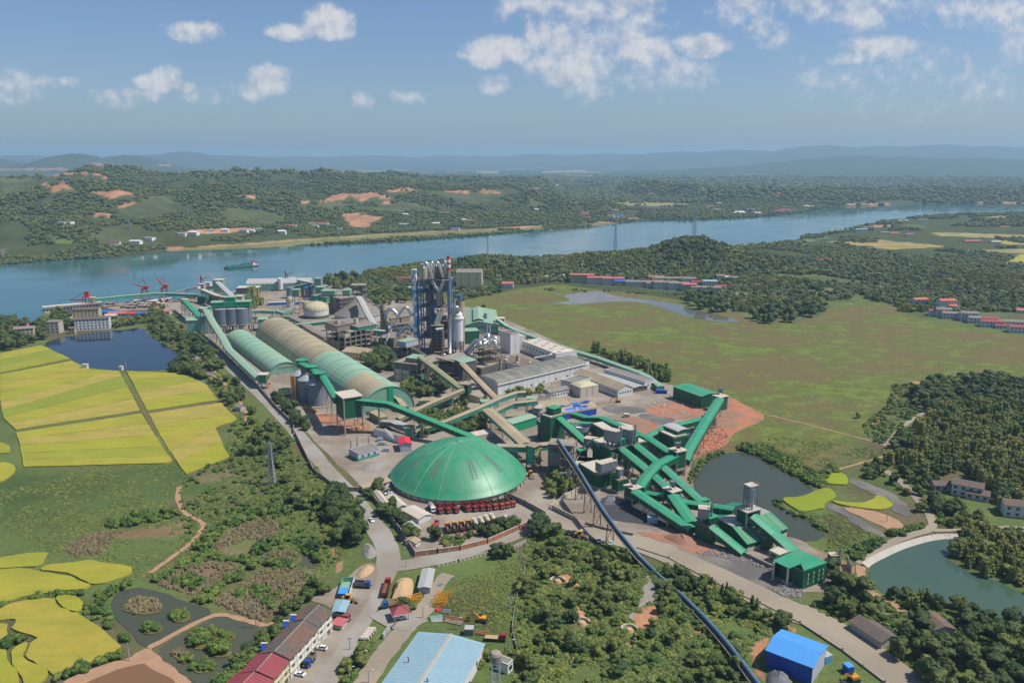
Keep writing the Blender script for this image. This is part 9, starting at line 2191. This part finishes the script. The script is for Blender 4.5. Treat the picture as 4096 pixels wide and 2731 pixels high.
rnt=random.Random(77)
def plant(kind,x,y,s,label,cat,name,z=.0):
 cm,tm_=KIT[kind];r=BD.objects.new(name,None);col.objects.link(r);r.location=(x,y,z);a=rnt.uniform(0,6.28);sx=s*rnt.uniform(.85,1.2);r.rotation_euler=(0,0,a);r.scale=(sx,sx,s*rnt.uniform(.85,1.2))
 c=BD.objects.new('crown' if tm_ else 'foliage',cm);col.objects.link(c);c.parent=r
 if tm_:t=BD.objects.new('trunk',tm_);col.objects.link(t);t.parent=r
 return tag(r,label,cat,label+'s' if False else 'plants: '+label)
rest={}
for c in cand:
 i=c[2];o_,pts,sp,kinds,scl_,cl,phrase=AREAS[i]
 if id(c) in near_set:
  k=kinds[rnt.randrange(len(kinds))];nm={'broad':'broadleaf_tree','mid':'broadleaf_tree','bamboo':'bamboo_clump','conifer':'conifer','bush':'bush'}[k[0]]
  s=scl_*rnt.uniform(.75,1.2)*(1.8 if k[0]=='bush' else 1);h0=0
  b4=BX[i];n_=sum(1 for c_ in vis[:285] if c_[2]==i);fx,fy=(c[1]-b4[0])/(b4[1]-b4[0]+1e-6),(c[0]-b4[2])/(b4[3]-b4[2]+1e-6);size='smaller' if s<scl_*.9 else 'bigger' if s>scl_*1.07 else 'medium'
  pos='' if n_<4 else ['near','middle','far'][min(2,int(fy*3))]+' '+(['left','centre','right'][min(2,int(fx*3))] if n_<30 else ['leftmost','left','centre','right','rightmost'][min(4,int(fx*5))])
  lab=(size+' '+phrase+(', its '+pos+' part' if pos else ''));lab=' '.join(lab.split()[:16])
  plant(k,c[1],c[0],s,lab,'tree',nm)
 else:rest.setdefault(i,[]).append((c[1],c[0],.0))
for i,P_ in rest.items():
 o_,pts,sp,kinds,scl_,cl,phrase=AREAS[i];mass('tree_mass','the rest of the trees there: '+phrase.replace(' tree ',' tree crowns ').replace('clump ','clumps '),ary(P_),np.full(len(P_),scl_),kinds,seed=i,sz=(.75,1.25))
for k,(x,y) in enum(xy(1690,830,1810,850,1845,895,1890,935,2015,965,2055,985,1775,870,1355,1700)[:7]):
 p=G('N',x,y);plant(('conifer',k % 2),p.x,p.y,.8,f'{ordn[k]} dark pointed conifer along the haul road, from the left','tree','conifer')
for k,(o_,x,y,s,lab) in enum([('R',1020,745,.7,'lone small round tree on the meadow'),('X',1868,1350-560+560,0,''),('A',2070,575,.9,'lone dark bush tree on the meadow corner behind the beige silo'),('Q',1600,1000,0,'')]):
 if s:p=G(o_,x,y);plant(('broad',k),p.x,p.y,s,lab,'tree','broadleaf_tree')
for i,(o_,pts,sp,scl_,cl,phrase) in enum(BUSHY):
 if not phrase:continue
 P_=fill(o_,pts,sp,seed=200+i,clump=cl,skip=() if 'pond' not in phrase else ('pond',) if 'reeds along' in phrase else ());mass('bushes' if 'reeds' not in phrase else 'reeds',phrase,P_,np.full(len(P_),scl_),S_,seed=300+i,sz=(.6,1.35))
RE=[]
for (x,y,rx,ry,dens,k) in [(1140,960,150,62,60,'r'),(1435,1035,70,35,22,'b'),(1208,1135,70,35,20,'b'),(1600,1235,75,45,30,'B'),(1720,1165,45,20,12,'b'),(1820,1205,50,22,12,'b'),(1745,1300,60,36,22,'B'),(1440,1340,60,25,14,'r'),(1490,1390,45,20,10,'b'),(1620,1445,90,38,26,'b')]:
 for q in range(dens):a,t=rr.uniform(0,6.28),math.sqrt(rr.random());p=G('K',x+rx*t*cos(a),y+ry*t*sin(a));RE.append((p.x,p.y,.45,k))
for kk,lab in (('r','brown reeds on the pond islands'),('b','green bushes on the pond islands'),('B','tall round bushes on the two wooded islands')):
 P_=ary([q[:3] for q in RE if q[3]==kk]);mass('reeds' if kk=='r' else 'bushes',lab,P_,np.full(len(P_),{'r':.55,'b':.7,'B':1.3}[kk]),Rd if kk=='r' else S_,seed=ord(kk))
for i,pts in enum([xy(1250,770,1500,620,1800,600,1960,650,1800,760,1600,880,1300,800),xy(1700,920,2100,680,2352,650,2500,700,2300,950,2100,1080,1800,960),xy(1700,480,1850,330,2150,230,2250,330,2000,520,1850,560),xy(500,500,700,380,1000,350,900,420,820,530,600,560),xy(2120,540,2300,440,2480,500,2560,600,2300,600)]):
 P_=fill('K',pts,1.35,seed=500+i,clump=.30);mass('reeds',['dry brown reed bed left of the bund hedge','dry brown reed bed right of the bund hedge','reed bed below the long hedge','pale reed bed in the wet meadow','reed bed round the ditch pool'][i],P_,np.full(len(P_),.5),Rd,seed=400+i)
T_=[('tuft',k) for k in range(3)]
for i,(o_,pts,sp,sc_,cl,kk,lab) in enum([
 ('N',xy(230,300,500,300,520,420,700,455,950,480,1200,650,1350,650,1760,800,2150,1060,2250,1150,2120,1200,1980,1260,2000,1568,2060,1760,120,1760,100,1000,190,620),2.,.9,.26,T_+T_+S_[:1],'thick low undergrowth filling the central wood'),
 ('N',xy(0,560,100,520,210,560,190,760,130,960,90,1180,130,1300,180,1700,-160,1700,-160,1400),2.2,.7,.42,T_,'weedy grass left of the block wall'),
 ('M',xy(1700,1000,1780,800,2000,700,2352,600,2352,1150,2100,1150),1.9,.45,.33,T_,'rough grass round the steel bundles'),
 ('K',xy(-200,240,0,300,400,520,900,640,1180,760,1400,660,1560,560,1560,420,1440,250,1400,0,1380,-300,900,-200,400,-60,-200,60),2.3,.55,.40,T_,'tufted grass of the wet meadow'),
 ('K',xy(1500,560,1440,250,1440,0,1440,-260,2000,-300,2352,0,2352,300,1900,300,1640,500),2.2,.7,.34,T_+S_[:1],'rank growth between footpath and thicket'),
 ('V',xy(560,965,625,985,690,1050,760,1100,800,1180,790,1280,740,1330,700,1370,620,1330,640,1240,660,1150,600,1060),2.2,.7,.2,T_+T_+S_[:1],'undergrowth of the roadside thicket'),
 ('R',xy(380,900,1000,960,1300,1000,1250,1100,900,1120,800,1150,500,1050,200,950),2.6,.6,.42,T_,'tall grass between pond hedge and farm track'),
 ('R',xy(1060,810,1260,640,1300,480,1500,470,1500,700,1400,850,1280,960,1140,940),2.6,.8,.3,T_+S_[:2],'green slope growth below the bamboo wood'),
 ('Q',xy(560,230,740,200,860,230,1240,400,1020,610,960,590,760,500,820,400,700,300),2.2,.6,.3,T_,'tall weeds between the pond tail and the dyke lane'),
 ('Q',xy(1650,120,1900,300,2352,330,2352,420,1900,420,1700,330),2.6,.8,.3,T_+S_,'garden growth below the farmhouses'),
 ('Q',xy(1100,870,1500,880,2000,1000,2352,1130,2700,1760,1500,1760,1250,1400,650,1060,620,900,800,760),2.8,.9,.3,T_+S_,'undergrowth of the bottom right wood'),
 ('M',xy(870,1420,1010,1270,1150,1150,1290,1160,1280,1250,1150,1400,1050,1600,860,1640),2.,.6,.35,T_,'grass of the hedge strip between road and lane'),
 ('L',xy(1180,560,1400,560,1450,700,1640,830,1960,1180,2020,1300,2352,1640,2352,1700,1820,1640,1860,1300,1660,1040,1400,970,1440,860,1200,680),2.6,.9,.2,T_+T_+S_[:1],'undergrowth of the strip between rice and wall road'),
 ]):
 P_=fill(o_,pts,sp,seed=700+i,clump=cl);mass('undergrowth',lab,P_,np.full(len(P_),sc_),kk,seed=800+i,sz=(.5,1.25))
def far_forest():
 rn=np.random.default_rng(11);out={}
 for (r0,r1,sp,scl_,key) in [(950,1500,7.4,.95,'a'),(1500,2200,8.4,1.15,'b'),(2200,3400,11.5,1.5,'c'),(3400,5200,25,2.4,'d'),(5200,8200,48,3.8,'e')]:
  th=math.radians(36);xs=np.arange(-r1*sin(th),r1*sin(th),sp);ys=np.arange(r0*.8,r1,sp);gx,gy=np.meshgrid(xs,ys);x=(gx+rn.uniform(-.5,.5,gx.shape)*sp).ravel();y=(gy+rn.uniform(-.5,.5,gx.shape)*sp).ravel();rad=np.hypot(x,y);m=(rad>r0)& (rad<=r1)& (y>950)& (np.abs(np.arctan2(x,y))<th);x,y=x[m],y[m];rad=rad[m]
  m=~in_poly(x,y,RIVER);x,y,rad=x[m],y[m],rad[m];z=height(x,y);u,v=proj(x,y,z)
  ri=np.clip(np.round(np.log(rad/120)/math.log(1.0052)).astype(int),0,nr-1);ai=np.clip(np.round((np.arctan2(x,y)-AA[0])/(AA[1]-AA[0])).astype(int),0,na-1);nf=noforest[ri*na+ai]
  dense=fbm(x,y,130,4);keep=dense>np.where(nf,.50,np.where(y<1500,.25,.36));meadow=meadow_m[ri*na+ai];keep&=~meadow
  keep&=~in_poly(u,v,[PX('X',*q) for q in xy(0,1165,600,1130,1750,1150,1760,1240,1500,1270,0,1300)])
  for o_,rp_ in redlist:
   for dv in (0,-9,-16):keep&=~in_poly(u,v+dv,[PX(o_,*q) for q in rp_])
  keep&=~(in_poly(u,v,[PX('V',*q) for q in xy(0,655,420,650,830,625,830,720,0,760)])& (x<0)& (y<1500))
  lv=in_poly(u,v,[PX('U',*q) for q in xy(-1000,900,0,808,1000,748,2352,680,2352,725,1000,800,0,880,-1000,960)]);keep&=~(lv& (dense<.75))
  farm_=in_poly(u,v,[PX('Y',*q) for q in xy(550,840,780,760,1300,690,1500,640,2352,600,2600,600,2600,900,1800,880,1100,870)]);keep&=~(farm_& (dense<.62))
  pt=np.stack([x,y,z],1)[keep];ok=keep_free(pt);out[key]=(pt[ok],scl_,fbm(x[keep][ok]+77,y[keep][ok],90,3))
 return out
FF=far_forest()
bam=FF['a'][2]>.56
mass('forest','mixed wood on the near ridges this side of the river',FF['a'][0][~bam],np.full((~bam).sum(),1.2),[('far',k) for k in range(3)]+B_[:2],21,sz=(.55,1.))
mass('forest','yellow green bamboo stands on the near ridges',FF['a'][0][bam],np.full(bam.sum(),1.15),W_+[('farb',0)],22,sz=(.6,1.))
for key,lab,s in (('b','forest on the lower slopes beyond the river',.95),('c','forest on the hills beyond the river',1.2),('d','distant forest on the rolling hills',2.4),('e','farthest forest clumps before the mountains',4.2)):
 P_,_,nn=FF[key];mass('forest',lab,P_,np.full(len(P_),s),[('far',0),('far',1),('far',2),('farb',0)],23+ord(key),sz=(.6,1.15))
# haze
hz=BD.materials.new('haze');hz.use_nodes=True;hz.node_tree.nodes.clear();pv=hz.node_tree.nodes.new('ShaderNodeVolumePrincipled');ho=hz.node_tree.nodes.new('ShaderNodeOutputMaterial');hz.node_tree.links.new(pv.outputs[0],ho.inputs['Volume'])
pv.inputs['Color'].default_value=(.49,.77,1.,1);pv.inputs['Density'].default_value=8.2e-5;pv.inputs['Anisotropy'].default_value=.1
ztop=float(TZ.max())+30;ztop=max(ztop,260);MATS['haze']=hz
hb=MB().box(-44000,-5000,-2.,44000,33500,ztop).mk('haze','haze');tag(hb,'thin blue haze lying over the whole valley',kind='stuff')
print('ZTOP',ztop,'objects',len(col.objects),'trees',len(cand),{k:len(v[0]) for k,v in FF.items()})
